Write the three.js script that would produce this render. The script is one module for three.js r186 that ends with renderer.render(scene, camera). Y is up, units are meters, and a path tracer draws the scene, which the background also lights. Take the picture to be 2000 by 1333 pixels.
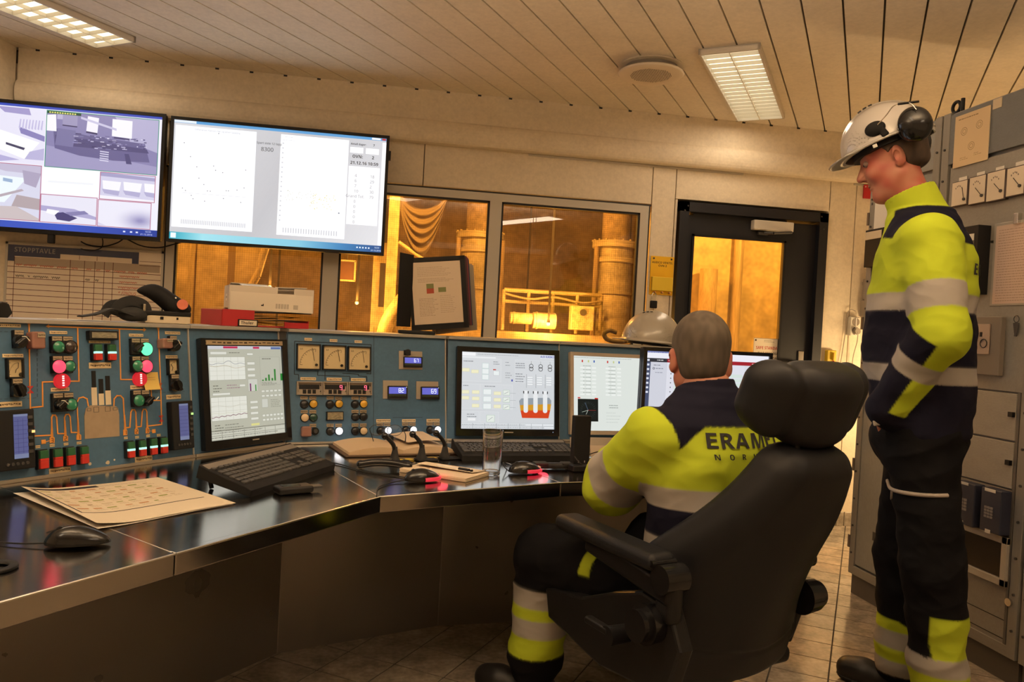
import * as THREE from 'three';
import { mergeGeometries } from 'three/addons/utils/BufferGeometryUtils.js';
import { RoundedBoxGeometry } from 'three/addons/geometries/RoundedBoxGeometry.js';
import { RectAreaLightUniformsLib } from 'three/addons/lights/RectAreaLightUniformsLib.js';
import { ImprovedNoise } from 'three/addons/math/ImprovedNoise.js';
RectAreaLightUniformsLib.init();

// ---------------------------------------------------------------- camera, light, exposure
// metres; x runs along the far wall, -z points into it, the camera stands at x = z = 0
const scene = new THREE.Scene();
scene.background = new THREE.Color(0x000000);
const camera = new THREE.PerspectiveCamera(47.914, 2000 / 1333, 0.05, 60);
camera.position.set(0, 1.18, 0);
camera.up.set(-0.05011, 0.99847, -0.02322);                 // held about three degrees off level
camera.lookAt(0.16159, 1.18 - 0.01483, -0.98675);
const renderer = new THREE.WebGLRenderer({ antialias: true });
renderer.toneMapping = THREE.LinearToneMapping;
renderer.toneMappingExposure = 1.0;
renderer.shadowMap.enabled = true;
const TUBE = [1, 0.76, 0.53];                               // warm fluorescent tubes of the room
const SODIUM = [1, 0.43, 0.06];                             // sodium lamps of the furnace hall
const FITTING_LIGHT = 10.5, HALL_LIGHT = 5.5;

// ---------------------------------------------------------------- helpers
const taken = new Map();
const numbered = (n) => { const k = taken.get(n) ?? 0; taken.set(n, k + 1); return k ? n + '_' + String(k).padStart(3, '0') : n; };
function tag(o, label, category, group, kind) {
  if (label) o.userData.label = label;
  if (category) o.userData.category = category;
  if (group) o.userData.group = group;
  if (kind) o.userData.kind = kind;
  return o;
}
function thing(name, label, category, [x, y, z] = [0, 0, 0], turn = 0, group) {
  const o = new THREE.Group(); o.name = numbered(name); o.position.set(x, y, z); o.rotation.y = turn; scene.add(o);
  return tag(o, label, category, group);
}
function merged(g) {
  if (!Array.isArray(g)) return g;
  if (g.length === 1) return g[0];
  return mergeGeometries(g.map((q) => { const n = q.index ? q.toNonIndexed() : q; for (const k of Object.keys(n.attributes)) if (!['position', 'normal', 'uv'].includes(k)) n.deleteAttribute(k); return n; }));
}
function part(name, g, m, parent, label) {
  const o = new THREE.Mesh(merged(g), m); o.name = name; o.castShadow = o.receiveShadow = true; parent.add(o);
  if (label) o.userData.label = label;
  return o;
}
function one(name, g, m, label, category, group) { return tag(part(numbered(name), g, m, scene), label, category, group); }
function struct(name, g, m) { return tag(part(numbered(name), g, m, scene), null, null, null, 'structure'); }
const V = (x, y, z) => new THREE.Vector3(x, y, z);
const move = (g, x = 0, y = 0, z = 0, rx = 0, ry = 0, rz = 0) => g.applyMatrix4(new THREE.Matrix4().compose(V(x, y, z), new THREE.Quaternion().setFromEuler(new THREE.Euler(rx, ry, rz)), V(1, 1, 1)));
const box = (w, h, d, x, y, z, rx, ry, rz) => move(new THREE.BoxGeometry(w, h, d), x, y, z, rx, ry, rz);
const rbox = (w, h, d, r, x, y, z, rx, ry, rz, s = 2) => move(new RoundedBoxGeometry(w, h, d, s, Math.min(r, w / 2.01, h / 2.01, d / 2.01)), x, y, z, rx, ry, rz);
const cyl = (r0, r1, h, x, y, z, rx, ry, rz, n = 20) => move(new THREE.CylinderGeometry(r0, r1, h, n), x, y, z, rx, ry, rz);
const ball = (r, x, y, z, n = 16) => move(new THREE.SphereGeometry(r, n, Math.round(n * 0.7)), x, y, z);
const lathe = (p, n = 28) => new THREE.LatheGeometry(p.map(([x, y]) => new THREE.Vector2(x, y)), n);
const tube = (pts, r, n = 24, k = 8) => new THREE.TubeGeometry(new THREE.CatmullRomCurve3(pts.map((p) => V(...p))), n, r, k);
const bar = (a, b, r, k = 8) => new THREE.TubeGeometry(new THREE.LineCurve3(V(...a), V(...b)), 1, r, k);
const shape = (pts) => new THREE.Shape(pts.map(([x, y]) => new THREE.Vector2(x, y)));
const ext = (pts, d, bevel = 0) => new THREE.ExtrudeGeometry(shape(pts), { depth: d, bevelEnabled: bevel > 0, bevelSize: bevel, bevelThickness: bevel, bevelSegments: 2, curveSegments: 8 });
const flat = (pts, y0, y1) => move(ext(pts.map(([x, z]) => [x, -z]), y1 - y0), 0, y0, 0, -Math.PI / 2);    // a plan outline [x, z] raised from y0 to y1
const lin = (r, g, b) => new THREE.Color().setRGB(r, g, b);
const mat = (c, roughness = 0.6, o = {}) => new THREE.MeshPhysicalMaterial({ color: Array.isArray(c) ? lin(...c) : c, roughness, ...o });
const glowing = (c, k, o = {}) => new THREE.MeshPhysicalMaterial({ color: 0x111111, roughness: 0.4, emissive: Array.isArray(c) ? lin(...c) : new THREE.Color(c), emissiveIntensity: k, ...o });
let seed = 7;
const rnd = (a = 0, b = 1) => { seed = (seed * 1664525 + 1013904223) >>> 0; return a + (b - a) * (seed / 4294967296); };
const perlin = new ImprovedNoise();
const noise = (x, y, z = 0) => perlin.noise(x, y, z);
function noiseTexture(size, f, srgb = true) {                // f(u, v) -> [r, g, b] or one grey value, 0..1; tiles by construction of f
  const d = new Uint8Array(size * size * 4);
  for (let j = 0; j < size; j++) for (let i = 0; i < size; i++) {
    let c = f(i / size, j / size); if (!Array.isArray(c)) c = [c, c, c];
    for (let k = 0; k < 3; k++) d[(j * size + i) * 4 + k] = Math.max(0, Math.min(255, c[k] * 255));
    d[(j * size + i) * 4 + 3] = 255;
  }
  const t = new THREE.DataTexture(d, size, size); t.wrapS = t.wrapT = THREE.MirroredRepeatWrapping; t.magFilter = THREE.LinearFilter; t.minFilter = THREE.LinearMipmapLinearFilter; t.generateMipmaps = true;
  if (srgb) t.colorSpace = THREE.SRGBColorSpace;
  t.needsUpdate = true; return t;
}
const loop = (u, v, k, s = 0) => noise(u * k + 3.7 * s, v * k + 1.9 * s, s * 2.3 + 0.5);
function canvasTexture(w, h, draw) {
  const c = document.createElement('canvas'); c.width = w; c.height = h; draw(c.getContext('2d'), w, h);
  const t = new THREE.CanvasTexture(c); t.colorSpace = THREE.SRGBColorSpace; t.anisotropy = 8; return t;
}
const rep = (t, x, y) => { const c = t.clone(); c.repeat.set(x, y); c.needsUpdate = true; return c; };
function uvBox(g, s = 1) {                                   // uv in metres by the face's main direction
  if (g.index) g = g.toNonIndexed();
  g.computeVertexNormals();
  const p = g.attributes.position, n = g.attributes.normal, uv = new Float32Array(p.count * 2);
  for (let i = 0; i < p.count; i++) {
    const a = Math.abs(n.getX(i)), b = Math.abs(n.getY(i)), c = Math.abs(n.getZ(i));
    const [u, v] = b >= a && b >= c ? [p.getX(i), p.getZ(i)] : a >= c ? [p.getZ(i), p.getY(i)] : [p.getX(i), p.getY(i)];
    uv[i * 2] = u * s; uv[i * 2 + 1] = v * s;
  }
  g.setAttribute('uv', new THREE.BufferAttribute(uv, 2)); return g;
}
// print: a flat sheet of w x h facing +z carrying a drawn texture
const sheet = (w, h, x = 0, y = 0, z = 0, rx, ry, rz) => move(new THREE.PlaneGeometry(w, h), x, y, z, rx, ry, rz);

// ---------------------------------------------------------------- shared materials
const paintGrain = noiseTexture(256, (u, v) => 0.95 + 0.025 * loop(u, v, 7) + 0.03 * loop(u, v, 33, 2) + 0.03 * loop(u, v, 80, 5));
const fineBump = noiseTexture(256, (u, v) => 0.5 + 0.25 * loop(u, v, 60, 1) + 0.25 * loop(u, v, 110, 3), false);
const smear = noiseTexture(512, (u, v) => 0.46 + 0.22 * loop(u, v, 6, 4) + 0.16 * loop(u, v, 22, 1) + 0.1 * loop(u * 1, v * 8 % 1, 60, 6), false);
const brushed = noiseTexture(256, (u, v) => 0.74 + 0.1 * loop(u, v, 5, 4) + 0.07 * loop(u, v, 18, 1), false);
const M = {
  wall: mat([0.8, 0.69, 0.52], 0.62, { map: paintGrain }),
  ceil: mat([0.8, 0.705, 0.56], 0.55, { map: paintGrain }),
  backing: mat([0.2, 0.17, 0.135], 0.9),
  frame: mat([0.5, 0.46, 0.39], 0.45),
  gasket: mat([0.01, 0.01, 0.011], 0.6),
  navy: mat([0.004, 0.005, 0.01], 0.5),
  glass: mat([1, 1, 1], 0.0, { transmission: 1, ior: 1.5, thickness: 0 }),
  black: mat([0.009, 0.009, 0.01], 0.5, { specularIntensity: 0.6 }),
  blackGloss: mat([0.01, 0.01, 0.011], 0.16),
  blackMatt: mat([0.01, 0.01, 0.011], 0.75, { specularIntensity: 0.5 }),
  darkGrey: mat([0.045, 0.043, 0.042], 0.55),
  steel: mat([0.45, 0.42, 0.38], 0.2, { metalness: 1, roughnessMap: brushed }),
  chrome: mat([0.7, 0.68, 0.65], 0.2, { metalness: 1 }),
  white: mat([0.72, 0.7, 0.66], 0.5),
  paper: mat([0.75, 0.72, 0.66], 0.85),
  cream: mat([0.62, 0.53, 0.38], 0.6),
  beige: mat([0.34, 0.29, 0.23], 0.6),
  greyCab: mat([0.28, 0.285, 0.28], 0.5, { map: paintGrain }),
  red: mat([0.42, 0.02, 0.025], 0.45),
  yellow: mat([0.72, 0.5, 0.03], 0.5),
  panel: mat([0.06, 0.145, 0.255], 0.5, { map: paintGrain }),
  orange: mat([0.75, 0.32, 0.06], 0.6),
  rubber: mat([0.02, 0.02, 0.02], 0.85),
};
// ---------------------------------------------------------------- the room
const ZW = -4.64, CEIL = 2.57, XL = -2.8, XR = 4.3, ZB = 1.6;
const GA = 34 * Math.PI / 180, gd = [Math.sin(GA), -Math.cos(GA)], gp = [Math.cos(GA), Math.sin(GA)];   // run of the ceiling boards and of the floor tiles
function clip(poly, [nx, nz], d) {                          // keeps nx * x + nz * z <= d
  const out = [];
  poly.forEach((a, i) => {
    const b = poly[(i + 1) % poly.length], da = nx * a[0] + nz * a[1] - d, db = nx * b[0] + nz * b[1] - d;
    if (da <= 0) out.push(a);
    if (da * db < 0) { const t = da / (da - db); out.push([a[0] + (b[0] - a[0]) * t, a[1] + (b[1] - a[1]) * t]); }
  });
  return out;
}
const inRoom = (poly, m = 0) => [[[1, 0], XR - m], [[-1, 0], -XL - m], [[0, 1], ZB - m], [[0, -1], -ZW - m]].reduce((p, [n, d]) => (p.length > 2 ? clip(p, n, d) : p), poly);
{ // far wall: painted steel panels round the window and the door, with open joints between them
  const w = new THREE.Group(); w.name = 'wall_far'; scene.add(w); tag(w, null, null, null, 'structure');
  const T = 0.12, g = 0.0025;
  const panels = [[XL, -1.27, 0, 2.5], [-1.27, 1.6, 0, 0.9], [-1.27, 0.17, 2.012, 2.5], [0.17, 1.6, 2.012, 2.5], [1.6, 1.755, 0, 2.5], [1.755, 2.82, 2.06, 2.5], [1.755, 1.775, 0, 2.06], [2.805, 3.0, 0, 2.5], [3.0, XR, 0, 2.5]];
  for (const [x0, x1, y0, y1] of panels) part('wall_panel', uvBox(rbox(x1 - x0 - 2 * g, y1 - y0 - g, T, 0.003, (x0 + x1) / 2, (y0 + y1) / 2, ZW - T / 2)), M.wall, w);
  part('backing', [box(XR - XL, 0.58, 0.03, (XL + XR) / 2, 2.31, ZW - T - 0.02), box(1.53, 2.5, 0.03, XL + 0.76, 1.25, ZW - T - 0.02), box(0.17, 2.5, 0.03, 1.68, 1.25, ZW - T - 0.02), box(1.5, 2.5, 0.03, 3.555, 1.25, ZW - T - 0.02), box(2.9, 0.9, 0.03, 0.16, 0.45, ZW - T - 0.02)], M.backing, w);
}
struct('wall_right', uvBox(box(0.12, 2.7, ZB - ZW + 0.3, XR + 0.06, 1.35, (ZB + ZW) / 2)), M.wall);
struct('wall_left', uvBox(box(0.12, 2.7, ZB - ZW + 0.3, XL - 0.06, 1.35, (ZB + ZW) / 2)), M.wall);
struct('wall_back', uvBox(box(XR - XL + 0.2, 2.7, 0.12, (XL + XR) / 2, 1.35, ZB + 0.06)), M.wall);
{ // bulkhead under the ceiling along the far wall with a rounded cable duct below it, and its turn along the left side
  const prof = (k) => { const p = [[0, CEIL], [0.05, CEIL], [0.05, 2.395]]; for (let i = 0; i <= 10; i++) { const a = i / 10 * Math.PI; p.push([0.05 + 0.03 * Math.sin(a) * k, 2.395 - 0.0675 * (1 - Math.cos(a))]); } p.push([0, 2.26]); return p; };
  const run = (L) => move(ext(prof(1), L), 0, 0, 0, 0, -Math.PI / 2, 0);                 // profile x -> +z, length along -x
  struct('trim_1', uvBox(move(run(6.35), XR, 0, ZW)), M.wall);
  const a = 13 * Math.PI / 180, d = [-Math.sin(a), Math.cos(a)];
  struct('trim_2', uvBox(move(run(3.2), -2.06 + 3.2 * d[0], 0, -4.59 + 3.2 * d[1], 0, Math.PI / 2 - a + Math.PI, 0).applyMatrix4(new THREE.Matrix4())), M.wall);
  { const n = []; for (let k = -6; k < 32; k++) { const x = -1.55 + 0.187 * k - 0.05 * Math.tan(GA) + 0.004; if (x > -2.0) n.push(box(0.02, 0.009, 0.004, x, CEIL - 0.0045, ZW + 0.0505)); } part('joint_mouth', n, M.gasket, scene.getObjectByName('trim_1')).userData.kind = 'stuff'; }
  struct('trim_3', [box(1.4, 0.012, 0.006, 2.25 - 0.75, 2.252, ZW + 0.003), box(1.25, 0.01, 0.006, 3.6, 2.252, ZW + 0.003)], M.frame);
}
{ // ceiling of narrow steel boards with open joints
  const c = new THREE.Group(); c.name = 'ceiling'; scene.add(c); tag(c, null, null, null, 'structure');
  part('ceiling_backing', box(XR - XL + 0.3, 0.05, ZB - ZW + 0.3, (XL + XR) / 2, CEIL + 0.055, (ZB + ZW) / 2), M.backing, c);
  const pitch = 0.187 * Math.cos(GA), off = -1.55 * gp[0] + ZW * gp[1];
  for (let k = -24; k < 46; k++) {
    const s0 = off + k * pitch + 0.0042, s1 = off + (k + 1) * pitch - 0.0042, at = (s, t) => [gp[0] * s + gd[0] * t, gp[1] * s + gd[1] * t];
    const poly = inRoom([at(s0, -9), at(s1, -9), at(s1, 9), at(s0, 9)], 0.004);
    if (poly.length < 3) continue;
    const area = Math.abs(poly.reduce((q, a, i) => { const b = poly[(i + 1) % poly.length]; return q + a[0] * b[1] - a[1] * b[0]; }, 0)) / 2;
    if (area < 0.01) continue;
    part('ceiling_board', uvBox(flat(poly, CEIL, CEIL + 0.02)), M.ceil, c);
  }
}
{ // floor of ceramic tiles laid on the same slant as the ceiling boards
  const f = new THREE.Group(); f.name = 'floor'; scene.add(f); tag(f, null, null, null, 'structure');
  part('screed', box(XR - XL + 0.2, 0.05, ZB - ZW + 0.2, (XL + XR) / 2, -0.0275, (ZB + ZW) / 2), mat([0.05, 0.042, 0.034], 0.9), f);
  const speck = noiseTexture(256, (u, v) => { const n = 0.84 + 0.14 * loop(u, v, 10, 3) + 0.1 * loop(u, v, 34, 8) + 0.05 * loop(u, v, 90, 2); return [n, n * 0.98, n * 0.95]; });
  const tileMats = [[0.5, 0.44, 0.37], [0.47, 0.415, 0.345], [0.53, 0.465, 0.39], [0.485, 0.42, 0.355]].map((c) => mat(c, 0.32, { map: speck, roughnessMap: smear }));
  const A = 0.195, B = 0.174, gap = 0.0028, rest = [[], [], [], []];
  const s00 = 1.595 * gp[0] - 2.464 * gp[1], t00 = 2.658 * gd[0] - 4.078 * gd[1];
  let built = 0;
  for (let i = -22; i < 26; i++) for (let j = -52; j < 22; j++) {
    const s0 = s00 + i * A + gap, s1 = s00 + (i + 1) * A - gap, t0 = t00 + j * B + gap, t1 = t00 + (j + 1) * B - gap, at = (s, t) => [gp[0] * s + gd[0] * t, gp[1] * s + gd[1] * t];
    const poly = inRoom([at(s0, t0), at(s1, t0), at(s1, t1), at(s0, t1)], 0.004);
    if (poly.length < 3) continue;
    const cx = poly.reduce((a, p) => a + p[0], 0) / poly.length, cz = poly.reduce((a, p) => a + p[1], 0) / poly.length;
    const g = uvBox(flat(poly, -0.004, 0), 1.7), v = Math.floor(rnd(0, 4));
    const near = (cx > 1.05 && cx < 2.75 && cz < -2.1 && cz > -4.62 && cx < 2.9 - Math.max(0, cz + 3.4) * 0.6) || (cx > -0.55 && cx <= 1.05 && cz > -3.02 && cz < -2.2);
    if (near && built < 298) { built++; part('floor_tile', g, tileMats[v], f); } else rest[v].push(g);
  }
  rest.forEach((g, v) => { if (g.length) part('floor_tiles', g, tileMats[v], f).userData.kind = 'stuff'; });
  const sk = new THREE.Group(); sk.name = 'baseboard_far'; scene.add(sk); tag(sk, null, null, null, 'structure');
  for (const [x0, x1] of [[2.81, 2.985], [2.985, 3.04], [3.04, 3.235], [3.235, 3.43], [3.43, 3.625], [3.625, 3.82], [3.82, 4.015], [4.015, 4.21]]) part('skirting_tile', uvBox(rbox(x1 - x0 - 0.005, 0.092, 0.012, 0.002, (x0 + x1) / 2, 0.046, ZW + 0.007), 1.7), tileMats[1], sk);
}

// window of three fixed panes; light frame, black gaskets, wired glass
{
  const w = new THREE.Group(); w.name = 'window_1'; scene.add(w); tag(w, null, null, null, 'structure');
  const Y0 = 0.93, Y1 = 1.998, xs = [[-1.213, -0.387], [-0.299, 0.579], [0.651, 1.527]], top = 1.952, bot = 0.99;
  const fz = ZW + 0.004, fd = 0.05;
  const fr = [box(2.84, Y1 - top, fd, 0.16, (Y1 + top) / 2, fz - fd / 2 + 0.012), box(2.84, bot - Y0, fd, 0.16, (bot + Y0) / 2, fz - fd / 2 + 0.012)];
  for (const [a, b] of [[-1.258, -1.213], [-0.387, -0.299], [0.579, 0.651], [1.527, 1.58]]) fr.push(box(b - a, top - bot, fd, (a + b) / 2, (top + bot) / 2, fz - fd / 2 + 0.012));
  part('window_frame', fr.map((g) => uvBox(g)), M.frame, w);
  part('outer_gasket', [box(2.87, 0.009, 0.02, 0.16, Y1 + 0.005, fz), box(0.009, Y1 - Y0, 0.02, 1.585, (Y0 + Y1) / 2, fz), box(0.009, Y1 - Y0, 0.02, -1.263, (Y0 + Y1) / 2, fz)], M.gasket, w);
  const wires = mat([0.09, 0.07, 0.05], 0.5, { metalness: 1 });
  xs.forEach(([a, b]) => {
    const q = 0.012, gz = fz - 0.012;
    const p = part('pane', box(b - a, top - bot, 0.006, (a + b) / 2, (top + bot) / 2, gz - 0.02), M.glass, w);
    part('gasket', [box(b - a, q, 0.03, (a + b) / 2, top - q / 2, gz), box(b - a, q, 0.03, (a + b) / 2, bot + q / 2, gz), box(q, top - bot, 0.03, a + q / 2, (top + bot) / 2, gz), box(q, top - bot, 0.03, b - q / 2, (top + bot) / 2, gz)], M.gasket, p);
    const ws = [];
    for (let x = a + 0.02; x < b - 0.01; x += 0.0127) ws.push(box(0.0006, top - bot, 0.0006, x, (top + bot) / 2, gz - 0.026));
    for (let y = bot + 0.01; y < top; y += 0.0127) ws.push(box(b - a, 0.0006, 0.0006, (a + b) / 2, y, gz - 0.0268));
    part('wire_mesh', ws, wires, p).userData.kind = 'stuff';
  });
}
// dark blue door with a big dusty pane and a closer
{
  const d = new THREE.Group(); d.name = 'door_1'; scene.add(d); tag(d, 'dark navy steel door with a large amber lit pane', null, null, 'structure');
  const x0 = 1.785, x1 = 2.8, y1 = 2.045;
  part('door_frame', [box(0.06, y1, 0.14, x0 + 0.03, y1 / 2, ZW - 0.05), box(0.06, y1, 0.14, x1 - 0.03, y1 / 2, ZW - 0.05), box(x1 - x0, 0.06, 0.14, (x0 + x1) / 2, y1 - 0.03, ZW - 0.05)], M.navy, d);
  const lz = ZW - 0.045, gx0 = 1.887, gx1 = 2.53, gt = 1.85, gb = 0.75;
  const leaf = part('door_leaf', [box(gx0 - x0 - 0.055, y1 - 0.09, 0.05, (x0 + 0.055 + gx0) / 2, (y1 - 0.06) / 2, lz), box(x1 - 0.06 - gx1, y1 - 0.09, 0.05, (x1 - 0.06 + gx1) / 2, (y1 - 0.06) / 2, lz), box(gx1 - gx0, y1 - 0.062 - gt, 0.05, (gx0 + gx1) / 2, (y1 - 0.062 + gt) / 2, lz), box(gx1 - gx0, gb - 0.02, 0.05, (gx0 + gx1) / 2, gb / 2, lz)], M.navy, d);
  const bead = 0.014;
  part('glazing_bead', [box(gx1 - gx0, bead, 0.012, (gx0 + gx1) / 2, gt - bead / 2, lz + 0.03), box(bead, gt - gb, 0.012, gx0 + bead / 2, (gt + gb) / 2, lz + 0.03), box(bead, gt - gb, 0.012, gx1 - bead / 2, (gt + gb) / 2, lz + 0.03)], M.black, leaf);
  part('pane', box(gx1 - gx0, gt - gb, 0.006, (gx0 + gx1) / 2, (gt + gb) / 2, lz), mat([1, 0.93, 0.78], 0.16, { transmission: 1, thickness: 0 }), d);
  part('lock_case', [rbox(0.04, 0.22, 0.012, 0.004, x1 - 0.12, 1.03, lz + 0.03), cyl(0.01, 0.01, 0.05, x1 - 0.12, 1.06, lz + 0.055, Math.PI / 2), rbox(0.12, 0.02, 0.018, 0.006, x1 - 0.17, 1.06, lz + 0.08)], M.chrome, leaf);
  const cl = part('door_closer', [rbox(0.275, 0.062, 0.05, 0.006, 2.418, 1.935, ZW + 0.005)], mat([0.55, 0.5, 0.42], 0.4), d);
  part('closer_arm', [bar([2.54, 1.9, ZW + 0.035], [2.4, 1.882, ZW + 0.06], 0.008), bar([2.4, 1.882, ZW + 0.06], [2.36, 1.885, ZW + 0.02], 0.008), rbox(0.07, 0.018, 0.02, 0.004, 2.36, 1.885, ZW - 0.004)], M.darkGrey, cl);
  part('frame_screw', [[x0 + 0.03, 1.99], [x1 - 0.03, 1.94], [x0 + 0.05, 2.02], [x1 - 0.05, 2.02]].map(([x, y]) => cyl(0.005, 0.005, 0.003, x, y, ZW + 0.0205, Math.PI / 2, 0, 0, 10)), M.darkGrey, d);
}

// ---------------------------------------------------------------- light fittings
const tubeGlow = glowing([1, 0.82, 0.55], 10), diffuserGlow = glowing([1, 0.86, 0.6], 1.9), louvreMat = mat([0.72, 0.66, 0.54], 0.35), housingMat = mat([0.6, 0.54, 0.45], 0.45);
function fitting(label, x, z, len, wid, blades, lit = 1) {
  const o = thing('ceiling_light', label, 'light fitting', [x, CEIL, z], Math.PI - GA + Math.PI, 'louvred ceiling lights');   // local z runs along the boards
  const d = 0.03;
  part('housing', [box(0.012, d, len, -wid / 2 + 0.006, -d / 2, 0), box(0.012, d, len, wid / 2 - 0.006, -d / 2, 0), box(wid, d, 0.012, 0, -d / 2, -len / 2 + 0.006), box(wid, d, 0.012, 0, -d / 2, len / 2 - 0.006), box(wid, 0.004, len, 0, -0.003, 0)], housingMat, o);
  part('diffuser', box(wid - 0.028, 0.002, len - 0.028, 0, -0.0065, 0), diffuserGlow, o);
  for (let k = 1; k < blades; k++) part('louvre_blade', box(wid - 0.026, 0.018, 0.0022, 0, -d + 0.0095, -len / 2 + k * len / blades, 0.25), louvreMat, o);
  part('centre_rail', box(0.004, 0.018, len - 0.02, 0, -d + 0.0095, 0), louvreMat, o);
  const l = new THREE.RectAreaLight(lin(...TUBE), FITTING_LIGHT * lit, wid - 0.03, len - 0.04); l.position.set(0, -d - 0.006, 0); l.rotation.x = -Math.PI / 2; o.add(l);
  return o;
}
fitting('lit louvred ceiling light above the door wall, right of the round vent', 1.855, -3.93, 1.19, 0.285, 18, 0.6);
{ const n = [-1.366 * 0.979, -4.301 * 0.979], m = [-1.609 * 0.979, -4.466 * 0.979], L = 1.19; fitting('lit louvred ceiling light above the wall screens at the left edge', (n[0] + m[0]) / 2 - gd[0] * L / 2, (n[1] + m[1]) / 2 - gd[1] * L / 2, L, 0.293, 16, 0.6); }
fitting('louvred ceiling light over the middle of the console', 0.35, -1.25, 1.19, 0.285, 18, 0.4);
fitting('louvred ceiling light over the aisle by the grey cabinets', 1.6, 0.1, 1.19, 0.285, 18);
fitting('louvred ceiling light over the left end of the console', -1.5, -0.9, 1.19, 0.285, 18, 0.6);
function batten(label, x, y, z, turn, k) {                   // bare tube batten on two rods
  const o = thing('batten_light', label, 'light fitting', [x, y, z], turn);
  part('body', rbox(0.06, 0.05, 1.15, 0.01, 0, 0.04, 0), M.white, o);
  part('tube', cyl(0.014, 0.014, 1.1, 0, -0.004, 0, Math.PI / 2), glowing([1, 0.74, 0.4], 5), o);
  for (const s of [-1, 1]) part('hanger', bar([0, 0.06, s * 0.5], [0, CEIL - y, s * 0.5], 0.004), M.chrome, o);
  for (const s of [-0.4, 0, 0.4]) { const p = new THREE.PointLight(lin(1, 0.68, 0.34), k); p.shadow.radius = 4; p.castShadow = true; p.position.set(0, -0.1, s); o.add(p); }
}
batten('tube batten light low in the passage behind the grey cabinets', 3.65, 1.0, -4.1, Math.PI / 2, 1.35);
function uplight(label, x, y, z, turn, k) {                  // trough that throws its light up at the ceiling
  const o = thing('uplight', label, 'light fitting', [x, y, z], turn, 'hanging uplights');
  part('trough', [box(0.16, 0.006, 1.25, 0, -0.03, 0), box(0.006, 0.06, 1.25, -0.08, -0.003, 0), box(0.006, 0.06, 1.25, 0.08, -0.003, 0), box(0.16, 0.06, 0.006, 0, -0.003, -0.625), box(0.16, 0.06, 0.006, 0, -0.003, 0.625)], M.white, o);
  part('tube', cyl(0.013, 0.013, 1.2, 0, -0.008, 0, Math.PI / 2), tubeGlow, o);
  for (const s of [-1, 1]) part('hanger', [bar([0.08, 0.02, s * 0.5], [0.08, CEIL - y, s * 0.5], 0.004), bar([-0.08, 0.02, s * 0.5], [-0.08, CEIL - y, s * 0.5], 0.004)], M.chrome, o);
  const l = new THREE.RectAreaLight(lin(...TUBE), k, 0.14, 1.2); l.position.set(0, 0.012, 0); l.rotation.x = Math.PI / 2; o.add(l);
}
uplight('trough uplight hung above the camera on the left', -0.9, 2.02, -1.25, Math.PI / 2, 125);
uplight('trough uplight hung above the camera on the right', 1.0, 2.02, -1.25, Math.PI / 2, 125);
{ // round supply air vent
  const r = 0.168, o = thing('ceiling_vent', 'round cream ceiling air vent with perforated disc', 'vent', [1.296 * 0.979, CEIL, -3.883 * 0.979]);
  part('collar', cyl(r * 0.93, r, 0.012, 0, -0.006, 0, 0, 0, 0, 40), M.ceil, o);
  part('neck', cyl(r * 0.8, r * 0.8, 0.03, 0, -0.025, 0, 0, 0, 0, 40), M.backing, o);
  part('disc', lathe([[0, -0.052], [r * 0.66, -0.052], [r * 0.7, -0.056], [r * 0.95, -0.052], [r, -0.044], [r * 0.98, -0.038], [0, -0.036]], 44), mat([0.7, 0.6, 0.46], 0.5), o);
  const holes = []; for (let i = -11; i <= 11; i++) for (let j = -11; j <= 11; j++) { const x = (i + (j & 1) / 2) * 0.0095, z = j * 0.0085; if (x * x + z * z < (r * 0.62) ** 2) holes.push(cyl(0.0023, 0.0023, 0.001, x, -0.0525, z, 0, 0, 0, 6)); }
  part('perforation', holes, M.darkGrey, o).userData.kind = 'stuff';
}
// ---------------------------------------------------------------- the furnace hall beyond the glass
const rust = noiseTexture(256, (u, v) => { const n = 0.8 + 0.14 * loop(u, v, 5, 2) + 0.12 * loop(u, v, 19, 6) + 0.08 * loop(u, v, 60, 9); return [n, n * 0.97, n * 0.92]; });
const H = {
  plate: mat([0.62, 0.5, 0.36], 0.6, { map: rust }), brown: mat([0.5, 0.38, 0.26], 0.8, { map: rust }), beam: mat([0.75, 0.62, 0.4], 0.5, { map: rust }),
  column: mat([0.72, 0.62, 0.46], 0.45, { map: rust }), dark: mat([0.06, 0.045, 0.035], 0.8), cloth: mat([0.13, 0.095, 0.065], 0.9, { side: THREE.DoubleSide }),
};
const hz0 = ZW - 0.16, hx0 = -7, hx1 = 9, hz1 = -13.2;
struct('wall_hall_far', uvBox(box(hx1 - hx0, 7, 0.2, 1, 2.3, hz1), 0.3), H.brown);
struct('wall_hall_left', uvBox(box(0.2, 7, 9, hx0, 2.3, -9), 0.3), H.brown);
struct('wall_hall_right', uvBox(box(0.2, 7, 9, hx1, 2.3, -9), 0.3), H.brown);
struct('floor_hall', uvBox(box(hx1 - hx0, 0.2, 8.4, 1, -0.5, -9), 0.3), H.brown);
struct('ceiling_hall', uvBox(box(hx1 - hx0, 0.2, 9, 1, 5.6, -9), 0.3), H.dark);
struct('wall_hall_near', [box(hx1 - hx0, 3.2, 0.06, 1, 4.2, hz0 - 0.05), box(4.2, 3.3, 0.06, -4.9, 0.95, hz0 - 0.05), box(4.6, 3.3, 0.06, 6.7, 0.95, hz0 - 0.05)], H.dark);
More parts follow.
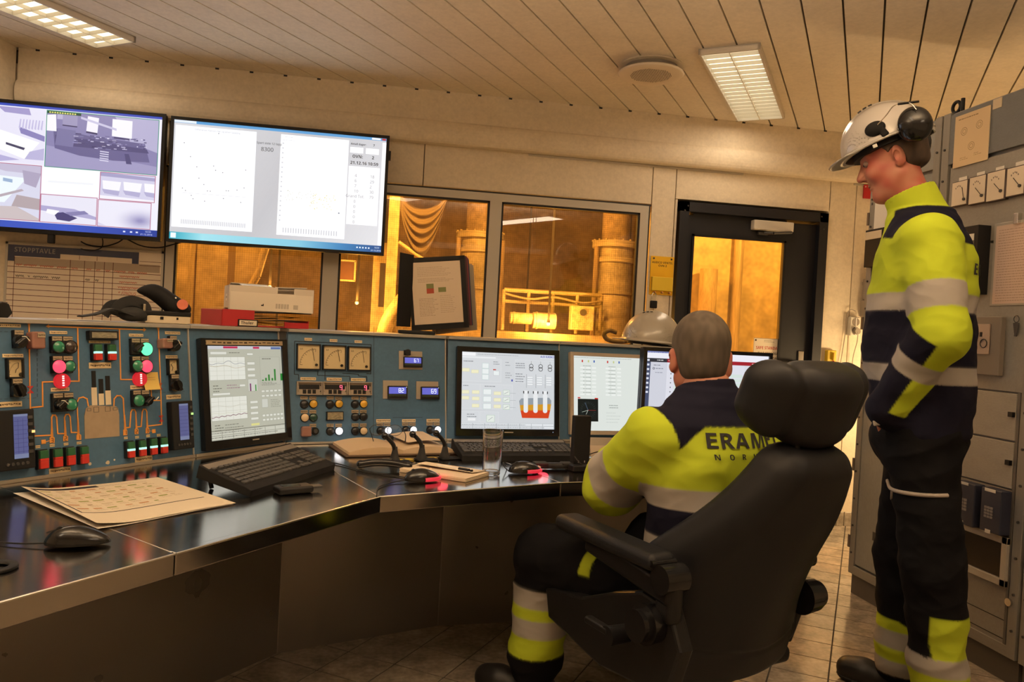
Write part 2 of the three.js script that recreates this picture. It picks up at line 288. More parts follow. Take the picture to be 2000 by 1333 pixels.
function hallLamp(x, y, z, k, label, r = 0.05, tint = SODIUM) {
  const o = thing('hall_lamp', label, 'lamp', [x, y, z], 0, 'sodium lamps in the furnace hall');
  part('bulb', ball(r, 0, 0, 0, 12), glowing([1, 0.62, 0.16], 6), o);
  part('bracket', [cyl(r * 0.7, r * 0.9, r * 1.4, 0, r * 1.4, 0), box(0.02, 5.5 - y - r * 2, 0.02, 0, (5.5 - y + r * 2) / 2, 0)], H.dark, o);
  const p = new THREE.PointLight(lin(...tint), k * HALL_LIGHT); p.shadow.radius = 3; p.castShadow = true; o.add(p);
}
{ // sloping chute side seen through the left pane
  const z = -6.3, P = [[-1.8093,1.8371], [-0.9178,1.9035], [-1.0153,1.4934], [-1.1458,1.2196], [-1.1747,0.759], [-1.7612,0.733]];
  const o = thing('feed_chute', 'broad orange lit steel chute side with slanting edge behind the left pane', 'chute', [P[5][0], P[5][1], z]);
  const loc = P.map(([x, y]) => [x - P[5][0], y - P[5][1]]);
  part('plate', uvBox(ext(loc, 0.06, 0.004), 0.5), H.plate, o);
  part('stiffener', [bar([loc[1][0], loc[1][1], 0.07], [loc[2][0], loc[2][1], 0.07], 0.03), bar([loc[2][0], loc[2][1], 0.07], [loc[3][0], loc[3][1], 0.07], 0.03), box(0.05, 1.2, 0.05, (loc[0][0] + loc[1][0]) * 0.33, 0.9, 0.08), box(0.08, P[5][1] + 0.42, 0.06, 0.1, -(P[5][1] + 0.4) / 2, 0.03), box(0.08, P[5][1] + 0.42, 0.06, 0.6, -(P[5][1] + 0.4) / 2, 0.03)], H.plate, o);
  part('stain', [sheet(0.16, 0.5, 0.72, 0.42, 0.066), sheet(0.05, 0.6, 0.55, 0.8, 0.066)], mat([0.2, 0.13, 0.08], 0.9), o);
}
{ const z = -7.4; // slotted steel posts
  const [xa, ya] = [0.0156,2.4122], [xb] = [-0.08,2.4045];
  one('steel_post', uvBox(box(0.1, 4.2, 0.1, xa, 1.6, z), 0.6), H.beam, 'bright yellow steel post right of the wall screen, behind the glass', 'post');
  const o = thing('slotted_post', 'steel post with dark slots next to the bright yellow post', 'post', [xb, -0.4, z - 0.15]);
  part('post', uvBox(box(0.16, 4.4, 0.08, 0, 2.2, 0), 0.6), H.beam, o);
  for (let k = 0; k < 6; k++) part('slot', box(0.05, 0.42, 0.03, 0.012, 0.7 + k * 0.62, 0.035), H.dark, o);
}
one('corrugated_pipe', (() => { const g = []; const [x] = [-0.2771,1.491]; for (let k = 0; k < 26; k++) g.push(cyl(0.06, 0.06, 0.03, x, -0.3 + k * 0.05, -7), cyl(0.052, 0.052, 0.03, x, -0.27 + k * 0.05, -7)); return g; })(), H.beam, 'ribbed upright pipe left of the yellow posts', 'pipe');
{ const [x, y] = [-0.3886,1.6389]; const o = thing('notice_frame', 'small brown framed notice hanging in the hall beside the ribbed pipe', 'notice', [x, y, -7.2]);
  part('board', box(0.13, 0.17, 0.02, 0, 0, 0), mat([0.1, 0.04, 0.025], 0.7), o);
  part('frame', [box(0.16, 0.015, 0.03, 0, 0.09, 0), box(0.16, 0.015, 0.03, 0, -0.09, 0), box(0.015, 0.18, 0.03, -0.075, 0, 0), box(0.015, 0.18, 0.03, 0.075, 0, 0)], H.beam, o); part('hanger', bar([0, 0.09, 0], [0, 5.5 - y, 0], 0.006), H.dark, o); }
{ // sagging tarpaulin
  const [x0, y0] = [0.0726,2.3707], [x1, y1] = [0.5716,2.4514], n = 44, m = 30, pos = [], idx = [];
  for (let j = 0; j <= m; j++) for (let i = 0; i <= n; i++) {
    const u = i / n, v = j / m, sag = (1 - (2 * u - 1) ** 2) * (0.16 + 0.34 * v), fold = 0.03 * Math.sin((v * 5.2 + (1 - (2 * u - 1) ** 2) * 0.6) * 2 * Math.PI) * Math.sin(Math.PI * u);
    pos.push(x0 + (x1 - x0) * u * (1 - 0.12 * v), y0 + (y1 - y0) * u - sag + (0.1 - v * 0.16), -7.8 + fold + 0.12 * v);
    if (i < n && j < m) { const a = j * (n + 1) + i; idx.push(a, a + n + 1, a + 1, a + 1, a + n + 1, a + n + 2); }
  }
  const g = new THREE.BufferGeometry(); g.setAttribute('position', new THREE.Float32BufferAttribute(pos, 3)); g.setIndex(idx); g.computeVertexNormals(); g.setAttribute('uv', new THREE.Float32BufferAttribute(pos.length / 3 * 2, 2));
  one('tarpaulin', g, H.cloth, 'brown tarpaulin hanging in deep swags beyond the middle pane', 'tarpaulin');
}
one('hall_beam', [bar([0.0706,1.981, -7.7], [0.4467,1.7472, -7.7], 0.025), bar([0.4467,1.7472, -7.7], [0.4928,0.8538, -7.7], 0.03)], H.beam, 'slanting pale strut below the tarpaulin', 'beam');
one('bent_duct', [tube([[-0.0501,0.9025, -7.1], [0.0049,1.1859, -7.1], [0.1243,1.3892, -7.1], [0.3265,1.6329, -7.2]], 0.07, 30, 14)], H.beam, 'bent golden duct rising behind the display stand', 'duct');
one('hall_machine', [rbox(0.5, 0.35, 0.3, 0.03, 0.2144,1.1008, -7.3), cyl(0.1, 0.1, 0.4, 0.2764,1.2975, -7.3, 0, 0, Math.PI / 2), cyl(0.06, 0.08, 0.3, 0.088,1.2142, -7.2), box(0.2, 0.12, 0.2, 0.4425,1.1612, -7.3)], H.plate, 'squat machine with drums at the foot of the bent duct', 'machine');
function electrode(label, x, z, r, y0, y1) {
  const o = thing('electrode_column', label, 'column', [x, y0, z], 0, 'electrode columns of the furnace');
  const h = y1 - y0;
  part('shell', uvBox(cyl(r, r, h, 0, h / 2, 0, 0, 0, 0, 36), 0.6), H.column, o);
  part('collar', [cyl(r * 1.16, r * 1.16, 0.05, 0, h - 0.18, 0, 0, 0, 0, 36), cyl(r * 1.3, r * 1.3, 0.07, 0, h, 0, 0, 0, 0, 36), cyl(r * 1.12, r * 1.12, 0.03, 0, h * 0.55, 0, 0, 0, 0, 36)], H.column, o);
  for (let k = 0; k < 18; k++) part('lug', box(0.016, 0.018, 0.02, Math.sin(k * 0.349) * r * 1.28, h + 0.042, Math.cos(k * 0.349) * r * 1.28, 0, k * 0.349), H.beam, o);
  part('hanger_tube', [cyl(0.03, 0.03, h * 0.9, -r * 1.2, h * 0.52, 0.1), cyl(0.03, 0.03, h * 0.9, r * 1.2, h * 0.52, 0.1), cyl(r * 0.8, r * 0.8, 1.4, 0, h + 0.75, 0, 0, 0, 0, 30)], H.brown, o);
}
{ const [x, y] = [2.5655,2.2152], [, yb] = [2.6248,1.1802]; electrode('golden electrode column with bolted collar beyond the right pane', x, -8.6, 0.21, yb - 0.2, y); }
{ const [x, y] = [1.0526,2.2794], [, yb] = [1.1106,1.1856]; electrode('golden electrode column half hidden by the window mullion', x, -9.2, 0.22, yb - 0.3, y); }
{ // working platform with guard rail
  const z = -8.2, [xa, ya] = [1.2291,1.6069], [xb] = [2.3135,1.6222], [, yd] = [1.7901,1.1715];
  const o = thing('guard_rail', 'hall guard rail with small lamps running left of the big electrode column', 'railing', [xa, yd, z]);
  const L = xb - xa, h = ya - yd;
  part('top_rail', bar([0, h, 0], [L, h, 0], 0.022), H.beam, o); part('mid_rail', bar([0, h * 0.72, 0], [L, h * 0.72, 0], 0.018), H.beam, o);
  for (let k = 0; k <= 4; k++) part('rail_post', bar([L * k / 4, 0, 0], [L * k / 4, h, 0], 0.02), H.beam, o);
  part('cable', tube([[0, h * 0.9, 0.05], [L * 0.25, h * 0.8, 0.05], [L * 0.5, h * 0.88, 0.05], [L * 0.8, h * 0.78, 0.05], [L, h * 0.86, 0.05]], 0.012), H.plate, o);
  one('platform_deck', uvBox(box(3.4, yd + 0.4, 0.62, (xa + xb) / 2 + 0.4, (yd - 0.42) / 2, z + 0.14), 0.5), H.plate, 'golden lit platform deck below the hall guard rail', 'platform');
  one('platform_fascia', uvBox(box(3.6, 0.1, 0.05, (xa + xb) / 2 + 0.4, yd - 0.16, z + 0.48), 0.5), H.beam, 'pale edge girder along the front of the hall platform', 'girder');
  const [bx, by] = [2.0344,1.3403]; const b = thing('hall_switch_box', 'upright golden switch box with a dark handle on the platform', 'switch box', [bx, by, -7.95]);
  part('case', rbox(0.25, 0.26, 0.12, 0.012, 0, 0, 0), H.beam, b); part('handle', cyl(0.035, 0.035, 0.02, 0.0, 0.06, 0.07, Math.PI / 2), H.dark, b);
  const dr = (px, py, r, l) => one('hall_drum', [cyl(r, r, 0.24, px, py, -7.9, 0, 0, Math.PI / 2), cyl(r * 1.08, r * 1.08, 0.02, px - 0.08, py, -7.9, 0, 0, Math.PI / 2)], H.column, l, 'drum', 'drums on the hall platform');
  { const [x, y] = [1.6191,1.29]; dr(x, y, 0.085, 'larger golden drum lying on the platform under the rail'); }
  { const [x, y] = [1.3782,1.3036]; dr(x, y, 0.06, 'smaller golden drum lying left of the larger one'); }
}
one('crane_hook', [tube([[2.2158,1.1492, -6.6], [2.0272,1.1214, -6.6], [1.9268,1.1437, -6.6], [1.9054,1.1882, -6.6], [1.9508,1.2179, -6.6], [2.0178,1.2031, -6.6]], 0.02, 40, 10), bar([2.2158,1.1492, -6.6], [2.3054,-0.3961, -6.6], 0.02)], H.dark, 'dark curved pipe hook in front of the electrode column foot', 'hook');
one('smoke_hood', uvBox(box(3.6, 1.5, 2.2, 1.9, 4.3, -9.2), 0.4), H.brown, 'dark smoke hood above the electrode columns', 'hood');
{ // bright wall and gear behind the door
  const o = thing('hall_screen_wall', 'bright amber plate wall right behind the door pane', 'wall', [3.2, -0.4, -7.6]);
  part('plates', uvBox(box(3.2, 4.2, 0.1, 1.0, 2.1, 0), 0.4), H.beam, o);
  part('pipe', [cyl(0.05, 0.05, 4.2, 0.35, 2.1, 0.12), cyl(0.09, 0.09, 2.4, 0, 1.1, 0.2)], H.plate, o);
}
{ const [x, y] = [-0.2704,1.3424]; hallLamp(x, y, -6.9, 0.6, 'small sodium lamp glinting low behind the middle pane', 0.015); }
{ const [x, y] = [1.6068,1.2574]; hallLamp(x, y, -7.6, 0.9, 'small sodium lamp glowing among the drums on the platform', 0.02); }
{ const [x, y] = [-1.1762,1.4824]; hallLamp(x, y, -8, 0.4, 'tiny sodium lamp beyond the white carton', 0.015); }
hallLamp(1.2, 3.0, -6.2, 5, 'sodium lamp high behind the window wall near the right pane');
hallLamp(-1.6, 3.0, -5.5, 4.5, 'sodium lamp high behind the window wall near the left pane');
hallLamp(0.2, 2.9, -7.0, 3, 'sodium lamp high over the middle of the hall');
hallLamp(3.6, 2.6, -6.2, 3.2, 'sodium lamp high behind the door', 0.05, [1, 0.53, 0.1]);
hallLamp(1.75, 0.25, -9.7, 3.2, 'sodium lamp low behind the platform');
hallLamp(-1.3, 0.1, -9.5, 2.2, 'sodium lamp low behind the feed chute');
// ---------------------------------------------------------------- control console: steel worktop, base and five leaning panels
const DY = 0.70;
const U = (deg) => [Math.cos(deg * Math.PI / 180), -Math.sin(deg * Math.PI / 180)];
const [jx, jz] = [-0.3545,-2.9935], [kx, kz] = [0.2686,-3.2162], [cx0, cz0] = [0.0004,-2.1504], [dx0, dz0] = [0.5693,-2.3947], [bx0, bz0] = [-0.3993,-1.6092];
{
  const w = thing('worktop', 'brushed steel console worktop bent round the operator, cluttered with keyboards', 'worktop', [0, 0, 0]);
  const ua = U(51.5), ue = U(12), ub = U(53.5);
  const aBack = (s) => [jx - ua[0] * s, jz - ua[1] * s], aFront = (s) => [cx0 - ub[0] * s, cz0 - ub[1] * s];
  const lb = Math.hypot(cx0 - bx0, cz0 - bz0), end = 0.72, eF = [dx0 + ue[0] * end, dz0 + ue[1] * end], eB = [kx + U(9.3)[0] * 1.2, kz + U(9.3)[1] * 1.2];
  const plates = [[aBack(2.0), aBack(1.02), [bx0, bz0], aFront(2.0)], [aBack(1.02), [jx, jz], [cx0, cz0], [bx0, bz0]], [[jx, jz], [kx, kz], [dx0, dz0], [cx0, cz0]], [[kx, kz], eB, eF, [dx0, dz0]]];
  for (const p of plates) {
    const c = p.reduce((a, q) => [a[0] + q[0] / 4, a[1] + q[1] / 4], [0, 0]);
    const inset = p.map(([x, z]) => { const d = Math.hypot(x - c[0], z - c[1]); return [x + (c[0] - x) * 0.0012 / d, z + (c[1] - z) * 0.0012 / d]; });
    const g = uvBox(flat(inset, DY - 0.02, DY), 1.4);
    const o = part('worktop_plate', g, M.steel, w);
    const [f1, f0] = [inset[2], inset[3]], L = Math.hypot(f1[0] - f0[0], f1[1] - f0[1]), ang = Math.atan2(-(f1[1] - f0[1]), f1[0] - f0[0]);
    part('edge_bead', bar([f0[0], DY - 0.0012, f0[1]], [f1[0], DY - 0.0012, f1[1]], 0.0026, 8).translate(Math.sin(ang) * 0.0105, 0, Math.cos(ang) * 0.0105), M.chrome, o);
    part('front_edge', uvBox(rbox(L, 0.046, 0.022, 0.003, (f0[0] + f1[0]) / 2, DY - 0.0225, (f0[1] + f1[1]) / 2, 0, ang), 1.4), M.steel, o);
  }
  const strip = mat([0.75, 0.7, 0.62], 0.25, { metalness: 1 });
  for (const [[a, b], [c, d]] of [[[jx, jz], [cx0, cz0]], [[kx, kz], [dx0, dz0]], [aBack(1.02), [bx0, bz0]]]) part('joint_strip', [bar([a, DY - 0.001, b], [c, DY - 0.001, d], 0.0022, 6)], strip, w);
}
{ // base set back under the worktop
  const o = thing('knee_cabinet', 'dark steel console knee cabinet set back under the worktop', 'cabinet', [0, 0, 0]);
  const f1 = [-0.3226,-2.7685], f2 = [0.2566,-3.0033], ua = U(51), uc = U(6), far = [f1[0] - ua[0] * 2.2, f1[1] - ua[1] * 2.2], f3 = [f2[0] + uc[0] * 1.1, f2[1] + uc[1] * 1.1];
  const run = [far, f1, f2, f3], baseSteel = mat([0.24, 0.215, 0.19], 0.42, { metalness: 0.6, roughnessMap: brushed });
  for (let i = 0; i < 3; i++) {
    const [a, b] = [run[i], run[i + 1]], L = Math.hypot(b[0] - a[0], b[1] - a[1]), ang = Math.atan2(-(b[1] - a[1]), b[0] - a[0]), n = [Math.sin(ang), Math.cos(ang)];
    part('base_panel', uvBox(box(L + 0.012, DY - 0.022, 0.02, (a[0] + b[0]) / 2 - n[0] * 0.01, (DY - 0.022) / 2, (a[1] + b[1]) / 2 - n[1] * 0.01, 0, ang), 1.2), baseSteel, o);
    part('corner_bead', bar([b[0], 0.004, b[1]], [b[0], DY - 0.03, b[1]], 0.0022, 6), mat([0.3, 0.26, 0.22], 0.4), o);
  }
}
// each leaning panel is a Group whose local x runs along the panel, y up its face and z out of it
const LEAN = 8 * Math.PI / 180, PH = 0.44;
function panel(name, label, [ox, oz], deg, u0, u1) {
  const o = new THREE.Group(); o.name = numbered(name); scene.add(o); tag(o, label, 'control panel', 'leaning console panels');
  o.position.set(ox, DY, oz); o.rotation.order = 'YXZ'; o.rotation.y = deg * Math.PI / 180; o.rotation.x = -LEAN;
  const L = u1 - u0, mid = (u0 + u1) / 2;
  part('face', uvBox(rbox(L - 0.003, PH - 0.002, 0.012, 0.0015, mid, PH / 2 + 0.001, -0.006), 1.6), M.panel, o);
  const c = Math.cos(LEAN), s = Math.sin(LEAN), rot = (g) => g.applyMatrix4(new THREE.Matrix4().makeRotationX(LEAN));   // level again: the box behind
  part('cabinet_body', rot(uvBox(ext([[PH * s + 0.03, PH * c - 0.012], [0.27, PH * c - 0.012], [0.27, -0.006], [0.02, -0.006]], L - 0.006), 1.6).applyMatrix4(new THREE.Matrix4().makeRotationY(Math.PI / 2).setPosition(u0 + 0.003, 0, 0))), M.panel, o);
  part('top_board', rot(rbox(L - 0.002, 0.012, 0.26, 0.002, mid, PH * c - 0.004, -PH * s - 0.115)), mat([0.3, 0.28, 0.25], 0.45), o);
  part('foot_strip', [box(L - 0.004, 0.008, 0.014, mid, 0.004, 0.006)], mat([0.42, 0.38, 0.32], 0.35, { metalness: 0.6 }), o);
  part('end_strip', [box(0.0035, PH, 0.01, u1 - 0.002, PH / 2, 0.001)], mat([0.42, 0.38, 0.32], 0.4), o);
  return o;
}
const JA = [-0.6127,-2.6852], JB = [jx, jz], JC = [kx, kz], LA = Math.hypot(jx - JA[0], jz - JA[1]), LB = Math.hypot(kx - jx, kz - jz);
const PA1 = panel('mimic_panel', 'blue console panel with orange flow diagram, lamps and push buttons', JA, 51.5, -1.3, 0);
const PA2 = panel('console_section', 'blue console panel round the built-in trend monitor', JA, 51.5, 0, LA);
const PB = panel('meter_panel', 'blue console panel with three square meters and digital readouts', JB, 19.7, 0, LB);
const PC1 = panel('console_section', 'dark blue console panel round the furnace diagram monitor', JC, 9.3, 0, 0.512);
const PC2 = panel('console_section', 'dark blue console panel behind the beige monitor', JC, 9.3, 0.512, 1.2);
// ---------------------------------------------------------------- instruments let into the panels (parts of their panel)
const rect = ([u0, v0], [u1, v1]) => ({ u: (u0 + u1) / 2, v: (v0 + v1) / 2, w: Math.abs(u1 - u0), h: Math.abs(v1 - v0) });
const printTex = canvasTexture(256, 64, (c, w, h) => { c.fillStyle = '#f4ecd8'; c.fillRect(0, 0, w, h); c.fillStyle = '#4a3d2c'; for (let x = 18; x < w - 20;) { const l = 6 + (x * 7) % 11; c.fillRect(x, 20 + (x % 3) * 3, l, 22 - (x % 4) * 3); x += l + 5; } });
const plateMat = mat([0.72, 0.62, 0.45], 0.5, { map: printTex }), tagMat = mat([0.36, 0.31, 0.25], 0.5, { map: printTex });
const lensOff = { green: mat([0.02, 0.2, 0.11], 0.25, { clearcoat: 0.6 }), dark: mat([0.03, 0.022, 0.02], 0.25, { clearcoat: 0.6 }), yellow: mat([0.62, 0.36, 0.03], 0.3, { clearcoat: 0.6 }), cream: mat([0.66, 0.5, 0.3], 0.3, { clearcoat: 0.6 }), darkgreen: mat([0.01, 0.05, 0.035], 0.25, { clearcoat: 0.6 }), black: mat([0.012, 0.012, 0.013], 0.3) };
const lensOn = { red: glowing([1, 0.05, 0.1], 1.7), green: glowing([0.12, 1, 0.42], 1.5), white: glowing([0.95, 0.95, 1], 1.35) };
const btn = { green: mat([0.02, 0.11, 0.045], 0.4), red: mat([0.5, 0.03, 0.02], 0.4) };
const pointer = mat([0.75, 0.7, 0.6], 0.5), clearRed = mat([0.55, 0.3, 0.24], 0.25, { transmission: 0.55, thickness: 0 });
function plate(P, a, b, m = plateMat, name = 'name_plate') { const r = rect(a, b); return part(name, rbox(r.w, r.h, 0.0018, 0.0006, r.u, r.v, 0.001), m, P); }
function lamp(P, [u, v], r, lens, lit) {
  const z0 = P === PA1 ? 0.0135 : 0;                       // lamps of the diagram panel sit on their carriers
  const o = part('lamp_bezel', cyl(r * 1.12, r * 1.18, 0.006, u, v, z0 + 0.003, Math.PI / 2, 0, 0, 24), M.black, P);
  const g = new THREE.SphereGeometry(r, 22, 10, 0, Math.PI * 2, 0, Math.PI / 2); g.rotateX(Math.PI / 2); g.scale(1, 1, 0.45); g.translate(u, v, z0 + 0.006);
  part('lens', [g, cyl(r, r, 0.006, u, v, z0 + 0.004, Math.PI / 2, 0, 0, 22)], lit ? lensOn[lens] : lensOff[lens], o);
  if (lit) { const c = { red: [1, 0.05, 0.1], green: [0.12, 1, 0.42], white: [0.95, 0.95, 1] }[lens], q = new THREE.PointLight(lin(...c), 0.0012); q.position.set(u, v, z0 + 0.03); q.castShadow = true; P.add(q); }
}
function block(P, a, b, tags = []) {                       // black carrier with grey legend plates
  const r = rect(a, b), o = part('switch_block', rbox(r.w, r.h, 0.014, 0.002, r.u, r.v, 0.007), M.black, P);
  const n = tags.length ? tags.length : 1;
  for (let k = 0; k < n; k++) part('legend', rbox(r.w / n - 0.004, Math.min(0.012, r.h * 0.27), 0.002, 0.0006, r.u + (k - (n - 1) / 2) * r.w / n, r.v + r.h / 2 - Math.min(0.012, r.h * 0.27) * 0.62, 0.0148), tagMat, o);
  return [r, o];
}
function selector(o, u, v, s, turn = -0.9) {               // knob with a white pointer
  const k = part('selector_knob', [cyl(s, s * 1.1, 0.012, u, v, 0.02, Math.PI / 2, 0, 0, 20), rbox(s * 0.6, s * 2.1, 0.012, 0.002, u, v, 0.031, 0, 0, turn)], M.blackGloss, o);
  return k;
}
const white2 = (o, pts) => part('pointer_mark', pts.slice(1).map((p, i) => bar([pts[i][0], pts[i][1], 0.037], [p[0], p[1], 0.037], 0.0012, 6)), pointer, o);
function twin(P, a, b, lit) {                              // green over red push button pair
  const r = rect(a, b), o = part('push_button_pair', rbox(r.w, r.h, 0.016, 0.002, r.u, r.v, 0.008), M.black, P), bar_ = r.h * 0.12, w = r.w * 0.86;
  part('start_button', rbox(w, r.h * 0.41, 0.012, 0.002, r.u, r.v + r.h * 0.24, 0.019), btn.green, o);
  part('stop_button', rbox(w, r.h * 0.39, 0.012, 0.002, r.u, r.v - r.h * 0.27, 0.019), btn.red, o);
  part('signal_bar', rbox(w, bar_, 0.012, 0.001, r.u, r.v - r.h * 0.018, 0.0192), lit ? glowing([0.45, 1, 0.75], 1.3) : btn.red, o);
}
function meter(P, a, b, needle, knob) {                    // square dial meter
  const r = rect(a, b), o = part('meter_case', [box(r.w, 0.004, 0.014, r.u, r.v + r.h / 2 - 0.002, 0.007), box(r.w, 0.004, 0.014, r.u, r.v - r.h / 2 + 0.002, 0.007), box(0.004, r.h, 0.014, r.u - r.w / 2 + 0.002, r.v, 0.007), box(0.004, r.h, 0.014, r.u + r.w / 2 - 0.002, r.v, 0.007), box(r.w, r.h, 0.004, r.u, r.v, 0.002)], M.black, P);
  const tex = canvasTexture(192, 192, (c) => { c.fillStyle = '#f0e6cd'; c.fillRect(0, 0, 192, 192); c.strokeStyle = '#3a3226'; c.lineWidth = 3; c.beginPath(); c.arc(150, 160, 128, Math.PI * 1.0, Math.PI * 1.52); c.stroke(); for (let k = 0; k <= 10; k++) { const t = Math.PI * (1.0 + 0.052 * k), q = k % 5 ? 12 : 22; c.beginPath(); c.moveTo(150 + 128 * Math.cos(t), 160 + 128 * Math.sin(t)); c.lineTo(150 + (128 - q) * Math.cos(t), 160 + (128 - q) * Math.sin(t)); c.stroke(); } c.font = '22px sans-serif'; c.fillStyle = '#3a3226'; c.fillText('kA', 22, 40); });
  part('dial', sheet(r.w - 0.008, r.h - 0.008, r.u, r.v, 0.0055), mat([0.78, 0.7, 0.52], 0.5, { map: tex }), o);
  part('needle', needle.slice(1).map((p, i) => bar([needle[i][0], needle[i][1], 0.008], [p[0], p[1], 0.008], 0.0009, 5)), M.black, o);
  part('zero_screw', cyl(0.0055, 0.0055, 0.004, knob[0], knob[1], 0.008, Math.PI / 2, 0, 0, 14), M.blackGloss, o);
  part('window', box(r.w - 0.006, r.h - 0.006, 0.001, r.u, r.v, 0.0125), M.glass, o);
}
const segs = { 0: 'abcdef', 1: 'bc', 2: 'abged', 3: 'abgcd', 4: 'fgbc', 5: 'afgcd', 6: 'afgedc', 7: 'abc', 8: 'abcdefg', 9: 'gfabcd' };
function digits(text, x, y, h, z) {                        // seven segment figures as raised bars
  const g = [], w = h * 0.5, t = h * 0.11, at = { a: [0, h / 2, 1], g: [0, 0, 1], d: [0, -h / 2, 1], f: [-w / 2, h / 4, 0], b: [w / 2, h / 4, 0], e: [-w / 2, -h / 4, 0], c: [w / 2, -h / 4, 0] };
  let cx = x;
  for (const ch of text) { if (ch === '.') { g.push(box(t, t, 0.0006, cx - h * 0.05, y - h / 2, z)); continue; } for (const s of segs[ch]) { const [sx, sy, hor] = at[s]; g.push(box(hor ? w : t, hor ? t : h / 2, 0.0006, cx + sx, y + sy, z)); } cx += h * 0.78; }
  return g;
}
{ const P = PA1, Q = (a, b, m, n) => plate(P, a, b, m, n);
  Q([-0.61,0.4272], [-0.5363,0.4174]); Q([-0.4596,0.4109], [-0.4087,0.4017]); Q([-0.2156,0.4079], [-0.1662,0.3984]); Q([-0.0882,0.4183], [-0.0304,0.4086]); Q([-0.5866,0.345], [-0.5328,0.3354]); Q([-0.0891,0.3397], [-0.0451,0.3294]);
  Q([-0.6164,0.216], [-0.5405,0.2011]); Q([-0.4616,0.2485], [-0.4089,0.2376]); Q([-0.2183,0.2464], [-0.1716,0.2342]); Q([-0.0936,0.2108], [-0.0389,0.1963]); Q([-0.3454,0.3845], [-0.2775,0.377]); Q([-0.348,0.3188], [-0.2782,0.3011]); Q([-0.4748,0.0226], [-0.4137,0.0075]); Q([-0.2132,0.0239], [-0.1535,0.0072]);
  for (const [a, b] of [[[-0.5088,0.0913], [-0.496,0.0834]], [[-0.47,0.091], [-0.4561,0.083]], [[-0.4312,0.0905], [-0.4176,0.0828]], [[-0.3932,0.0898], [-0.3792,0.082]], [[-0.2461,0.0901], [-0.2341,0.0826]], [[-0.2092,0.0887], [-0.1964,0.081]], [[-0.1713,0.0894], [-0.1581,0.0816]], [[-0.1338,0.0881], [-0.1203,0.0802]]]) Q(a, b, plateMat, 'tag_plate');
  const [, s1] = block(P, [-0.5624,0.4099], [-0.5353,0.3602]); selector(s1, -0.5492,0.3772, 0.017); white2(s1, [[-0.5534,0.3896], [-0.5437,0.3898], [-0.5333,0.3774]]);
  const [, s2] = block(P, [-0.5712,0.2776], [-0.5426,0.2276]); selector(s2, -0.5574,0.2452, 0.018, 0.4);
  const [, s3] = block(P, [-0.0813,0.403], [-0.0528,0.3532]); selector(s3, -0.066,0.3692, 0.017); white2(s3, [[-0.0667,0.3874], [-0.0572,0.3692]]);
  const [, s4] = block(P, [-0.0826,0.2764], [-0.0517,0.2242]); selector(s4, -0.0665,0.2398, 0.018, 0.4);
  block(P, [-0.4621,0.3951], [-0.3999,0.3467], [1, 1]); lamp(P, [-0.4446,0.3634], 0.0165, 'green'); lamp(P, [-0.4093,0.3636], 0.0175, 'dark');
  block(P, [-0.4619,0.3385], [-0.4021,0.2885], [1, 1]); lamp(P, [-0.4459,0.3073], 0.0185, 'red', true); lamp(P, [-0.4142,0.308], 0.0155, 'green');
  const [, s5] = block(P, [-0.2172,0.3927], [-0.1558,0.3412], [1, 1]); selector(s5, -0.2013,0.3617, 0.014); lamp(P, [-0.1885,0.3618], 0.009, 'darkgreen'); lamp(P, [-0.1695,0.3583], 0.0205, 'green', true);
  block(P, [-0.2179,0.3366], [-0.1585,0.2863], [1, 1]); lamp(P, [-0.2015,0.3054], 0.0175, 'green'); lamp(P, [-0.1711,0.304], 0.0195, 'red', true);
  const [, s6] = block(P, [-0.4641,0.233], [-0.4043,0.1792], [1, 1]); selector(s6, -0.4459,0.2011, 0.015); white2(s6, [[-0.4534,0.2106], [-0.4448,0.2101], [-0.4342,0.1993]]); lamp(P, [-0.4144,0.1981], 0.0165, 'green');
  const [, s7] = block(P, [-0.2199,0.2306], [-0.1622,0.1787], [1, 1]); lamp(P, [-0.2028,0.1976], 0.018, 'green'); selector(s7, -0.172,0.1959, 0.014); white2(s7, [[-0.1564,0.1972], [-0.1472,0.2055]]);
  const ring = (at, r) => { const [u, v] = at, o = part('round_indicator', cyl(r, r * 1.05, 0.012, u, v, 0.006, Math.PI / 2, 0, 0, 28), glowing([0.75, 0.02, 0.03], 0.75, { color: 0x500408 }), P); part('light_bar', [0.62, 0.35, 0.05, -0.28, -0.6].map((k) => box(r * 0.28, r * 0.2, 0.001, u, v + k * r, 0.0126)), glowing([1, 0.75, 0.72], 1.3), o); };
  ring([-0.4317,0.2667], 0.021); ring([-0.1878,0.2652], 0.0215);
  twin(P, [-0.3432,0.3742], [-0.3163,0.323], true); twin(P, [-0.2984,0.3738], [-0.2719,0.3225], true);
  for (const [a, b] of [[[-0.5118,0.0794], [-0.4842,0.0246]], [[-0.4716,0.0788], [-0.4454,0.0242]], [[-0.4348,0.0787], [-0.409,0.0246]], [[-0.3949,0.0772], [-0.3695,0.024]]]) twin(P, a, b, false);
  for (const [a, b] of [[[-0.2485,0.0768], [-0.2239,0.0234]], [[-0.2093,0.0771], [-0.1854,0.024]], [[-0.1713,0.0786], [-0.1468,0.0238]], [[-0.1338,0.078], [-0.1096,0.0239]]]) twin(P, a, b, true);
  { const r = rect([-0.3535,0.4131], [-0.2624,0.386]), o = part('display_case', rbox(r.w, r.h, 0.02, 0.002, r.u, r.v, 0.01), M.black, P); part('display_window', box(r.w * 0.86, r.h * 0.62, 0.002, r.u, r.v, 0.0205), mat([0.5, 0.46, 0.33], 0.3, { map: smear }), o); }
  meter(P, [-0.5807,0.3327], [-0.5373,0.2777], [[-0.5496,0.3204], [-0.5504,0.3072], [-0.5563,0.3016], [-0.5584,0.293]], [-0.5435,0.2881]);
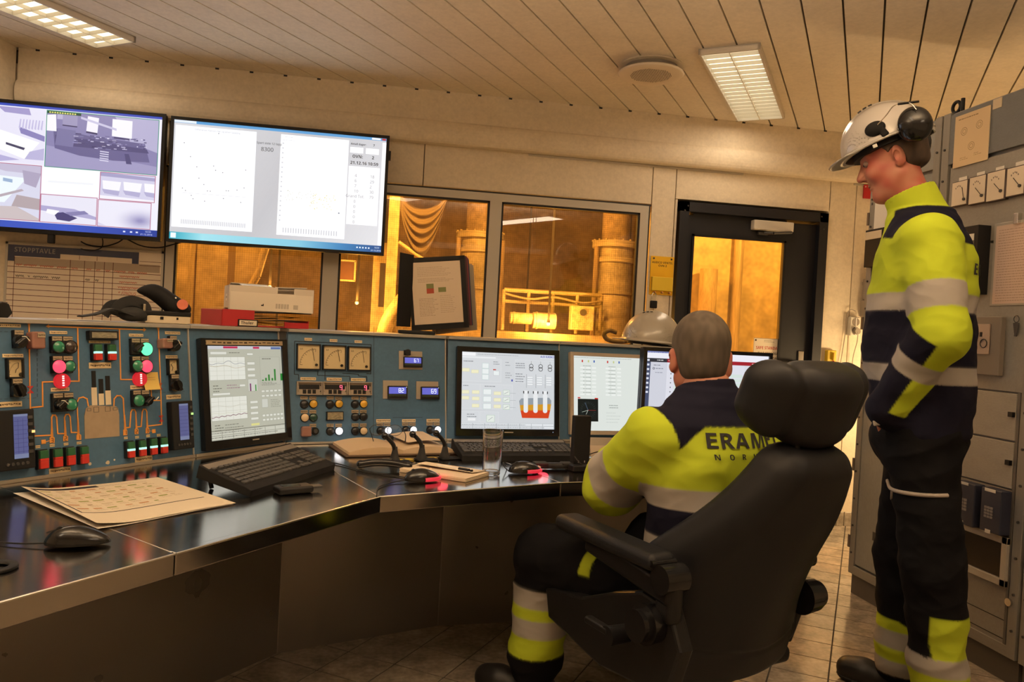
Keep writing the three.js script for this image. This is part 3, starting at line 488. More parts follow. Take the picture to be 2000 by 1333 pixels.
  meter(P, [-0.0887,0.3279], [-0.049,0.2747], [[-0.0758,0.3102], [-0.0686,0.2987], [-0.0733,0.2875]], [-0.0564,0.284]);
  const recorder = (a, b, s0, s1, led, n) => { const r = rect(a, b), q = rect(s0, s1), o = part('recorder_case', rbox(r.w, r.h, 0.03, 0.004, r.u, r.v, 0.015), M.black, P);
    const tex = canvasTexture(128, 384, (c) => { c.fillStyle = '#7d84c8'; c.fillRect(0, 0, 128, 384); c.fillStyle = '#a9b7e6'; c.fillRect(0, 0, 128, 20); c.fillRect(0, 345, 128, 39); c.strokeStyle = '#474f9c'; c.lineWidth = 3; for (let y = 60; y < 340; y += 38) { c.beginPath(); c.moveTo(4, y); c.lineTo(124, y); c.stroke(); } if (n) for (const x of [40, 84]) { c.beginPath(); c.moveTo(x, 40); c.lineTo(x, 340); c.stroke(); } });
    part('recorder_screen', sheet(q.w, q.h, q.u, q.v, 0.0312), glowing(0xffffff, 0.42, { emissiveMap: tex }), o);
    for (let k = 0; k < 6; k++) part('recorder_key', rbox(r.w * 0.13, r.h * 0.055, 0.004, 0.001, r.u + r.w * 0.36, r.v + r.h * (0.36 - k * 0.115), 0.032), M.darkGrey, o);
    part('key_row', [0, 1, 2, 3, 4].map((k) => cyl(r.w * 0.045, r.w * 0.045, 0.003, r.u + (k - 2) * r.w * 0.13, r.v - r.h * 0.4, 0.032, Math.PI / 2, 0, 0, 10)), M.darkGrey, o);
    part('status_light', box(0.008, 0.007, 0.002, led[0], led[1], 0.0345), n ? glowing([1, 0.6, 0.2], 1.4) : glowing([0.6, 1, 0.3], 1.1), o); };
  recorder([-0.6204,0.1932], [-0.5244,0.0329], [-0.5803,0.1805], [-0.5433,0.0623], [-0.5313,0.1317], true);
  recorder([-0.0958,0.1881], [-0.0158,0.0315], [-0.0707,0.179], [-0.0366,0.0618], [-0.0242,0.1442], false);
  // the flow diagram: strips of enamelled steel laid on the face
  const run = (pts, w = 0.0035, name = 'flow_line', m = M.orange) => part(name, pts.slice(1).map(([u, v], i) => { const [a, b] = pts[i], L = Math.hypot(u - a, v - b); return box(L + w, w, 0.0016, (u + a) / 2, (v + b) / 2, 0.0008, 0, 0, Math.atan2(v - b, u - a)); }), m, P);
  run([[-0.5145,0.4315], [-0.5178,0.2607], [-0.52,0.1182], [-0.4676,0.1159]]); run([[-0.4631,0.4234], [-0.1603,0.4214]]);
  run([[-0.3774,0.4199], [-0.3793,0.265], [-0.4158,0.2662]]); run([[-0.4474,0.266], [-0.4839,0.2661], [-0.4852,0.1977], [-0.5144,0.1968]]); run([[-0.2464,0.4192], [-0.2487,0.2658], [-0.2034,0.2644]]);
  run([[-0.4628,0.1108], [-0.462,0.1651], [-0.4586,0.1715], [-0.4517,0.171], [-0.4481,0.1641], [-0.4466,0.1186], [-0.4286,0.117]]);
  run([[-0.4257,0.1112], [-0.4257,0.1624], [-0.4214,0.1708], [-0.4134,0.171], [-0.4093,0.1632], [-0.4078,0.1182], [-0.3909,0.1167]]);
  run([[-0.3876,0.1076], [-0.3875,0.2037], [-0.3813,0.2154], [-0.3688,0.218], [-0.3574,0.2122], [-0.3544,0.1917]]);
  run([[-0.2747,0.1868], [-0.2729,0.2077], [-0.263,0.2169], [-0.2518,0.2163], [-0.2431,0.2074], [-0.2416,0.1086]]); run([[-0.2403,0.1166], [-0.2251,0.1178], [-0.2198,0.1634], [-0.2148,0.1708], [-0.2069,0.1703], [-0.2035,0.1623], [-0.2032,0.1074]]);
  run([[-0.2018,0.1167], [-0.1867,0.1171], [-0.1812,0.1617], [-0.1765,0.17], [-0.1694,0.1696], [-0.1654,0.1615], [-0.1661,0.1063]]); run([[-0.1647,0.1162], [-0.1145,0.1173], [-0.1121,0.246], [-0.1112,0.4249]]); run([[-0.1473,0.2354], [-0.1462,0.1962], [-0.1156,0.1945]]);
  const tri = (p, m = M.orange) => part('flow_mark', ext(p, 0.0016), m, P);
  tri([[-0.5199,0.4371], [-0.5084,0.4375], [-0.5126,0.4239], [-0.5167,0.4237]]); tri([[-0.1168,0.4328], [-0.1058,0.4332], [-0.1099,0.4205], [-0.1134,0.4204]]); tri([[-0.4688,0.4232], [-0.4602,0.429], [-0.4605,0.4188]]); tri([[-0.1549,0.4215], [-0.1643,0.4279], [-0.1649,0.4147]]);
  const nozzle = (p, t, no) => { const o = tri([...p, ...t]); const [u, v] = no.at; part('number', digits(String(no.n), u, v, 0.011, 0.002), M.black, o); };
  nozzle([[-0.4635,0.1536], [-0.4605,0.1533]], [[-0.4593,0.1105], [-0.4559,0.1082], [-0.4565,0.0931], [-0.4699,0.0945], [-0.4693,0.1095], [-0.4662,0.1111]], { n: 3, at: [-0.4631,0.1012] });
  nozzle([[-0.4264,0.1546], [-0.4232,0.1544]], [[-0.4217,0.1108], [-0.4178,0.1085], [-0.4183,0.0947], [-0.4318,0.0953], [-0.4313,0.109], [-0.4284,0.1115]], { n: 2, at: [-0.4248,0.1021] });
  nozzle([[-0.3888,0.1597], [-0.3851,0.1594]], [[-0.3838,0.1113], [-0.3793,0.1088], [-0.3799,0.0941], [-0.3934,0.0954], [-0.3928,0.1097], [-0.3903,0.1119]], { n: 1, at: [-0.3866,0.1023] });
  nozzle([[-0.2421,0.1573], [-0.2394,0.1571]], [[-0.2373,0.1125], [-0.2346,0.1101], [-0.2354,0.0941], [-0.2481,0.0945], [-0.2474,0.1113], [-0.2446,0.1131]], { n: 1, at: [-0.2414,0.1027] });
  nozzle([[-0.204,0.1503], [-0.2017,0.1502]], [[-0.2002,0.1123], [-0.197,0.1094], [-0.1977,0.094], [-0.2099,0.0947], [-0.2092,0.1105], [-0.2062,0.1128]], { n: 2, at: [-0.2034,0.1023] });
  nozzle([[-0.167,0.1477], [-0.1646,0.1475]], [[-0.1625,0.1116], [-0.1597,0.1088], [-0.1605,0.0932], [-0.1725,0.0939], [-0.1717,0.1098], [-0.1687,0.1122]], { n: 3, at: [-0.1664,0.1015] });
  plate(P, [-0.4926,0.1052], [-0.4806,0.0933], M.orange, 'flow_mark'); run([[-0.4804,0.0986], [-0.4689,0.1013]], 0.0016); plate(P, [-0.1497,0.1044], [-0.1376,0.0924], M.orange, 'flow_mark'); run([[-0.1606,0.1006], [-0.15,0.0992]], 0.0016);
  const valve = (a, b, c, d) => tri([a, b, c, d], M.red);
  for (const [x, y] of [[-0.5168,0.2461], [-0.5166,0.133], [-0.1144,0.2394], [-0.1155,0.136]]) { tri([[x - 0.009, y + 0.01], [x + 0.009, y + 0.01], [x, y]], M.red); tri([[x - 0.009, y - 0.01], [x, y], [x + 0.009, y - 0.01]], M.red); }
  const tan = mat([0.36, 0.27, 0.18], 0.7, { map: paintGrain });
  const fur = part('furnace_body', ext([[-0.3687,0.0958], [-0.2608,0.0936], [-0.2589,0.1585], [-0.2624,0.1798], [-0.2689,0.1852], [-0.3489,0.1926], [-0.3619,0.184], [-0.3677,0.1622]], 0.0018), tan, P);
  for (const [a, b] of [[[-0.3386,0.1862], [-0.3234,0.1713]], [[-0.3029,0.1857], [-0.2873,0.1714]], [[-0.3585,0.1838], [-0.3475,0.1762]], [[-0.278,0.1808], [-0.2649,0.1737]]]) { const r = rect(a, b); part('outline', [box(r.w, 0.001, 0.0006, r.u, r.v + r.h / 2, 0.002), box(r.w, 0.001, 0.0006, r.u, r.v - r.h / 2, 0.002), box(0.001, r.h, 0.0006, r.u - r.w / 2, r.v, 0.002), box(0.001, r.h, 0.0006, r.u + r.w / 2, r.v, 0.002)], M.darkGrey, fur); }
  for (const [a, b, c] of [[[-0.341,0.2941], [-0.3281,0.2443], [[-0.3434,0.245], [-0.3265,0.1916]]], [[-0.3198,0.2696], [-0.3056,0.2252], [[-0.3216,0.2259], [-0.3053,0.1912]]], [[-0.2986,0.2781], [-0.2842,0.2334], [[-0.3004,0.2341], [-0.2829,0.1907]]]]) { plate(P, a, b, M.black, 'electrode_strip'); plate(P, c[0], c[1], M.cream, 'electrode_strip'); }
  for (const [a, b] of [[[-0.5258,0.405], [-0.4883,0.3573]], [[-0.1208,0.3925], [-0.0835,0.36]]]) { const r = rect(a, b), o = part('switch_cover', rbox(r.w, r.h, 0.035, 0.006, r.u, r.v, 0.0178), clearRed, P); part('guarded_switch', [rbox(r.w * 0.45, r.h * 0.4, 0.01, 0.003, r.u + r.w * 0.1, r.v - r.h * 0.1, 0.008)], M.red, o); part('legend', rbox(r.w * 0.55, r.h * 0.28, 0.002, 0.0005, r.u + r.w * 0.14, r.v + r.h * 0.27, 0.037), tagMat, o); }
  const dash = (a, b) => { const L = Math.hypot(b[0] - a[0], b[1] - a[1]), n = Math.max(2, Math.round(L / 0.014)), g = []; for (let k = 0; k < n; k++) { const t = (k + 0.5) / n; g.push(box(0.009, 0.0008, 0.0005, a[0] + (b[0] - a[0]) * t, a[1] + (b[1] - a[1]) * t, 0.0005, 0, 0, Math.atan2(b[1] - a[1], b[0] - a[0]))); } part('dashed_line', g, M.black, P); };
  dash([-0.5969,0.4053], [-0.493,0.407]); dash([-0.493,0.407], [-0.4987,0.2223]); dash([-0.4987,0.2223], [-0.6025,0.224]); dash([-0.1343,0.2194], [-0.0202,0.2196]); dash([-0.5634,0.2466], [-0.5183,0.2454]);
  part('chipped_paint', [[-0.2795,0.0243], [-0.304,0.0182], [-0.3559,0.0219], [-0.3004,0.019]].map(([u, v], i) => cyl(0.003 + 0.001 * i, 0.002, 0.0004, u, v, 0.0003, Math.PI / 2, 0, 0, 7)), M.cream, P);
}
{ const P = PB, Q = (a, b, m, n) => plate(P, a, b, m, n);
  meter(P, [0.034,0.3853], [0.1265,0.2849], [[0.0932,0.3703], [0.1026,0.3202]], [0.1106,0.3043]); meter(P, [0.1347,0.3839], [0.2278,0.286], [[0.1943,0.3686], [0.2028,0.3197]], [0.211,0.3041]); meter(P, [0.2356,0.3823], [0.3303,0.2854], [[0.2959,0.3667], [0.3023,0.318]], [0.3118,0.3022]);
  Q([0.0643,0.4093], [0.0938,0.3985]); Q([0.1635,0.4081], [0.194,0.3977]); Q([0.2643,0.4074], [0.2952,0.3973]); Q([0.0511,0.2561], [0.1114,0.2447]); Q([0.153,0.2562], [0.2131,0.244]); Q([0.2508,0.2557], [0.3111,0.2433]);
  const line = (...p) => part('frame_line', p.slice(1).map(([u, v], i) => { const [a, b] = p[i], L = Math.hypot(u - a, v - b); return box(L, 0.0022, 0.0012, (u + a) / 2, (v + b) / 2, 0.0006, 0, 0, Math.atan2(v - b, u - a)); }), M.black, P);
  line([0.0447,0.2452], [0.0444,0.2657], [0.0277,0.267], [0.0272,0.3948], [0.3336,0.3923], [0.3325,0.2736], [0.3148,0.2744]); line([0.1187,0.2826], [0.1179,0.2645], [0.2464,0.2625], [0.2465,0.2456]); line([0.1464,0.2832], [0.1468,0.2467]); line([0.2166,0.2741], [0.2817,0.2716], [0.2818,0.2647], [0.3159,0.2626], [0.3161,0.2439]);
  for (const [a, b, t] of [[[0.0362,0.2395], [0.1339,0.188], ''], [[0.1364,0.2398], [0.2346,0.188], '9.'], [[0.2368,0.2396], [0.3341,0.188], '9.']]) {
    const r = rect(a, b), o = part('counter_case', [box(r.w, 0.0035, 0.016, r.u, r.v + r.h / 2 - 0.002, 0.008), box(r.w, 0.0035, 0.016, r.u, r.v - r.h / 2 + 0.002, 0.008), box(0.0035, r.h, 0.016, r.u - r.w / 2 + 0.002, r.v, 0.008), box(0.0035, r.h, 0.016, r.u + r.w / 2 - 0.002, r.v, 0.008), box(r.w, r.h, 0.004, r.u, r.v, 0.002)], M.beige, P);
    part('counter_window', [box(r.w * 0.8, r.h * 0.34, 0.002, r.u, r.v + r.h * 0.1, 0.005), ...[-1, 0, 1].map((k) => box(r.w * 0.13, r.h * 0.3, 0.004, r.u + k * r.w * 0.19, r.v - r.h * 0.26, 0.006))], M.black, o);
    part('counter_screw', [[-1, 1], [1, 1], [-1, -1], [1, -1]].map(([i, j]) => cyl(0.002, 0.002, 0.002, r.u + i * r.w * 0.44, r.v + j * r.h * 0.22, 0.005, Math.PI / 2, 0, 0, 8)), M.black, o);
    if (t) part('figure', digits(t, r.u + r.w * 0.24, r.v + r.h * 0.06, 0.017, 0.0075), glowing([1, 0.12, 0.2], 2.2), o); }
  const set = (a, b) => { const r = rect(a, b); part('lamp_carrier', rbox(r.w, r.h, 0.01, 0.002, r.u, r.v, 0.005), M.black, P); };
  const leg = (a, b) => plate(P, a, b, tagMat, 'legend_plate');
  for (const [x, y] of [[[0.0674,0.1519], [0.1022,0.1534]], [[0.1673,0.1518], [0.2028,0.1534]], [[0.2679,0.1517], [0.3028,0.1533]]]) { lamp(P, x, 0.0145, 'black'); lamp(P, y, 0.0145, 'yellow'); }
  for (const [a, b] of [[[0.0522,0.183], [0.0799,0.1708]], [[0.0864,0.1826], [0.1139,0.1699]], [[0.1538,0.1834], [0.1819,0.1705]], [[0.1881,0.1825], [0.2149,0.1696]], [[0.2535,0.1833], [0.2824,0.1702]], [[0.2878,0.1824], [0.3154,0.1693]], [[0.054,0.1295], [0.0812,0.1176]], [[0.0871,0.1294], [0.1141,0.1169]], [[0.2539,0.1297], [0.2828,0.1174]], [[0.2882,0.1295], [0.3157,0.1172]], [[0.0894,0.0768], [0.1147,0.0642]], [[0.1551,0.0765], [0.183,0.0637]], [[0.1892,0.076], [0.2159,0.0632]], [[0.2549,0.0762], [0.2832,0.0632]], [[0.2885,0.0758], [0.316,0.0628]], [[0.3575,0.0776], [0.3855,0.0644]], [[0.3883,0.0772], [0.4154,0.064]], [[0.4663,0.0773], [0.4941,0.064]], [[0.497,0.0769], [0.5251,0.0635]], [[0.5736,0.0771], [0.6023,0.0635]], [[0.6054,0.0767], [0.6337,0.0631]]]) leg(a, b);
  lamp(P, [0.0697,0.1009], 0.0145, 'cream'); lamp(P, [0.1029,0.1006], 0.0145, 'darkgreen'); lamp(P, [0.2693,0.1023], 0.0145, 'black'); lamp(P, [0.3031,0.103], 0.0145, 'black');
  lamp(P, [0.17,0.0474], 0.0145, 'black'); lamp(P, [0.2038,0.0473], 0.0145, 'white', true); lamp(P, [0.2697,0.0467], 0.0145, 'black'); lamp(P, [0.3035,0.0461], 0.0145, 'cream');
  for (const [x, y] of [[[0.3744,0.0459], [0.4053,0.0465]], [[0.4825,0.0462], [0.5145,0.0463]], [[0.5902,0.0455], [0.6227,0.0455]]]) { lamp(P, x, 0.0145, 'black'); lamp(P, y, 0.0142, 'white', true); }
  Q([0.3557,0.092], [0.4165,0.079]); Q([0.4657,0.0909], [0.5251,0.0788]); Q([0.5737,0.0909], [0.6326,0.0786]);
  { const r = rect([0.1519,0.1239], [0.2194,0.0886]), o = part('display_case', rbox(r.w, r.h, 0.012, 0.002, r.u, r.v, 0.006), M.black, P); part('display_window', box(r.w * 0.9, r.h * 0.8, 0.002, r.u, r.v, 0.0125), mat([0.55, 0.47, 0.3], 0.3, { map: smear }), o); }
  { const [u, v] = [0.072,0.0481], o = part('switch_cover', rbox(0.037, 0.04, 0.03, 0.006, u, v, 0.0155), clearRed, P); part('guarded_switch', cyl(0.011, 0.011, 0.012, u, v - 0.004, 0.008, Math.PI / 2), M.red, o); }
  { const [u, v] = [0.1093,0.0485], o = part('key_switch', cyl(0.014, 0.015, 0.012, u, v, 0.006, Math.PI / 2), M.blackGloss, P); part('key_slot', [cyl(0.008, 0.008, 0.003, u, v, 0.013, Math.PI / 2), box(0.002, 0.01, 0.002, u, v, 0.015)], M.darkGrey, o); }
  for (const [a, b, c, d, t, e] of [[[0.4516,0.3713], [0.5545,0.2955], [0.4725,0.3433], [0.5444,0.3203], '67', 0], [[0.3832,0.2486], [0.4901,0.174], [0.4048,0.2213], [0.4784,0.1942], '82', 1], [[0.5277,0.2468], [0.6269,0.1727], [0.549,0.2194], [0.621,0.1917], '69', 1]]) {
    const r = rect(a, b), q = rect(c, d), o = part('readout_plate', rbox(r.w, r.h, 0.004, 0.001, r.u, r.v, 0.002), M.beige, P);
    part('readout_case', rbox(q.w * 1.14, q.h * 1.9, 0.012, 0.002, q.u + 0.002, q.v - q.h * 0.25, 0.009), M.black, o);
    part('readout_screen', box(q.w, q.h, 0.001, q.u, q.v, 0.0155), glowing([0.13, 0.14, 0.62], 0.95), o);
    part('figure', digits(t, q.u + q.w * 0.12, q.v, q.h * 0.6, 0.0165), glowing([0.9, 0.93, 1], 1.3), o);
    part('key_strip', box(q.w, q.h * 0.3, 0.001, q.u, q.v - q.h * 0.72, 0.0155), mat([0.03, 0.045, 0.02], 0.4), o);
    if (e) part('status_light', cyl(0.0015, 0.0015, 0.001, q.u + q.w * 0.52, q.v + q.h * 0.5, 0.016, Math.PI / 2, 0, 0, 8), glowing([0.9, 1, 0.7], 1.5), o);
    else part('dial_knob', [cyl(0.012, 0.012, 0.012, 0.4866,0.3659, 0.01, Math.PI / 2), rbox(0.03, 0.02, 0.006, 0.001, 0.4866,0.3648, 0.006)], M.black, o); }
  part('panel_joint', [box(0.0012, PH, 0.0006, 0.345,0.247, 0.0003), box(0.13, 0.0012, 0.0006, 0.4912,0.0982, 0.0003)], M.black, P);
}
// ---------------------------------------------------------------- screens
const lines = (c, x, y, w, n, dy, col = '#9a9a9a', h = 3) => { c.fillStyle = col; for (let k = 0; k < n; k++) { let q = x; while (q < x + w * (0.7 + 0.3 * ((k * 37) % 10) / 10)) { const l = 6 + ((q * 13 + k * 7) % 17); c.fillRect(q, y + k * dy, l, h); q += l + 4; } } };
const field = (c, x, y, w, h, f, s) => { c.fillStyle = f; c.fillRect(x, y, w, h); if (s) { c.strokeStyle = s; c.lineWidth = 2; c.strokeRect(x, y, w, h); } };
function curve(c, x, y, w, h, f, col, lw = 2) { c.strokeStyle = col; c.lineWidth = lw; c.beginPath(); for (let i = 0; i <= 60; i++) { const t = i / 60, yy = y + h * f(t); i ? c.lineTo(x + w * t, yy) : c.moveTo(x, yy); } c.stroke(); }
const cctvTex = canvasTexture(1400, 800, (c, W, Hh) => {
  const X = (u) => u * W, Y_ = (v) => v * Hh; let s = 11; const r = (a, b) => { s = (s * 1664525 + 1013904223) >>> 0; return a + (b - a) * s / 4294967296; };
  c.fillStyle = '#f4f2ff'; c.fillRect(0, 0, W, Hh); c.fillStyle = '#3f52b8'; c.fillRect(0, 0, W, Y_(0.02));
  const cell = (u0, v0, u1, v1, bg, paint, edge) => { c.save(); c.beginPath(); c.rect(X(u0), Y_(v0), X(u1 - u0), Y_(v1 - v0)); c.clip(); c.translate(X(u0), Y_(v0)); c.scale(X(u1 - u0) / 100, Y_(v1 - v0) / 100); c.fillStyle = bg; c.fillRect(0, 0, 100, 100); paint(); c.restore(); if (edge) { c.strokeStyle = edge; c.lineWidth = 4; c.strokeRect(X(u0), Y_(v0), X(u1 - u0), Y_(v1 - v0)); } };
  const q = (col, ...p) => { c.fillStyle = col; c.beginPath(); p.forEach(([x, y], i) => (i ? c.lineTo(x, y) : c.moveTo(x, y))); c.fill(); };
  cell(0.505, 0.028, 0.985, 0.485, '#8d87b4', () => {      // furnace front seen by the camera
    q('#b9b4d6', [60, 0], [100, 0], [100, 60], [75, 45]); q('#a49ec6', [0, 62], [100, 85], [100, 100], [0, 100]); q('#6d6794', [6, 30], [40, 40], [88, 45], [93, 78], [60, 80], [30, 76], [8, 66]);
    q('#58527e', [8, 42], [90, 55], [92, 62], [8, 60]); q('#7f7aa6', [10, 30], [26, 32], [24, 62], [8, 60]);
    for (let k = 0; k < 70; k++) { c.fillStyle = ['#4a4470', '#c9c4e4', '#8e88b6', '#5d5786', '#e0dcf2'][k % 5]; const x = r(22, 88), y = r(36, 60); c.fillRect(x, y, r(0.6, 5), r(0.6, 2.4)); }
    q('#fbf9ff', [0, 8], [8, 6], [9, 36], [0, 36]); q('#a19bc0', [14, 4], [27, 4], [27, 24], [14, 24]); q('#f6f3ff', [36, 4], [46, 6], [45, 34], [35, 32]); q('#faf8ff', [58, 5], [76, 6], [76, 38], [58, 36]); q('#bdb8d8', [9, 4], [14, 4], [14, 14], [9, 14]);
    q('#3f3a63', [14, 23], [27, 24], [27, 26], [14, 25]); q('#3f3a63', [35, 31], [45, 33], [45, 36], [35, 34]); q('#4b4572', [60, 37], [74, 38], [74, 41], [60, 40]); q('#cdc9e6', [30, 6], [62, 22], [62, 26], [30, 10]);
    for (let k = 0; k < 5; k++) q('#d9d5ee', [48, 64 + k * 4], [56, 65 + k * 4], [56, 67 + k * 4], [48, 66 + k * 4]);
    q('#55507c', [70, 66], [74, 66], [77, 84], [72, 84]); c.fillStyle = '#1d4a38'; c.fillRect(0, 0, 30, 5); c.fillStyle = '#e7e27a'; for (let x = 2; x < 26; x += 2.2) c.fillRect(x, 1.6, 1.5, 2.6);
  }, '#2f8f72');
  cell(0, 0.028, 0.5, 0.475, '#ece9fb', () => { q('#a89fd0', [60, 0], [86, 0], [88, 12], [66, 10]); q('#ffffff', [40, 30], [96, 60], [84, 92], [34, 58]); q('#8f87bf', [78, 34], [100, 48], [100, 58], [80, 46]); q('#bab3de', [40, 78], [80, 94], [60, 100], [40, 100]); q('#4d4a66', [68, 64], [84, 72], [83, 76], [68, 68]); q('#c0bae0', [88, 78], [100, 70], [100, 92], [84, 92]); for (let k = 0; k < 8; k++) q('#c8c2e6', [78 + k * 2.6, 36], [79 + k * 2.6, 20], [80 + k * 2.6, 20], [79.4 + k * 2.6, 38]); c.fillStyle = '#d8d64a'; for (let x = 40; x < 62; x += 2) c.fillRect(x, 92, 1.4, 3); });
  cell(0, 0.485, 0.492, 0.935, '#dcdcf0', () => { q('#c8c0d8', [40, 0], [100, 0], [100, 16], [70, 14]); q('#f2fbff', [40, 20], [88, 24], [70, 70], [40, 70]); q('#b3a9c4', [84, 10], [100, 14], [96, 40], [86, 34]); q('#b8a9ae', [80, 55], [100, 60], [100, 80], [76, 76]); q('#cfc2c4', [34, 80], [80, 76], [100, 96], [100, 100], [30, 100]); q('#9fb6d6', [68, 26], [76, 28], [76, 34], [68, 32]); q('#bcaeb8', [34, 78], [84, 44], [86, 47], [34, 84]); }, '#b76a86');
  cell(0.497, 0.49, 0.738, 0.705, '#ffffff', () => { q('#f4f6fb', [10, 50], [90, 48], [90, 55], [10, 57]); });
  cell(0.742, 0.495, 0.98, 0.715, '#d8d5ee', () => { for (const x of [4, 42, 80]) { q('#fbfaff', [x, 30], [x + 34, 32], [x + 30, 82], [x + 3, 78]); q('#b8b3d8', [x, 62], [x + 32, 66], [x + 30, 84], [x + 4, 78]); } q('#aaa4cc', [0, 0], [100, 8], [100, 20], [0, 14]); q('#f7f5ff', [0, 86], [100, 92], [100, 100], [0, 100]); }, '#b76a86');
  cell(0.495, 0.712, 0.733, 0.938, '#eceaf9', () => { q('#b4aed6', [0, 40], [60, 46], [100, 70], [100, 80], [0, 58]); q('#4d4879', [24, 66], [40, 60], [66, 78], [52, 92], [30, 88]); q('#ffffff', [12, 52], [34, 56], [26, 72], [10, 66]); q('#8a85b4', [44, 60], [78, 50], [86, 60], [54, 72]); }, '#b76a86');
  cell(0.738, 0.722, 0.967, 0.94, '#f0eefc', () => { const g = c.createRadialGradient(80, 70, 4, 80, 70, 55); g.addColorStop(0, '#9b96c4'); g.addColorStop(1, 'rgba(240,238,252,0)'); c.fillStyle = g; c.fillRect(0, 0, 100, 100); q('#dedaf0', [0, 84], [16, 96], [0, 100]); }, '#b76a86');
  const g = c.createLinearGradient(0, 0, W, 0); g.addColorStop(0, '#3c55b4'); g.addColorStop(0.6, '#3d5ac6'); g.addColorStop(1, '#27409a'); c.fillStyle = g; c.fillRect(0, Y_(0.945), W, Y_(0.055));
  c.fillStyle = '#e8ecff'; for (const u of [0.85, 0.88, 0.905]) c.fillRect(X(u), Y_(0.965), 14, 10); c.font = '15px sans-serif'; c.fillText('10:59', X(0.945), Y_(0.968)); c.fillText('21.12.2016', X(0.925), Y_(0.99));
});
const chartTex = canvasTexture(1400, 800, (c, W, Hh) => {
  const g = c.createLinearGradient(0, 0, W, Hh); g.addColorStop(0, '#d4d4d8'); g.addColorStop(0.5, '#bdbdc2'); g.addColorStop(1, '#dedee2'); c.fillStyle = g; c.fillRect(0, 0, W, Hh);
  c.fillStyle = '#5b9bd0'; c.fillRect(0, 0, W, 18); c.fillStyle = '#dfe9f4'; c.fillRect(0, 0, 140, 16); c.fillStyle = '#c23b33'; c.fillRect(W - 30, 2, 26, 12); c.fillStyle = '#ffffff'; c.fillRect(W - 100, 2, 60, 12); c.fillRect(W - 26, 30, 26, 720);
  field(c, 10, 34, 520, 684, '#f8f9fc'); field(c, 60, 96, 420, 560, '#fdfdff', '#eef0f5'); field(c, 690, 34, 455, 690, '#f9fafc'); field(c, 720, 90, 370, 570, '#fdfdff', '#f0f1f5');
  let s = 5; const r = () => { s = (s * 1664525 + 1013904223) >>> 0; return s / 4294967296; };
  c.fillStyle = '#8a8a92'; for (const [x, y] of [[285, 68], [68, 150], [112, 240], [155, 305], [262, 290], [276, 318], [322, 330], [470, 300], [172, 380], [205, 420], [70, 455], [90, 470], [128, 500], [140, 522], [230, 462], [248, 462], [350, 450], [365, 450], [420, 440], [465, 422], [335, 505], [448, 522], [215, 532]]) { c.beginPath(); c.arc(x, y, 3.4, 0, 7); c.fill(); }
  c.fillStyle = '#c9cad0'; c.fillRect(62, 484, 416, 2); for (let x = 70; x < 480; x += 12) c.fillRect(x, 664, 6, 30); for (let x = 730; x < 1090; x += 17) c.fillRect(x, 672, 7, 34); for (let y = 90; y < 640; y += 33) c.fillRect(702, y, 10, 9);
  for (let k = 0; k < 34; k++) { c.fillStyle = '#b7b7a0'; c.fillRect(735 + r() * 190, 400 + r() * 90, 4, 4); } for (let k = 0; k < 40; k++) { c.fillStyle = '#d8c95a'; c.fillRect(900 + r() * 170, 420 + r() * 110, 5, 4); } c.fillStyle = '#7d8290'; c.beginPath(); c.arc(1100, 545, 5, 0, 7); c.fill();
  c.fillStyle = '#c2c4cc'; c.font = '17px sans-serif'; c.fillText('Differanse mellom før og etter tapping', 130, 60); lines(c, 700, 48, 90, 2, 22, '#cfd0d6');
  c.fillStyle = '#3c3c40'; c.font = '20px sans-serif'; c.fillText('Spart siste 12 tapp', 532, 112); c.font = '38px sans-serif'; c.fillText('8300', 562, 160);
  c.font = 'bold 17px sans-serif'; c.fillText('Antall dager:', 1158, 62); c.font = 'bold 22px sans-serif'; c.fillText('7', 1310, 62); field(c, 1155, 78, 90, 40, '#fafafa'); field(c, 1262, 78, 90, 40, '#fafafa');
  c.fillStyle = '#38383c'; c.font = 'bold 30px sans-serif'; c.fillText('OVN:', 1172, 152); c.fillText('2', 1305, 152); c.font = 'bold 29px sans-serif'; c.fillText('21.12.16 10:59', 1160, 196);
  field(c, 1152, 210, 212, 406, '#fbfbfd'); c.strokeStyle = '#e4e5ea'; for (let k = 1; k < 11; k++) { c.beginPath(); c.moveTo(1152, 210 + k * 37); c.lineTo(1364, 210 + k * 37); c.stroke(); }
  c.fillStyle = '#98989e'; c.font = '27px sans-serif'; ['4', '6', '7', '10', 'Grand Tot.', '0', '0', '0', '0', '0'].forEach((t, k) => c.fillText(t, t.length > 4 ? 1140 : 1195, 284 + k * 36)); ['18', '29', '2', '30', '79'].forEach((t, k) => c.fillText(t, 1300, 284 + k * 36));
  const t = c.createLinearGradient(0, 0, W, 0); t.addColorStop(0, '#2fa3b8'); t.addColorStop(0.15, '#9fdbe6'); t.addColorStop(0.6, '#7fc4dc'); t.addColorStop(0.8, '#3f83b8'); t.addColorStop(1, '#1f4a86'); c.fillStyle = t; c.fillRect(0, 752, W, 48); c.fillStyle = '#e9f4ff'; c.fillRect(8, 758, 34, 34); c.font = '14px sans-serif'; c.fillText('10:59', 1352, 772); c.fillText('21.12.2016', 1330, 792); for (let k = 0; k < 5; k++) c.fillRect(1230 + k * 20, 768, 10, 10);
});
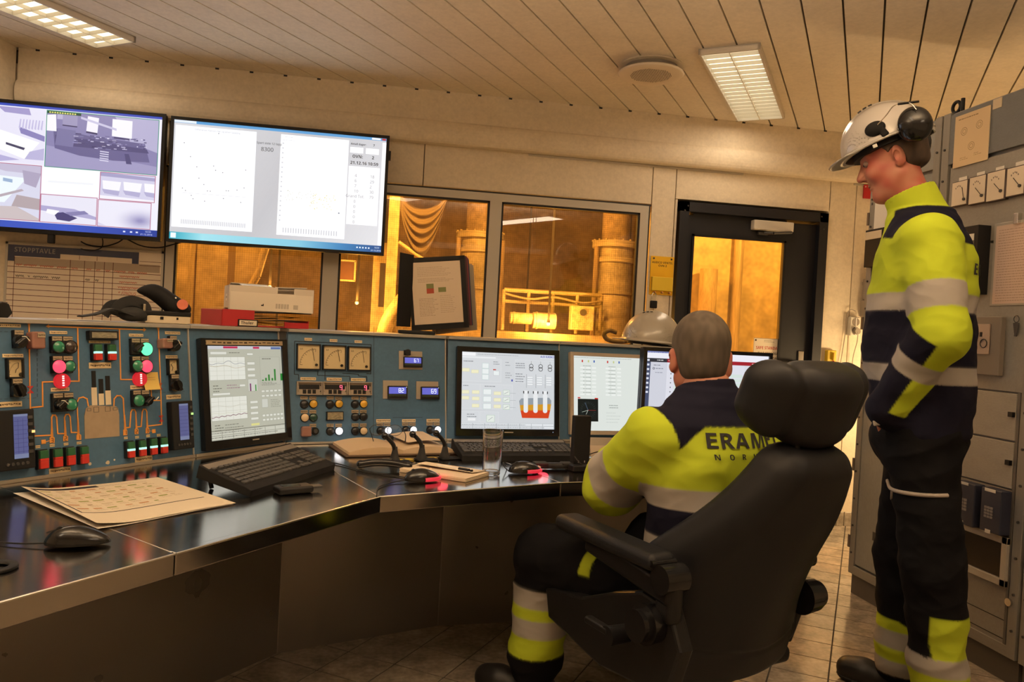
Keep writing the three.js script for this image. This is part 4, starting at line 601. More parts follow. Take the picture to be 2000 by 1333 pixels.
const trendTex = canvasTexture(640, 820, (c, W, Hh) => {
  field(c, 0, 0, W, Hh, '#c8c8b6'); field(c, 0, 0, W, 26, '#dcdce0'); c.fillStyle = '#d02a5a'; c.fillRect(135, 2, 118, 18); c.fillRect(385, 4, 55, 18); c.fillStyle = '#5f78b0'; c.fillRect(545, 6, 90, 20);
  field(c, 30, 50, 130, 24, '#f2f2e6', '#a8a898'); lines(c, 180, 56, 130, 1, 8, '#77776a', 6); field(c, 330, 62, 52, 20, '#f2f2e6', '#a8a898');
  for (const y0 of [96, 448]) { field(c, 18, y0, 292, 204, '#f6f6ea', '#9a9a8a'); c.strokeStyle = '#c6c6b4'; c.lineWidth = 1.5; for (let k = 1; k < 5; k++) { c.beginPath(); c.moveTo(18, y0 + k * 41); c.lineTo(310, y0 + k * 41); c.moveTo(18 + k * 58, y0); c.lineTo(18 + k * 58, y0 + 204); c.stroke(); } }
  curve(c, 18, 96, 292, 204, (t) => 0.3 - 0.11 * Math.exp(-(((t - 0.5) / 0.14) ** 2)) + 0.03 * Math.sin(t * 20), '#6a6f86', 2.5); curve(c, 18, 96, 292, 204, (t) => 0.36 + 0.12 * t + 0.04 * Math.sin(t * 11), '#b9a27a', 2.5); curve(c, 18, 448, 292, 204, (t) => 0.4 - 0.05 * Math.sin(t * 9), '#cfc8b4'); curve(c, 18, 448, 292, 204, (t) => 0.86 - 0.09 * t + 0.02 * Math.sin(t * 40), '#70294a', 4); curve(c, 18, 448, 292, 204, (t) => 0.7 - 0.02 * Math.sin(t * 17), '#d9dcb8');
  lines(c, 40, 345, 60, 3, 24, '#77776a', 7); lines(c, 150, 345, 110, 2, 24, '#a27a8a', 6); field(c, 255, 344, 48, 20, '#f2f2e6', '#a8a898'); field(c, 34, 412, 140, 20, '#f2f2e6', '#a8a898'); lines(c, 40, 690, 60, 4, 22, '#77776a', 7); lines(c, 120, 690, 150, 3, 26, '#8c8c7e', 7);
  for (const y of [145, 200, 255]) field(c, 328, y, 66, 24, '#f2f2e6', '#a8a898'); field(c, 328, 300, 82, 110, '#dfe0d4', '#a8a898'); c.fillStyle = '#7c2f70'; c.fillRect(342, 340, 11, 70); c.fillStyle = '#3f9a44'; c.fillRect(388, 352, 10, 58); for (const y of [500, 550, 600, 650]) field(c, 338, y, 66, 22, '#f2f2e6', '#a8a898'); field(c, 338, 704, 72, 20, '#f0eb9a');
  field(c, 440, 100, 180, 260, '#cbcbba', '#a8a898'); lines(c, 460, 112, 100, 1, 8, '#77776a', 8); [[452, 12], [480, 28], [508, 58], [538, 24], [564, 108]].forEach(([x, h]) => { c.fillStyle = '#2f8a38'; c.fillRect(x, 322 - h, 15, h); }); c.fillRect(622, 258, 18, 66); lines(c, 448, 334, 130, 3, 12, '#8c8c7e', 5);
  for (let j = 0; j < 2; j++) for (let i = 0; i < 5; i++) field(c, 442 + i * 38, 408 + j * 44, 28, 18, '#f2f2e6', '#a8a898'); field(c, 440, 488, 54, 80, '#dfe0d4', '#a8a898'); lines(c, 520, 500, 90, 5, 16, '#9a9a8a', 5); for (let j = 0; j < 2; j++) for (let i = 0; i < 6; i++) field(c, 440 + i * 33, 632 + j * 40, 25, 20, '#f2f2e6', '#a8a898');
  field(c, 0, 736, W, 4, '#55554a'); for (let j = 0; j < 2; j++) for (let i = 0; i < 7; i++) field(c, 4 + i * 91, 746 + j * 37, 88, 33, '#dcdccc', '#a0a090'); lines(c, 12, 756, 600, 2, 38, '#85857a', 6);
});
const furnaceTex = canvasTexture(960, 780, (c, W, Hh) => {
  field(c, 0, 0, W, Hh, '#d6dade'); field(c, 0, 4, 140, 34, '#f6f8fb'); lines(c, 160, 18, 600, 1, 10, '#a7adb3', 5); field(c, 810, 2, 150, 40, '#e3e7ee'); c.fillStyle = '#2f3ea8'; c.font = 'bold 30px sans-serif'; c.fillText('ALEX KURINCI', 812, 30, 146); field(c, 0, 44, 345, 14, '#eef1f4');
  for (const [x, y, w, h] of [[0, 62, 400, 236], [0, 326, 190, 250], [190, 326, 330, 250], [0, 606, 180, 110], [190, 606, 190, 110], [545, 62, 415, 236]]) field(c, x, y, w, h, '#d9dde1', '#eef1f4');
  lines(c, 20, 90, 110, 1, 8, '#8b9096', 9); lines(c, 20, 340, 60, 1, 8, '#8b9096', 8); lines(c, 235, 342, 140, 1, 8, '#8b9096', 8); for (const [x, y] of [[8, 168], [100, 182], [8, 392], [8, 452], [110, 392], [110, 458], [110, 530], [330, 400], [330, 466], [330, 534]]) field(c, x, y, 70, 32, '#f3f0cc', '#ddd89a');
  for (const y of [110, 168, 226]) field(c, 208, y, 66, 52, '#eef4f4', '#a9c8c4'); for (const y of [376, 450, 524]) { field(c, 222, y, 80, 54, '#eef4f4', '#a9c8c4'); field(c, 425, y + 6, 66, 50, '#e8efe8', '#8fb79a'); curve(c, 435, y + 20, 46, 24, (t) => 1 - t, '#707a80', 3); c.fillStyle = '#8a9096'; c.fillRect(495, y + 34, 60, 2); }
  c.fillStyle = '#c3392f'; c.fillRect(318, 168, 30, 10); lines(c, 320, 90, 60, 2, 22, '#8b9096', 7); field(c, 322, 186, 60, 46, '#eef4f4', '#a9a9b4'); lines(c, 445, 90, 50, 2, 30, '#8b9096', 6); lines(c, 445, 200, 60, 3, 24, '#8b9096', 6); c.fillStyle = '#3c48b0'; c.fillRect(508, 268, 14, 22); lines(c, 550, 95, 110, 3, 22, '#85898f', 8); lines(c, 550, 205, 100, 4, 26, '#85898f', 8);
  for (const x of [715, 815, 915]) { c.strokeStyle = '#2c3034'; c.lineWidth = 5; for (const y of [122, 152]) { c.beginPath(); c.arc(x, y, 20, 0, 7); c.stroke(); } c.lineWidth = 2; c.beginPath(); c.moveTo(x, 70); c.lineTo(x, 100); c.moveTo(x - 50, 208); c.lineTo(x - 50, 350); c.stroke(); for (let k = 0; k < 4; k++) field(c, x - 42, 232 + k * 24, 60, 18, '#f1f4f6', '#b6bcc2'); }
  const poly = (col, p) => { c.fillStyle = col; c.beginPath(); p.forEach(([x, y], i) => (i ? c.lineTo(x, y) : c.moveTo(x, y))); c.fill(); };
  poly('#97a0a8', [[590, 490], [612, 462], [905, 448], [930, 478], [928, 530], [598, 536]]); poly('#d79a2a', [[598, 532], [928, 515], [918, 590], [606, 592]]); poly('#d8431f', [[605, 588], [918, 580], [900, 664], [622, 664]]); for (const x of [660, 762, 864]) { field(c, x - 24, 380, 48, 30, '#f0f2f4'); c.fillStyle = '#1d2024'; c.fillRect(x - 28, 384, 10, 26); c.fillRect(x + 20, 384, 10, 26); c.fillStyle = '#eceff1'; c.beginPath(); c.roundRect(x - 23, 410, 46, 200, 20); c.fill(); }
  lines(c, 60, 630, 100, 2, 24, '#8b9096', 8); field(c, 70, 672, 76, 26, '#f3f5f7'); field(c, 258, 640, 80, 70, '#e8efe8', '#8fb79a'); curve(c, 275, 660, 44, 34, (t) => 1 - t, '#707a80', 3); for (let j = 0; j < 2; j++) for (let i = 0; i < 8; i++) field(c, i * 120, 722 + j * 29, 117, 26, '#e6eaee', '#a7adb3'); lines(c, 10, 734, 930, 2, 28, '#8b9096', 5);
});
const valueTex = canvasTexture(900, 720, (c, W, Hh) => {
  field(c, 0, 0, W, Hh, '#e2e8e2'); lines(c, 10, 12, 860, 1, 8, '#a9b0aa', 5); for (const [x0] of [[70], [340]]) { [['#c8302c', 0], ['#c9cf8a', 65], ['#3d62b4', 125]].forEach(([f, d]) => { c.fillStyle = f; c.fillRect(x0 + 20 + d, 38, 14, 22); }); for (let k = 0; k < 8; k++) { lines(c, x0 + 34, 92 + k * 37, 110, 1, 8, '#a2a9a4', 6); for (let i = 0; i < 3; i++) field(c, x0 + 4 + i * 62, 106 + k * 37, 44, 14, '#f2f6f2'); } }
  field(c, 48, 416, 215, 216, '#141a18'); c.fillStyle = '#c8302c'; c.fillRect(48, 400, 26, 12); c.fillRect(226, 404, 36, 12); c.strokeStyle = '#5d6a68'; c.lineWidth = 2; for (let k = 0; k < 24; k++) { const t = k * Math.PI / 12; c.beginPath(); c.moveTo(156 + 62 * Math.cos(t), 524 + 62 * Math.sin(t)); c.lineTo(156 + 84 * Math.cos(t), 524 + 84 * Math.sin(t)); c.stroke(); } [['#d8e4d0', 2.85, 66], ['#e8f0e4', 2.05, 46], ['#6f86a4', 4.3, 80], ['#b23a3a', 0, 84]].forEach(([f, t, L]) => { c.strokeStyle = f; c.lineWidth = 3; c.beginPath(); c.moveTo(156, 524); c.lineTo(156 + L * Math.cos(t), 524 + L * Math.sin(t)); c.stroke(); });
  lines(c, 380, 470, 110, 2, 22, '#a2a9a4', 8); lines(c, 350, 545, 150, 4, 30, '#c2c9c4', 4);
});
const shareTex = canvasTexture(1000, 600, (c, W, Hh) => {
  field(c, 0, 0, W, Hh, '#e3e4ee'); field(c, 0, 0, W, 52, '#f2f2fb'); field(c, 0, 0, 420, 10, '#8d95c9'); lines(c, 10, 6, 380, 1, 8, '#5d659a', 5); field(c, 0, 52, 165, 28, '#33343c'); field(c, 165, 52, 835, 28, '#a52630'); lines(c, 85, 62, 50, 1, 8, '#d8d8d8', 7); lines(c, 175, 62, 90, 1, 8, '#f0c4c4', 7); lines(c, 860, 62, 110, 1, 8, '#f0c4c4', 7); field(c, 0, 80, 36, 520, '#46506e'); c.fillStyle = '#dfe4f2'; for (let k = 0; k < 8; k++) c.fillRect(9, 60 + k * 34, 18, 15); field(c, 36, 80, 130, 520, '#d5d7e2'); lines(c, 60, 100, 60, 1, 8, '#8a8d9c', 6); c.strokeStyle = '#5d606e'; c.lineWidth = 4; c.beginPath(); c.arc(62, 128, 7, 0, 7); c.stroke(); lines(c, 78, 125, 80, 1, 8, '#8a8d9c', 6); lines(c, 75, 155, 70, 1, 8, '#a2a5b4', 6);
  lines(c, 190, 132, 220, 1, 8, '#a2a5b4', 5); for (let k = 0; k < 9; k++) { field(c, 225, 152 + k * 34, 560, 26, '#d8e6e0'); c.fillStyle = '#5a5d6a'; c.fillRect(196, 160 + k * 34, 8, 8); c.fillStyle = '#b9c0c0'; c.beginPath(); c.arc(270, 165 + k * 34, 9, 0, 7); c.fill(); lines(c, 300, 161 + k * 34, 240, 1, 8, k === 2 ? '#c98a8a' : '#9aa5a2', 6); } field(c, 800, 80, 200, 520, '#dcdfe8');
});
const screenMat = (t, k) => new THREE.MeshPhysicalMaterial({ color: 0x050505, roughness: 0.35, emissive: 0xffffff, emissiveIntensity: k, emissiveMap: t });
// flat screen: local x right, y up, z towards the viewer, origin at the middle of the display
function flatScreen(parent, w, h, edge, foot, depth, tex, k, bezel = M.blackMatt, light = 0) {
  const W = w + 2 * edge, Ht = h + edge + foot, cy = (edge - foot) / 2, z = 0.006;
  part('casing', depth < 0.02 ? [rbox(W, Ht, depth, 0.004, 0, cy, -depth / 2 - 0.002)] : [rbox(W, Ht, depth, 0.008, 0, cy, -depth / 2 - 0.002), rbox(W * 0.6, Ht * 0.6, depth * 0.8, 0.02, 0, cy, -depth - 0.002)], bezel, parent);
  part('bezel', [box(W, edge, 0.012, 0, h / 2 + edge / 2, z - 0.004), box(W, foot, 0.012, 0, -h / 2 - foot / 2, z - 0.004), box(edge, h, 0.012, -w / 2 - edge / 2, 0, z - 0.004), box(edge, h, 0.012, w / 2 + edge / 2, 0, z - 0.004)], bezel, parent);
  part('display', sheet(w, h, 0, 0, 0.0005), screenMat(tex, k), parent);
  if (light) { const l = new THREE.RectAreaLight(lin(0.86, 0.9, 1), light, w, h); l.position.set(0, 0, 0.012); l.rotation.y = Math.PI; parent.add(l); }
}
const TZ = -4.45;
{ const [xr, yt] = [-1.2564,2.2314], [, yb] = [-1.2726,1.5797], h = yt - yb, w = 1.17;
  const o = thing('wall_screen', 'large wall screen showing grey camera pictures in a grid', 'screen', [xr - w / 2, (yt + yb) / 2, TZ]);
  flatScreen(o, w, h, 0.018, 0.022, 0.04, cctvTex, 1.0, M.black, 0.35);
  part('wall_bracket', [box(0.3, 0.3, 0.15, 0, 0, -0.115)], M.black, o); part('sensor', rbox(0.03, 0.05, 0.03, 0.004, 0.05, -h / 2 - 0.045, -0.01), M.black, o); }
{ const [xl, yt] = [-1.1917,2.226], [xr, yb] = [-0.0585,1.5776], h = yt - yb, w = xr - xl + 0.008;
  const o = thing('wall_screen', 'large wall screen showing white charts and the date', 'screen', [(xl + xr) / 2, (yt + yb) / 2, TZ]);
  flatScreen(o, w, h, 0.017, 0.017, 0.04, chartTex, 1.12, M.black, 0.4);
  part('wall_bracket', [box(0.3, 0.3, 0.15, 0, 0.1, -0.115)], M.black, o); part('side_connector', box(0.012, 0.05, 0.03, w / 2 + 0.022, h * 0.36, -0.02), M.black, o); }
function onPanel(P, name, label, category, u, v, z = 0) { const o = thing(name, label, category); o.rotation.order = 'YXZ'; o.rotation.copy(P.rotation); o.position.copy(V(u, v, z).applyEuler(P.rotation).add(P.position)); return o; }
const quad4 = (a, b, c, d) => ({ u: (a[0] + b[0] + c[0] + d[0]) / 4, v: (a[1] + b[1] + c[1] + d[1]) / 4, w: (b[0] - a[0] + c[0] - d[0]) / 2, h: (a[1] - d[1] + b[1] - c[1]) / 2 });
{ const q = quad4([0.0551,0.3765], [0.394,0.3632], [0.3929,0.0452], [0.0535,0.0456]);
  const o = onPanel(PA2, 'console_monitor', 'built-in console monitor showing trend curves and green bars', 'monitor', q.u, q.v, 0.0195);
  flatScreen(o, q.w, q.h, 0.026, 0.03, 0.016, trendTex, 0.8, M.blackGloss, 0.12);
  part('title_strip', rbox(q.w * 1.02, 0.016, 0.004, 0.001, -0.004, q.h / 2 + 0.011, 0.01), mat([0.4, 0.33, 0.25], 0.6, { map: printTex }), o); part('maker_mark', box(0.03, 0.004, 0.001, 0.02, -q.h / 2 - 0.012, 0.009), M.beige, o); }
{ const q = quad4([0.0616,0.3769], [0.4854,0.3755], [0.4748,0.0438], [0.0531,0.0565]);
  const o = onPanel(PC1, 'console_monitor', 'built-in console monitor showing the furnace in grey, yellow and red', 'monitor', q.u, q.v, 0.0195);
  flatScreen(o, q.w, q.h, 0.022, 0.03, 0.016, furnaceTex, 0.95, M.blackGloss, 0.12); part('maker_mark', box(0.04, 0.004, 0.001, 0, -q.h / 2 - 0.014, 0.009), M.beige, o); part('power_light', box(0.003, 0.003, 0.001, q.w * 0.48, -q.h / 2 - 0.012, 0.0095), glowing([0.5, 0.7, 1], 1), o); }
{ const a = [0.5746,0.3792], d = [0.5657,0.0468], h = a[1] - d[1], w = h * 1.25;
  const o = onPanel(PC2, 'console_monitor', 'beige framed monitor with pale value tables and a black dial', 'monitor', (a[0] + d[0]) / 2 + w / 2, (a[1] + d[1]) / 2, 0.0225);
  flatScreen(o, w, h, 0.016, 0.018, 0.019, valueTex, 0.95, mat([0.42, 0.35, 0.27], 0.55), 0.1); }
{ // wide desktop monitor standing on the worktop
  const d = 2.9, w = 0.53, h = 0.3, o = thing('desk_monitor', 'wide black desk monitor with a red banner, in front of the seated man', 'monitor', [0, DY, 0], 0.14);
  const c = [1.2169,0.9782,-2.767]; o.position.set(c[0], DY, c[2]);
  const s = new THREE.Group(); s.name = 'screen_head'; s.position.set(0, c[1] - DY + 0.0, 0); o.add(s);
  flatScreen(s, w, h, 0.014, 0.02, 0.03, shareTex, 0.95, M.blackGloss, 0.12); part('camera', rbox(0.07, 0.014, 0.02, 0.003, 0.04, h / 2 + 0.019, -0.008), M.black, s);
  part('stand', [rbox(0.05, c[1] - DY, 0.02, 0.004, 0, (c[1] - DY) / 2, -0.045), rbox(0.24, 0.012, 0.17, 0.005, 0, 0.006, -0.045)], M.black, o); }
// ---------------------------------------------------------------- things on the worktop
const keyMat = mat([0.03, 0.028, 0.027], 0.5), keyTop = mat([0.05, 0.046, 0.043], 0.55);
const keyG = {};
function keyboard(label, x, z, turn, tilt, lift) {
  const o = thing('keyboard', label, 'keyboard', [x, DY + 0.001, z], turn, 'black computer keyboards');
  const W = 0.455, Dp = 0.168, rot = new THREE.Group(); o.add(rot); rot.name = 'keyboard_deck'; rot.rotation.x = tilt; rot.position.y = lift;
  const side = ext([[-Dp / 2, 0], [Dp / 2, 0], [Dp / 2, 0.014], [Dp / 2 - 0.02, 0.018], [-Dp / 2 + 0.035, 0.026], [-Dp / 2, 0.032]], W - 0.006, 0.003); side.rotateY(-Math.PI / 2); side.translate(W / 2 - 0.003, 0, 0);
  part('case', [side], M.blackMatt, rot); part('rear_strip', [rbox(W - 0.01, 0.002, 0.024, 0.0008, 0, 0.0318, -Dp / 2 + 0.016, 0.2)], mat([0.16, 0.14, 0.12], 0.55), rot);
  const unit = 0.0188, key = (u, r, w = 1, h = 1) => { const k = w + 'x' + h; keyG[k] ??= rbox(unit * w - 0.003, 0.008, unit * h - 0.003, 0.0022, 0, 0, 0); const m = new THREE.Mesh(keyG[k], keyTop); m.name = 'key'; m.castShadow = m.receiveShadow = true; m.position.set(-W / 2 + 0.012 + (u + w / 2) * unit, 0.0235 + (4.5 - r) * 0.0011, -0.028 + r * unit - 0.018); rot.add(m); };
  for (let i = 0; i < 13; i++) key(i * 1.12 + (i > 0 ? 0.5 : 0), -0.35, 1, 0.8);
  for (let i = 0; i < 13; i++) key(i, 1); key(13, 1, 2); key(0, 2, 1.5); for (let i = 0; i < 13; i++) key(1.5 + i, 2); key(0, 3, 1.75); for (let i = 0; i < 11; i++) key(1.75 + i, 3); key(12.75, 3, 2.25); key(0, 4, 1.25); for (let i = 0; i < 11; i++) key(1.25 + i, 4); key(12.25, 4, 2.75);
  let u = 0; for (const w of [1.5, 1, 1.5, 6, 1.5, 1, 1, 1.5]) { key(u, 5, w); u += w; }
  for (let i = 0; i < 3; i++) { key(15.4 + i, 1); key(15.4 + i, 2); key(15.4 + i, 5); key(15.4 + i, -0.35, 1, 0.8); } key(16.4, 4);
  for (let j = 1; j < 5; j++) for (let i = 0; i < 3; i++) key(18.8 + i, j); key(18.8, 5, 2); key(20.8, 5); key(21.8, 1); key(21.8, 2, 1, 1); key(21.8, 3); key(21.8, 4); key(21.8, 5);
  part('status_lights', [0, 1, 2].map((k) => box(0.004, 0.001, 0.002, W / 2 - 0.07 + k * 0.02, 0.0315, -Dp / 2 + 0.012)), glowing([0.5, 0.6, 0.4], 0.4), rot);
  for (const s of [-1, 1]) part('foot', bar([s * W * 0.42, Math.sin(tilt) * Dp * 0.45 + lift, -Dp * 0.42], [s * W * 0.42, 0.001, -Dp * 0.36], 0.006), M.black, o);
  return o;
}
keyboard('black keyboard tilted on its feet beside the printed sheets', -0.315, -2.345, 65.2 * Math.PI / 180, 0.2, 0.019);
keyboard('black keyboard behind the drinking glass', 0.5003,-2.8514, 9 * Math.PI / 180, 0.1, 0.0105);
function bentSheet(c, n, lift, y0) {                        // a sheet between four worktop corners, lifted by lift(u, v)
  const pos = [], uv = [], idx = [];
  for (let j = 0; j <= n; j++) for (let i = 0; i <= n; i++) { const u = i / n, v = j / n, f = (k) => (c[0][k] * (1 - u) + c[1][k] * u) * (1 - v) + (c[3][k] * (1 - u) + c[2][k] * u) * v; pos.push(f(0), y0 + lift(u, v), f(1)); uv.push(u, 1 - v); if (i < n && j < n) { const a = j * (n + 1) + i; idx.push(a, a + n + 1, a + 1, a + 1, a + n + 1, a + n + 2); } }
  const g = new THREE.BufferGeometry(); g.setAttribute('position', new THREE.Float32BufferAttribute(pos, 3)); g.setAttribute('uv', new THREE.Float32BufferAttribute(uv, 2)); g.setIndex(idx); g.computeVertexNormals(); return g;
}
{ // printed schedule sheets; corners: back left, back right, front right, front left
  const c = [[-0.8879,-2.0977], [-0.6233,-2.3184], [-0.354,-2.0232], [-0.596,-1.7702]];
  const tex = canvasTexture(1024, 720, (g, w, h) => { field(g, 0, 0, w, h, '#f6efe2'); g.fillStyle = '#181a30'; g.fillRect(40, 26, 470, 38); g.fillRect(40, 26, 14, 510); g.fillStyle = '#2a2320'; g.fillRect(40, 528, 900, 10); lines(g, 490, 40, 420, 2, 14, '#7d6f60', 3); let s = 3; const r = (a, b) => { s = (s * 1664525 + 1013904223) >>> 0; return a + (b - a) * s / 4294967296; }; for (let k = 0; k < 46; k++) { const x = 70 + (k % 8) * 105 + r(-10, 20), y = 90 + Math.floor(k / 8) * 72; g.fillStyle = ['#c07a3c', '#8aa01e', '#b08a6a', '#7f9a1c', '#c88a50', '#a89878'][Math.floor(r(0, 6))]; g.fillRect(x, y, r(30, 80), r(6, 16)); lines(g, x, y + 20, 70, 3, 11, '#b8a890', 3); } });
  const low = [[c[0][0] - 0.012, c[0][1] + 0.012], c[1], [c[2][0] - 0.004, c[2][1] + 0.004], [c[3][0] + 0.004, c[3][1] + 0.006]];
  const white2s = mat([0.6, 0.56, 0.49], 0.85, { side: THREE.DoubleSide });
  const curl = (k) => (u, v) => 0.016 * k * Math.max(0, 1 - u * 3.2) ** 2 * (1 - 0.3 * v) + 0.0008 * Math.sin(u * 7 + v * 3);
  one('printed_sheet', bentSheet(low, 16, curl(0.2), DY + 0.0022), white2s, 'blank lower sheet sticking out under the colour-marked schedule', 'paper', 'large sheets on the worktop');
  one('printed_sheet', bentSheet(c, 16, curl(1), DY + 0.0042), mat([0.64, 0.6, 0.53], 0.85, { map: tex, side: THREE.DoubleSide }), 'large schedule sheet with orange and green marks lying by the mouse', 'paper', 'large sheets on the worktop');
}
function mouse(label, x, z, turn, glow, cable) {
  const o = thing('computer_mouse', label, 'mouse', [x, DY + 0.001, z], turn, 'computer mice');
  const g = new THREE.SphereGeometry(1, 30, 20); const p = g.attributes.position;
  for (let i = 0; i < p.count; i++) { let a = p.getX(i), b = p.getY(i), c = p.getZ(i); b = b < 0 ? b * 0.12 : b; const w = 1 - 0.16 * c; p.setXYZ(i, a * 0.031 * w, 0.005 + b * 0.034 * (1 - 0.22 * c - 0.1 * c * c), c * 0.06); }
  g.computeVertexNormals();
  part('shell', g, M.blackGloss, o);
  part('wheel', cyl(0.008, 0.008, 0.007, 0, 0.031, -0.032, 0, 0, Math.PI / 2), M.rubber, o); part('button_split', [box(0.0012, 0.003, 0.03, 0, 0.0315, -0.042, -0.35)], M.darkGrey, o);
  if (glow) { { const band = []; for (let k = 0; k <= 24; k++) { const t = -1.7 + 3.4 * k / 24; band.push([0.0285 * Math.sin(t), 0.0095, 0.002 + 0.051 * Math.cos(t)]); } part('light_window', [tube(band, 0.0062, 48, 8)], glowing([1, 0.03, 0.06], 0.75), o); } const l = new THREE.PointLight(lin(1, 0.05, 0.08), 0.004); l.position.set(0.02, 0.014, 0.072); l.castShadow = true; o.add(l); part('badge', rbox(0.022, 0.006, 0.014, 0.001, 0.014, 0.016, 0.05, -0.3), M.cream, o); }
  if (cable) part('cable', tube([[0, 0.006, -0.058], ...cable], 0.0018, 40, 6), M.black, o);
  return o;
}
mouse('plain black mouse in front of the schedule sheets', -0.5903,-1.6544, 100 * Math.PI / 180, 0, [[0.01, 0.004, -0.1], [0.05, 0.003, -0.2], [0.08, 0.003, -0.34], [0.1, 0.003, -0.5]]);
mouse('black mouse glowing red beside the notepad', 0.133,-2.3588, 1.9, -1, [[-0.01, 0.003, -0.1], [-0.06, 0.003, -0.16], [-0.16, 0.003, -0.2]]);
mouse('black mouse glowing red right of the drinking glass', 0.4834,-2.5292, 1.75, -1, [[0, 0.02, -0.075], [0.03, 0.03, -0.07], [0.06, 0.012, -0.05], [0.1, 0.004, -0.03]]);
{ const o = thing('pager', 'small black pager lying in front of the tilted keyboard', 'pager', [-0.2303,-2.1702, 0].length ? [-0.2303,-2.1702].reduce((a, v, i) => (i ? [a[0], DY + 0.001, v] : [v]), []) : 0, 0.5);
  part('body', rbox(0.1, 0.02, 0.055, 0.008, 0, 0.01, 0), M.black, o); part('display', box(0.05, 0.001, 0.028, -0.01, 0.0205, 0), mat([0.05, 0.055, 0.05], 0.15), o); part('clip', rbox(0.05, 0.006, 0.03, 0.002, 0.055, 0.012, 0), M.darkGrey, o); }
{ const [x, z] = [-0.6726,-1.5041]; one('cable_grommet', [lathe([[0.02, 0], [0.034, 0], [0.036, 0.004], [0.034, 0.007], [0.022, 0.007], [0.02, 0.003]]).translate(x, DY, z)], M.black, 'round black cable grommet at the left edge of the worktop', 'grommet'); }
{ // open log book with eyeglasses on it
  const cc = [0.0469,-2.8833], o = thing('log_book', 'open tan log book lying under the meters with glasses on it', 'book', [cc[0], DY + 0.001, cc[1] - 0.045], 0.3);
  const leafHalf = (s) => { const p = []; for (let i = 0; i <= 10; i++) { const t = i / 10; p.push([s * t * 0.2, 0.012 + 0.022 * Math.sin(Math.PI * Math.min(1, t * 0.9 + 0.06)) ** 0.7 * (1 - 0.25 * t)]); } const g = ext(s > 0 ? [[0, 0.006], [s * 0.2, 0.006], ...p.slice().reverse()] : [[0, 0.006], ...p, [s * 0.2, 0.006]].reverse(), 0.24, 0); g.translate(0, 0, -0.12); return g; };
  part('cover', [rbox(0.43, 0.006, 0.26, 0.002, 0, 0.003, 0)], mat([0.1, 0.06, 0.035], 0.6), o);
  part('pages', [leafHalf(-1)], mat([0.56, 0.42, 0.27], 0.85), o); part('pages', [leafHalf(1)], mat([0.6, 0.46, 0.31], 0.85), o);
  part('loose_leaf', [bentSheet([[0.02, -0.13], [0.17, -0.15], [0.19, 0.06], [0.03, 0.08]], 8, (u, v) => 0.006 * Math.sin(3 * u) + 0.016 * Math.max(0, 0.4 - v) * u, 0.04)], mat([0.66, 0.52, 0.37], 0.85, { side: THREE.DoubleSide }), o);
  part('clasp', rbox(0.012, 0.018, 0.05, 0.003, 0.006, 0.038, -0.06), M.black, o);
  const e = thing('eyeglasses', 'thin dark eyeglasses lying on the open log book', 'glasses', [cc[0] - 0.03, DY + 0.043, cc[1] - 0.09], 0.1);
  for (const s of [-1, 1]) { const rim = []; for (let k = 0; k <= 20; k++) { const t = k / 20 * 2 * Math.PI; rim.push([s * 0.033 + 0.028 * Math.cos(t), 0.026 + 0.021 * Math.sin(t), 0]); } const r = part('rim', tube(rim, 0.0011, 40, 6), M.darkGrey, e); part('lens', [cyl(0.0265, 0.0265, 0.0012, 0, 0, 0, Math.PI / 2, 0, 0, 24).scale(1, 0.76, 1).translate(s * 0.033, 0.026, 0)], M.glass, r); part('temple', tube([[s * 0.062, 0.032, 0], [s * 0.064, 0.028, 0.05], [s * 0.062, 0.02, 0.11], [s * 0.058, 0.004, 0.135]], 0.0017, 20, 6), M.black, e); }
  part('bridge', tube([[-0.006, 0.034, 0], [0, 0.037, 0.001], [0.006, 0.034, 0]], 0.0011), M.darkGrey, e); }
const leverAt = [[0.0487,-2.6613], [0.1443,-2.7246], [0.2291,-2.7679]], leverName = ['control lever on a black plate, leftmost of the three below the log book', 'control lever on a black plate, middle one of the three below the log book', 'control lever on a black plate, rightmost of the three by the second keyboard'];
leverAt.forEach(([x, z], i) => { // three hoist levers, each with two round yellow legends
  const o = thing('control_lever', leverName[i], 'lever', [x, DY + 0.001, z], 0.35, 'hoist control levers');
  part('base_plate', rbox(0.078, 0.005, 0.05, 0.002, 0.018, 0.0025, 0.004), M.black, o);
  part('boot', lathe([[0.02, 0.004], [0.019, 0.012], [0.014, 0.02], [0.012, 0.03], [0.009, 0.045], [0.0085, 0.055], [0, 0.055]], 20), M.rubber, o);
  part('stick', [new THREE.TubeGeometry(new THREE.CatmullRomCurve3([V(0, 0.04, 0), V(-0.008, 0.062, 0.004), V(-0.03, 0.085, 0.01), V(-0.042, 0.094, 0.012)]), 14, 0.0075, 10)], M.black, o);
  part('knob', ball(0.012, -0.043, 0.095, 0.012, 18), M.blackGloss, o);
  for (const s of [0, 1]) { const l = part('round_legend', [cyl(0.018, 0.018, 0.003, -0.042 - 0.039 * s, 0.0016, -0.012)], M.yellow, o); part('legend_ring', new THREE.TorusGeometry(0.018, 0.0012, 6, 24).rotateX(Math.PI / 2).translate(-0.042 - 0.039 * s, 0.003, -0.012), M.darkGrey, l); }
});
{ const [x, z] = [0.0127,-2.5356]; const o = thing('handset', 'black handset lying before the three levers', 'handset', [x, DY + 0.001, z], -0.12);
  part('grip', [new THREE.TubeGeometry(new THREE.CatmullRomCurve3([V(-0.075, 0.013, 0), V(-0.03, 0.021, 0), V(0.03, 0.021, 0), V(0.08, 0.013, 0)]), 24, 0.0125, 12), ball(0.0135, -0.075, 0.0137, 0), ball(0.0135, 0.08, 0.0137, 0)], M.blackGloss, o); part('talk_key', rbox(0.03, 0.004, 0.012, 0.001, 0.01, 0.034, 0), M.darkGrey, o); }
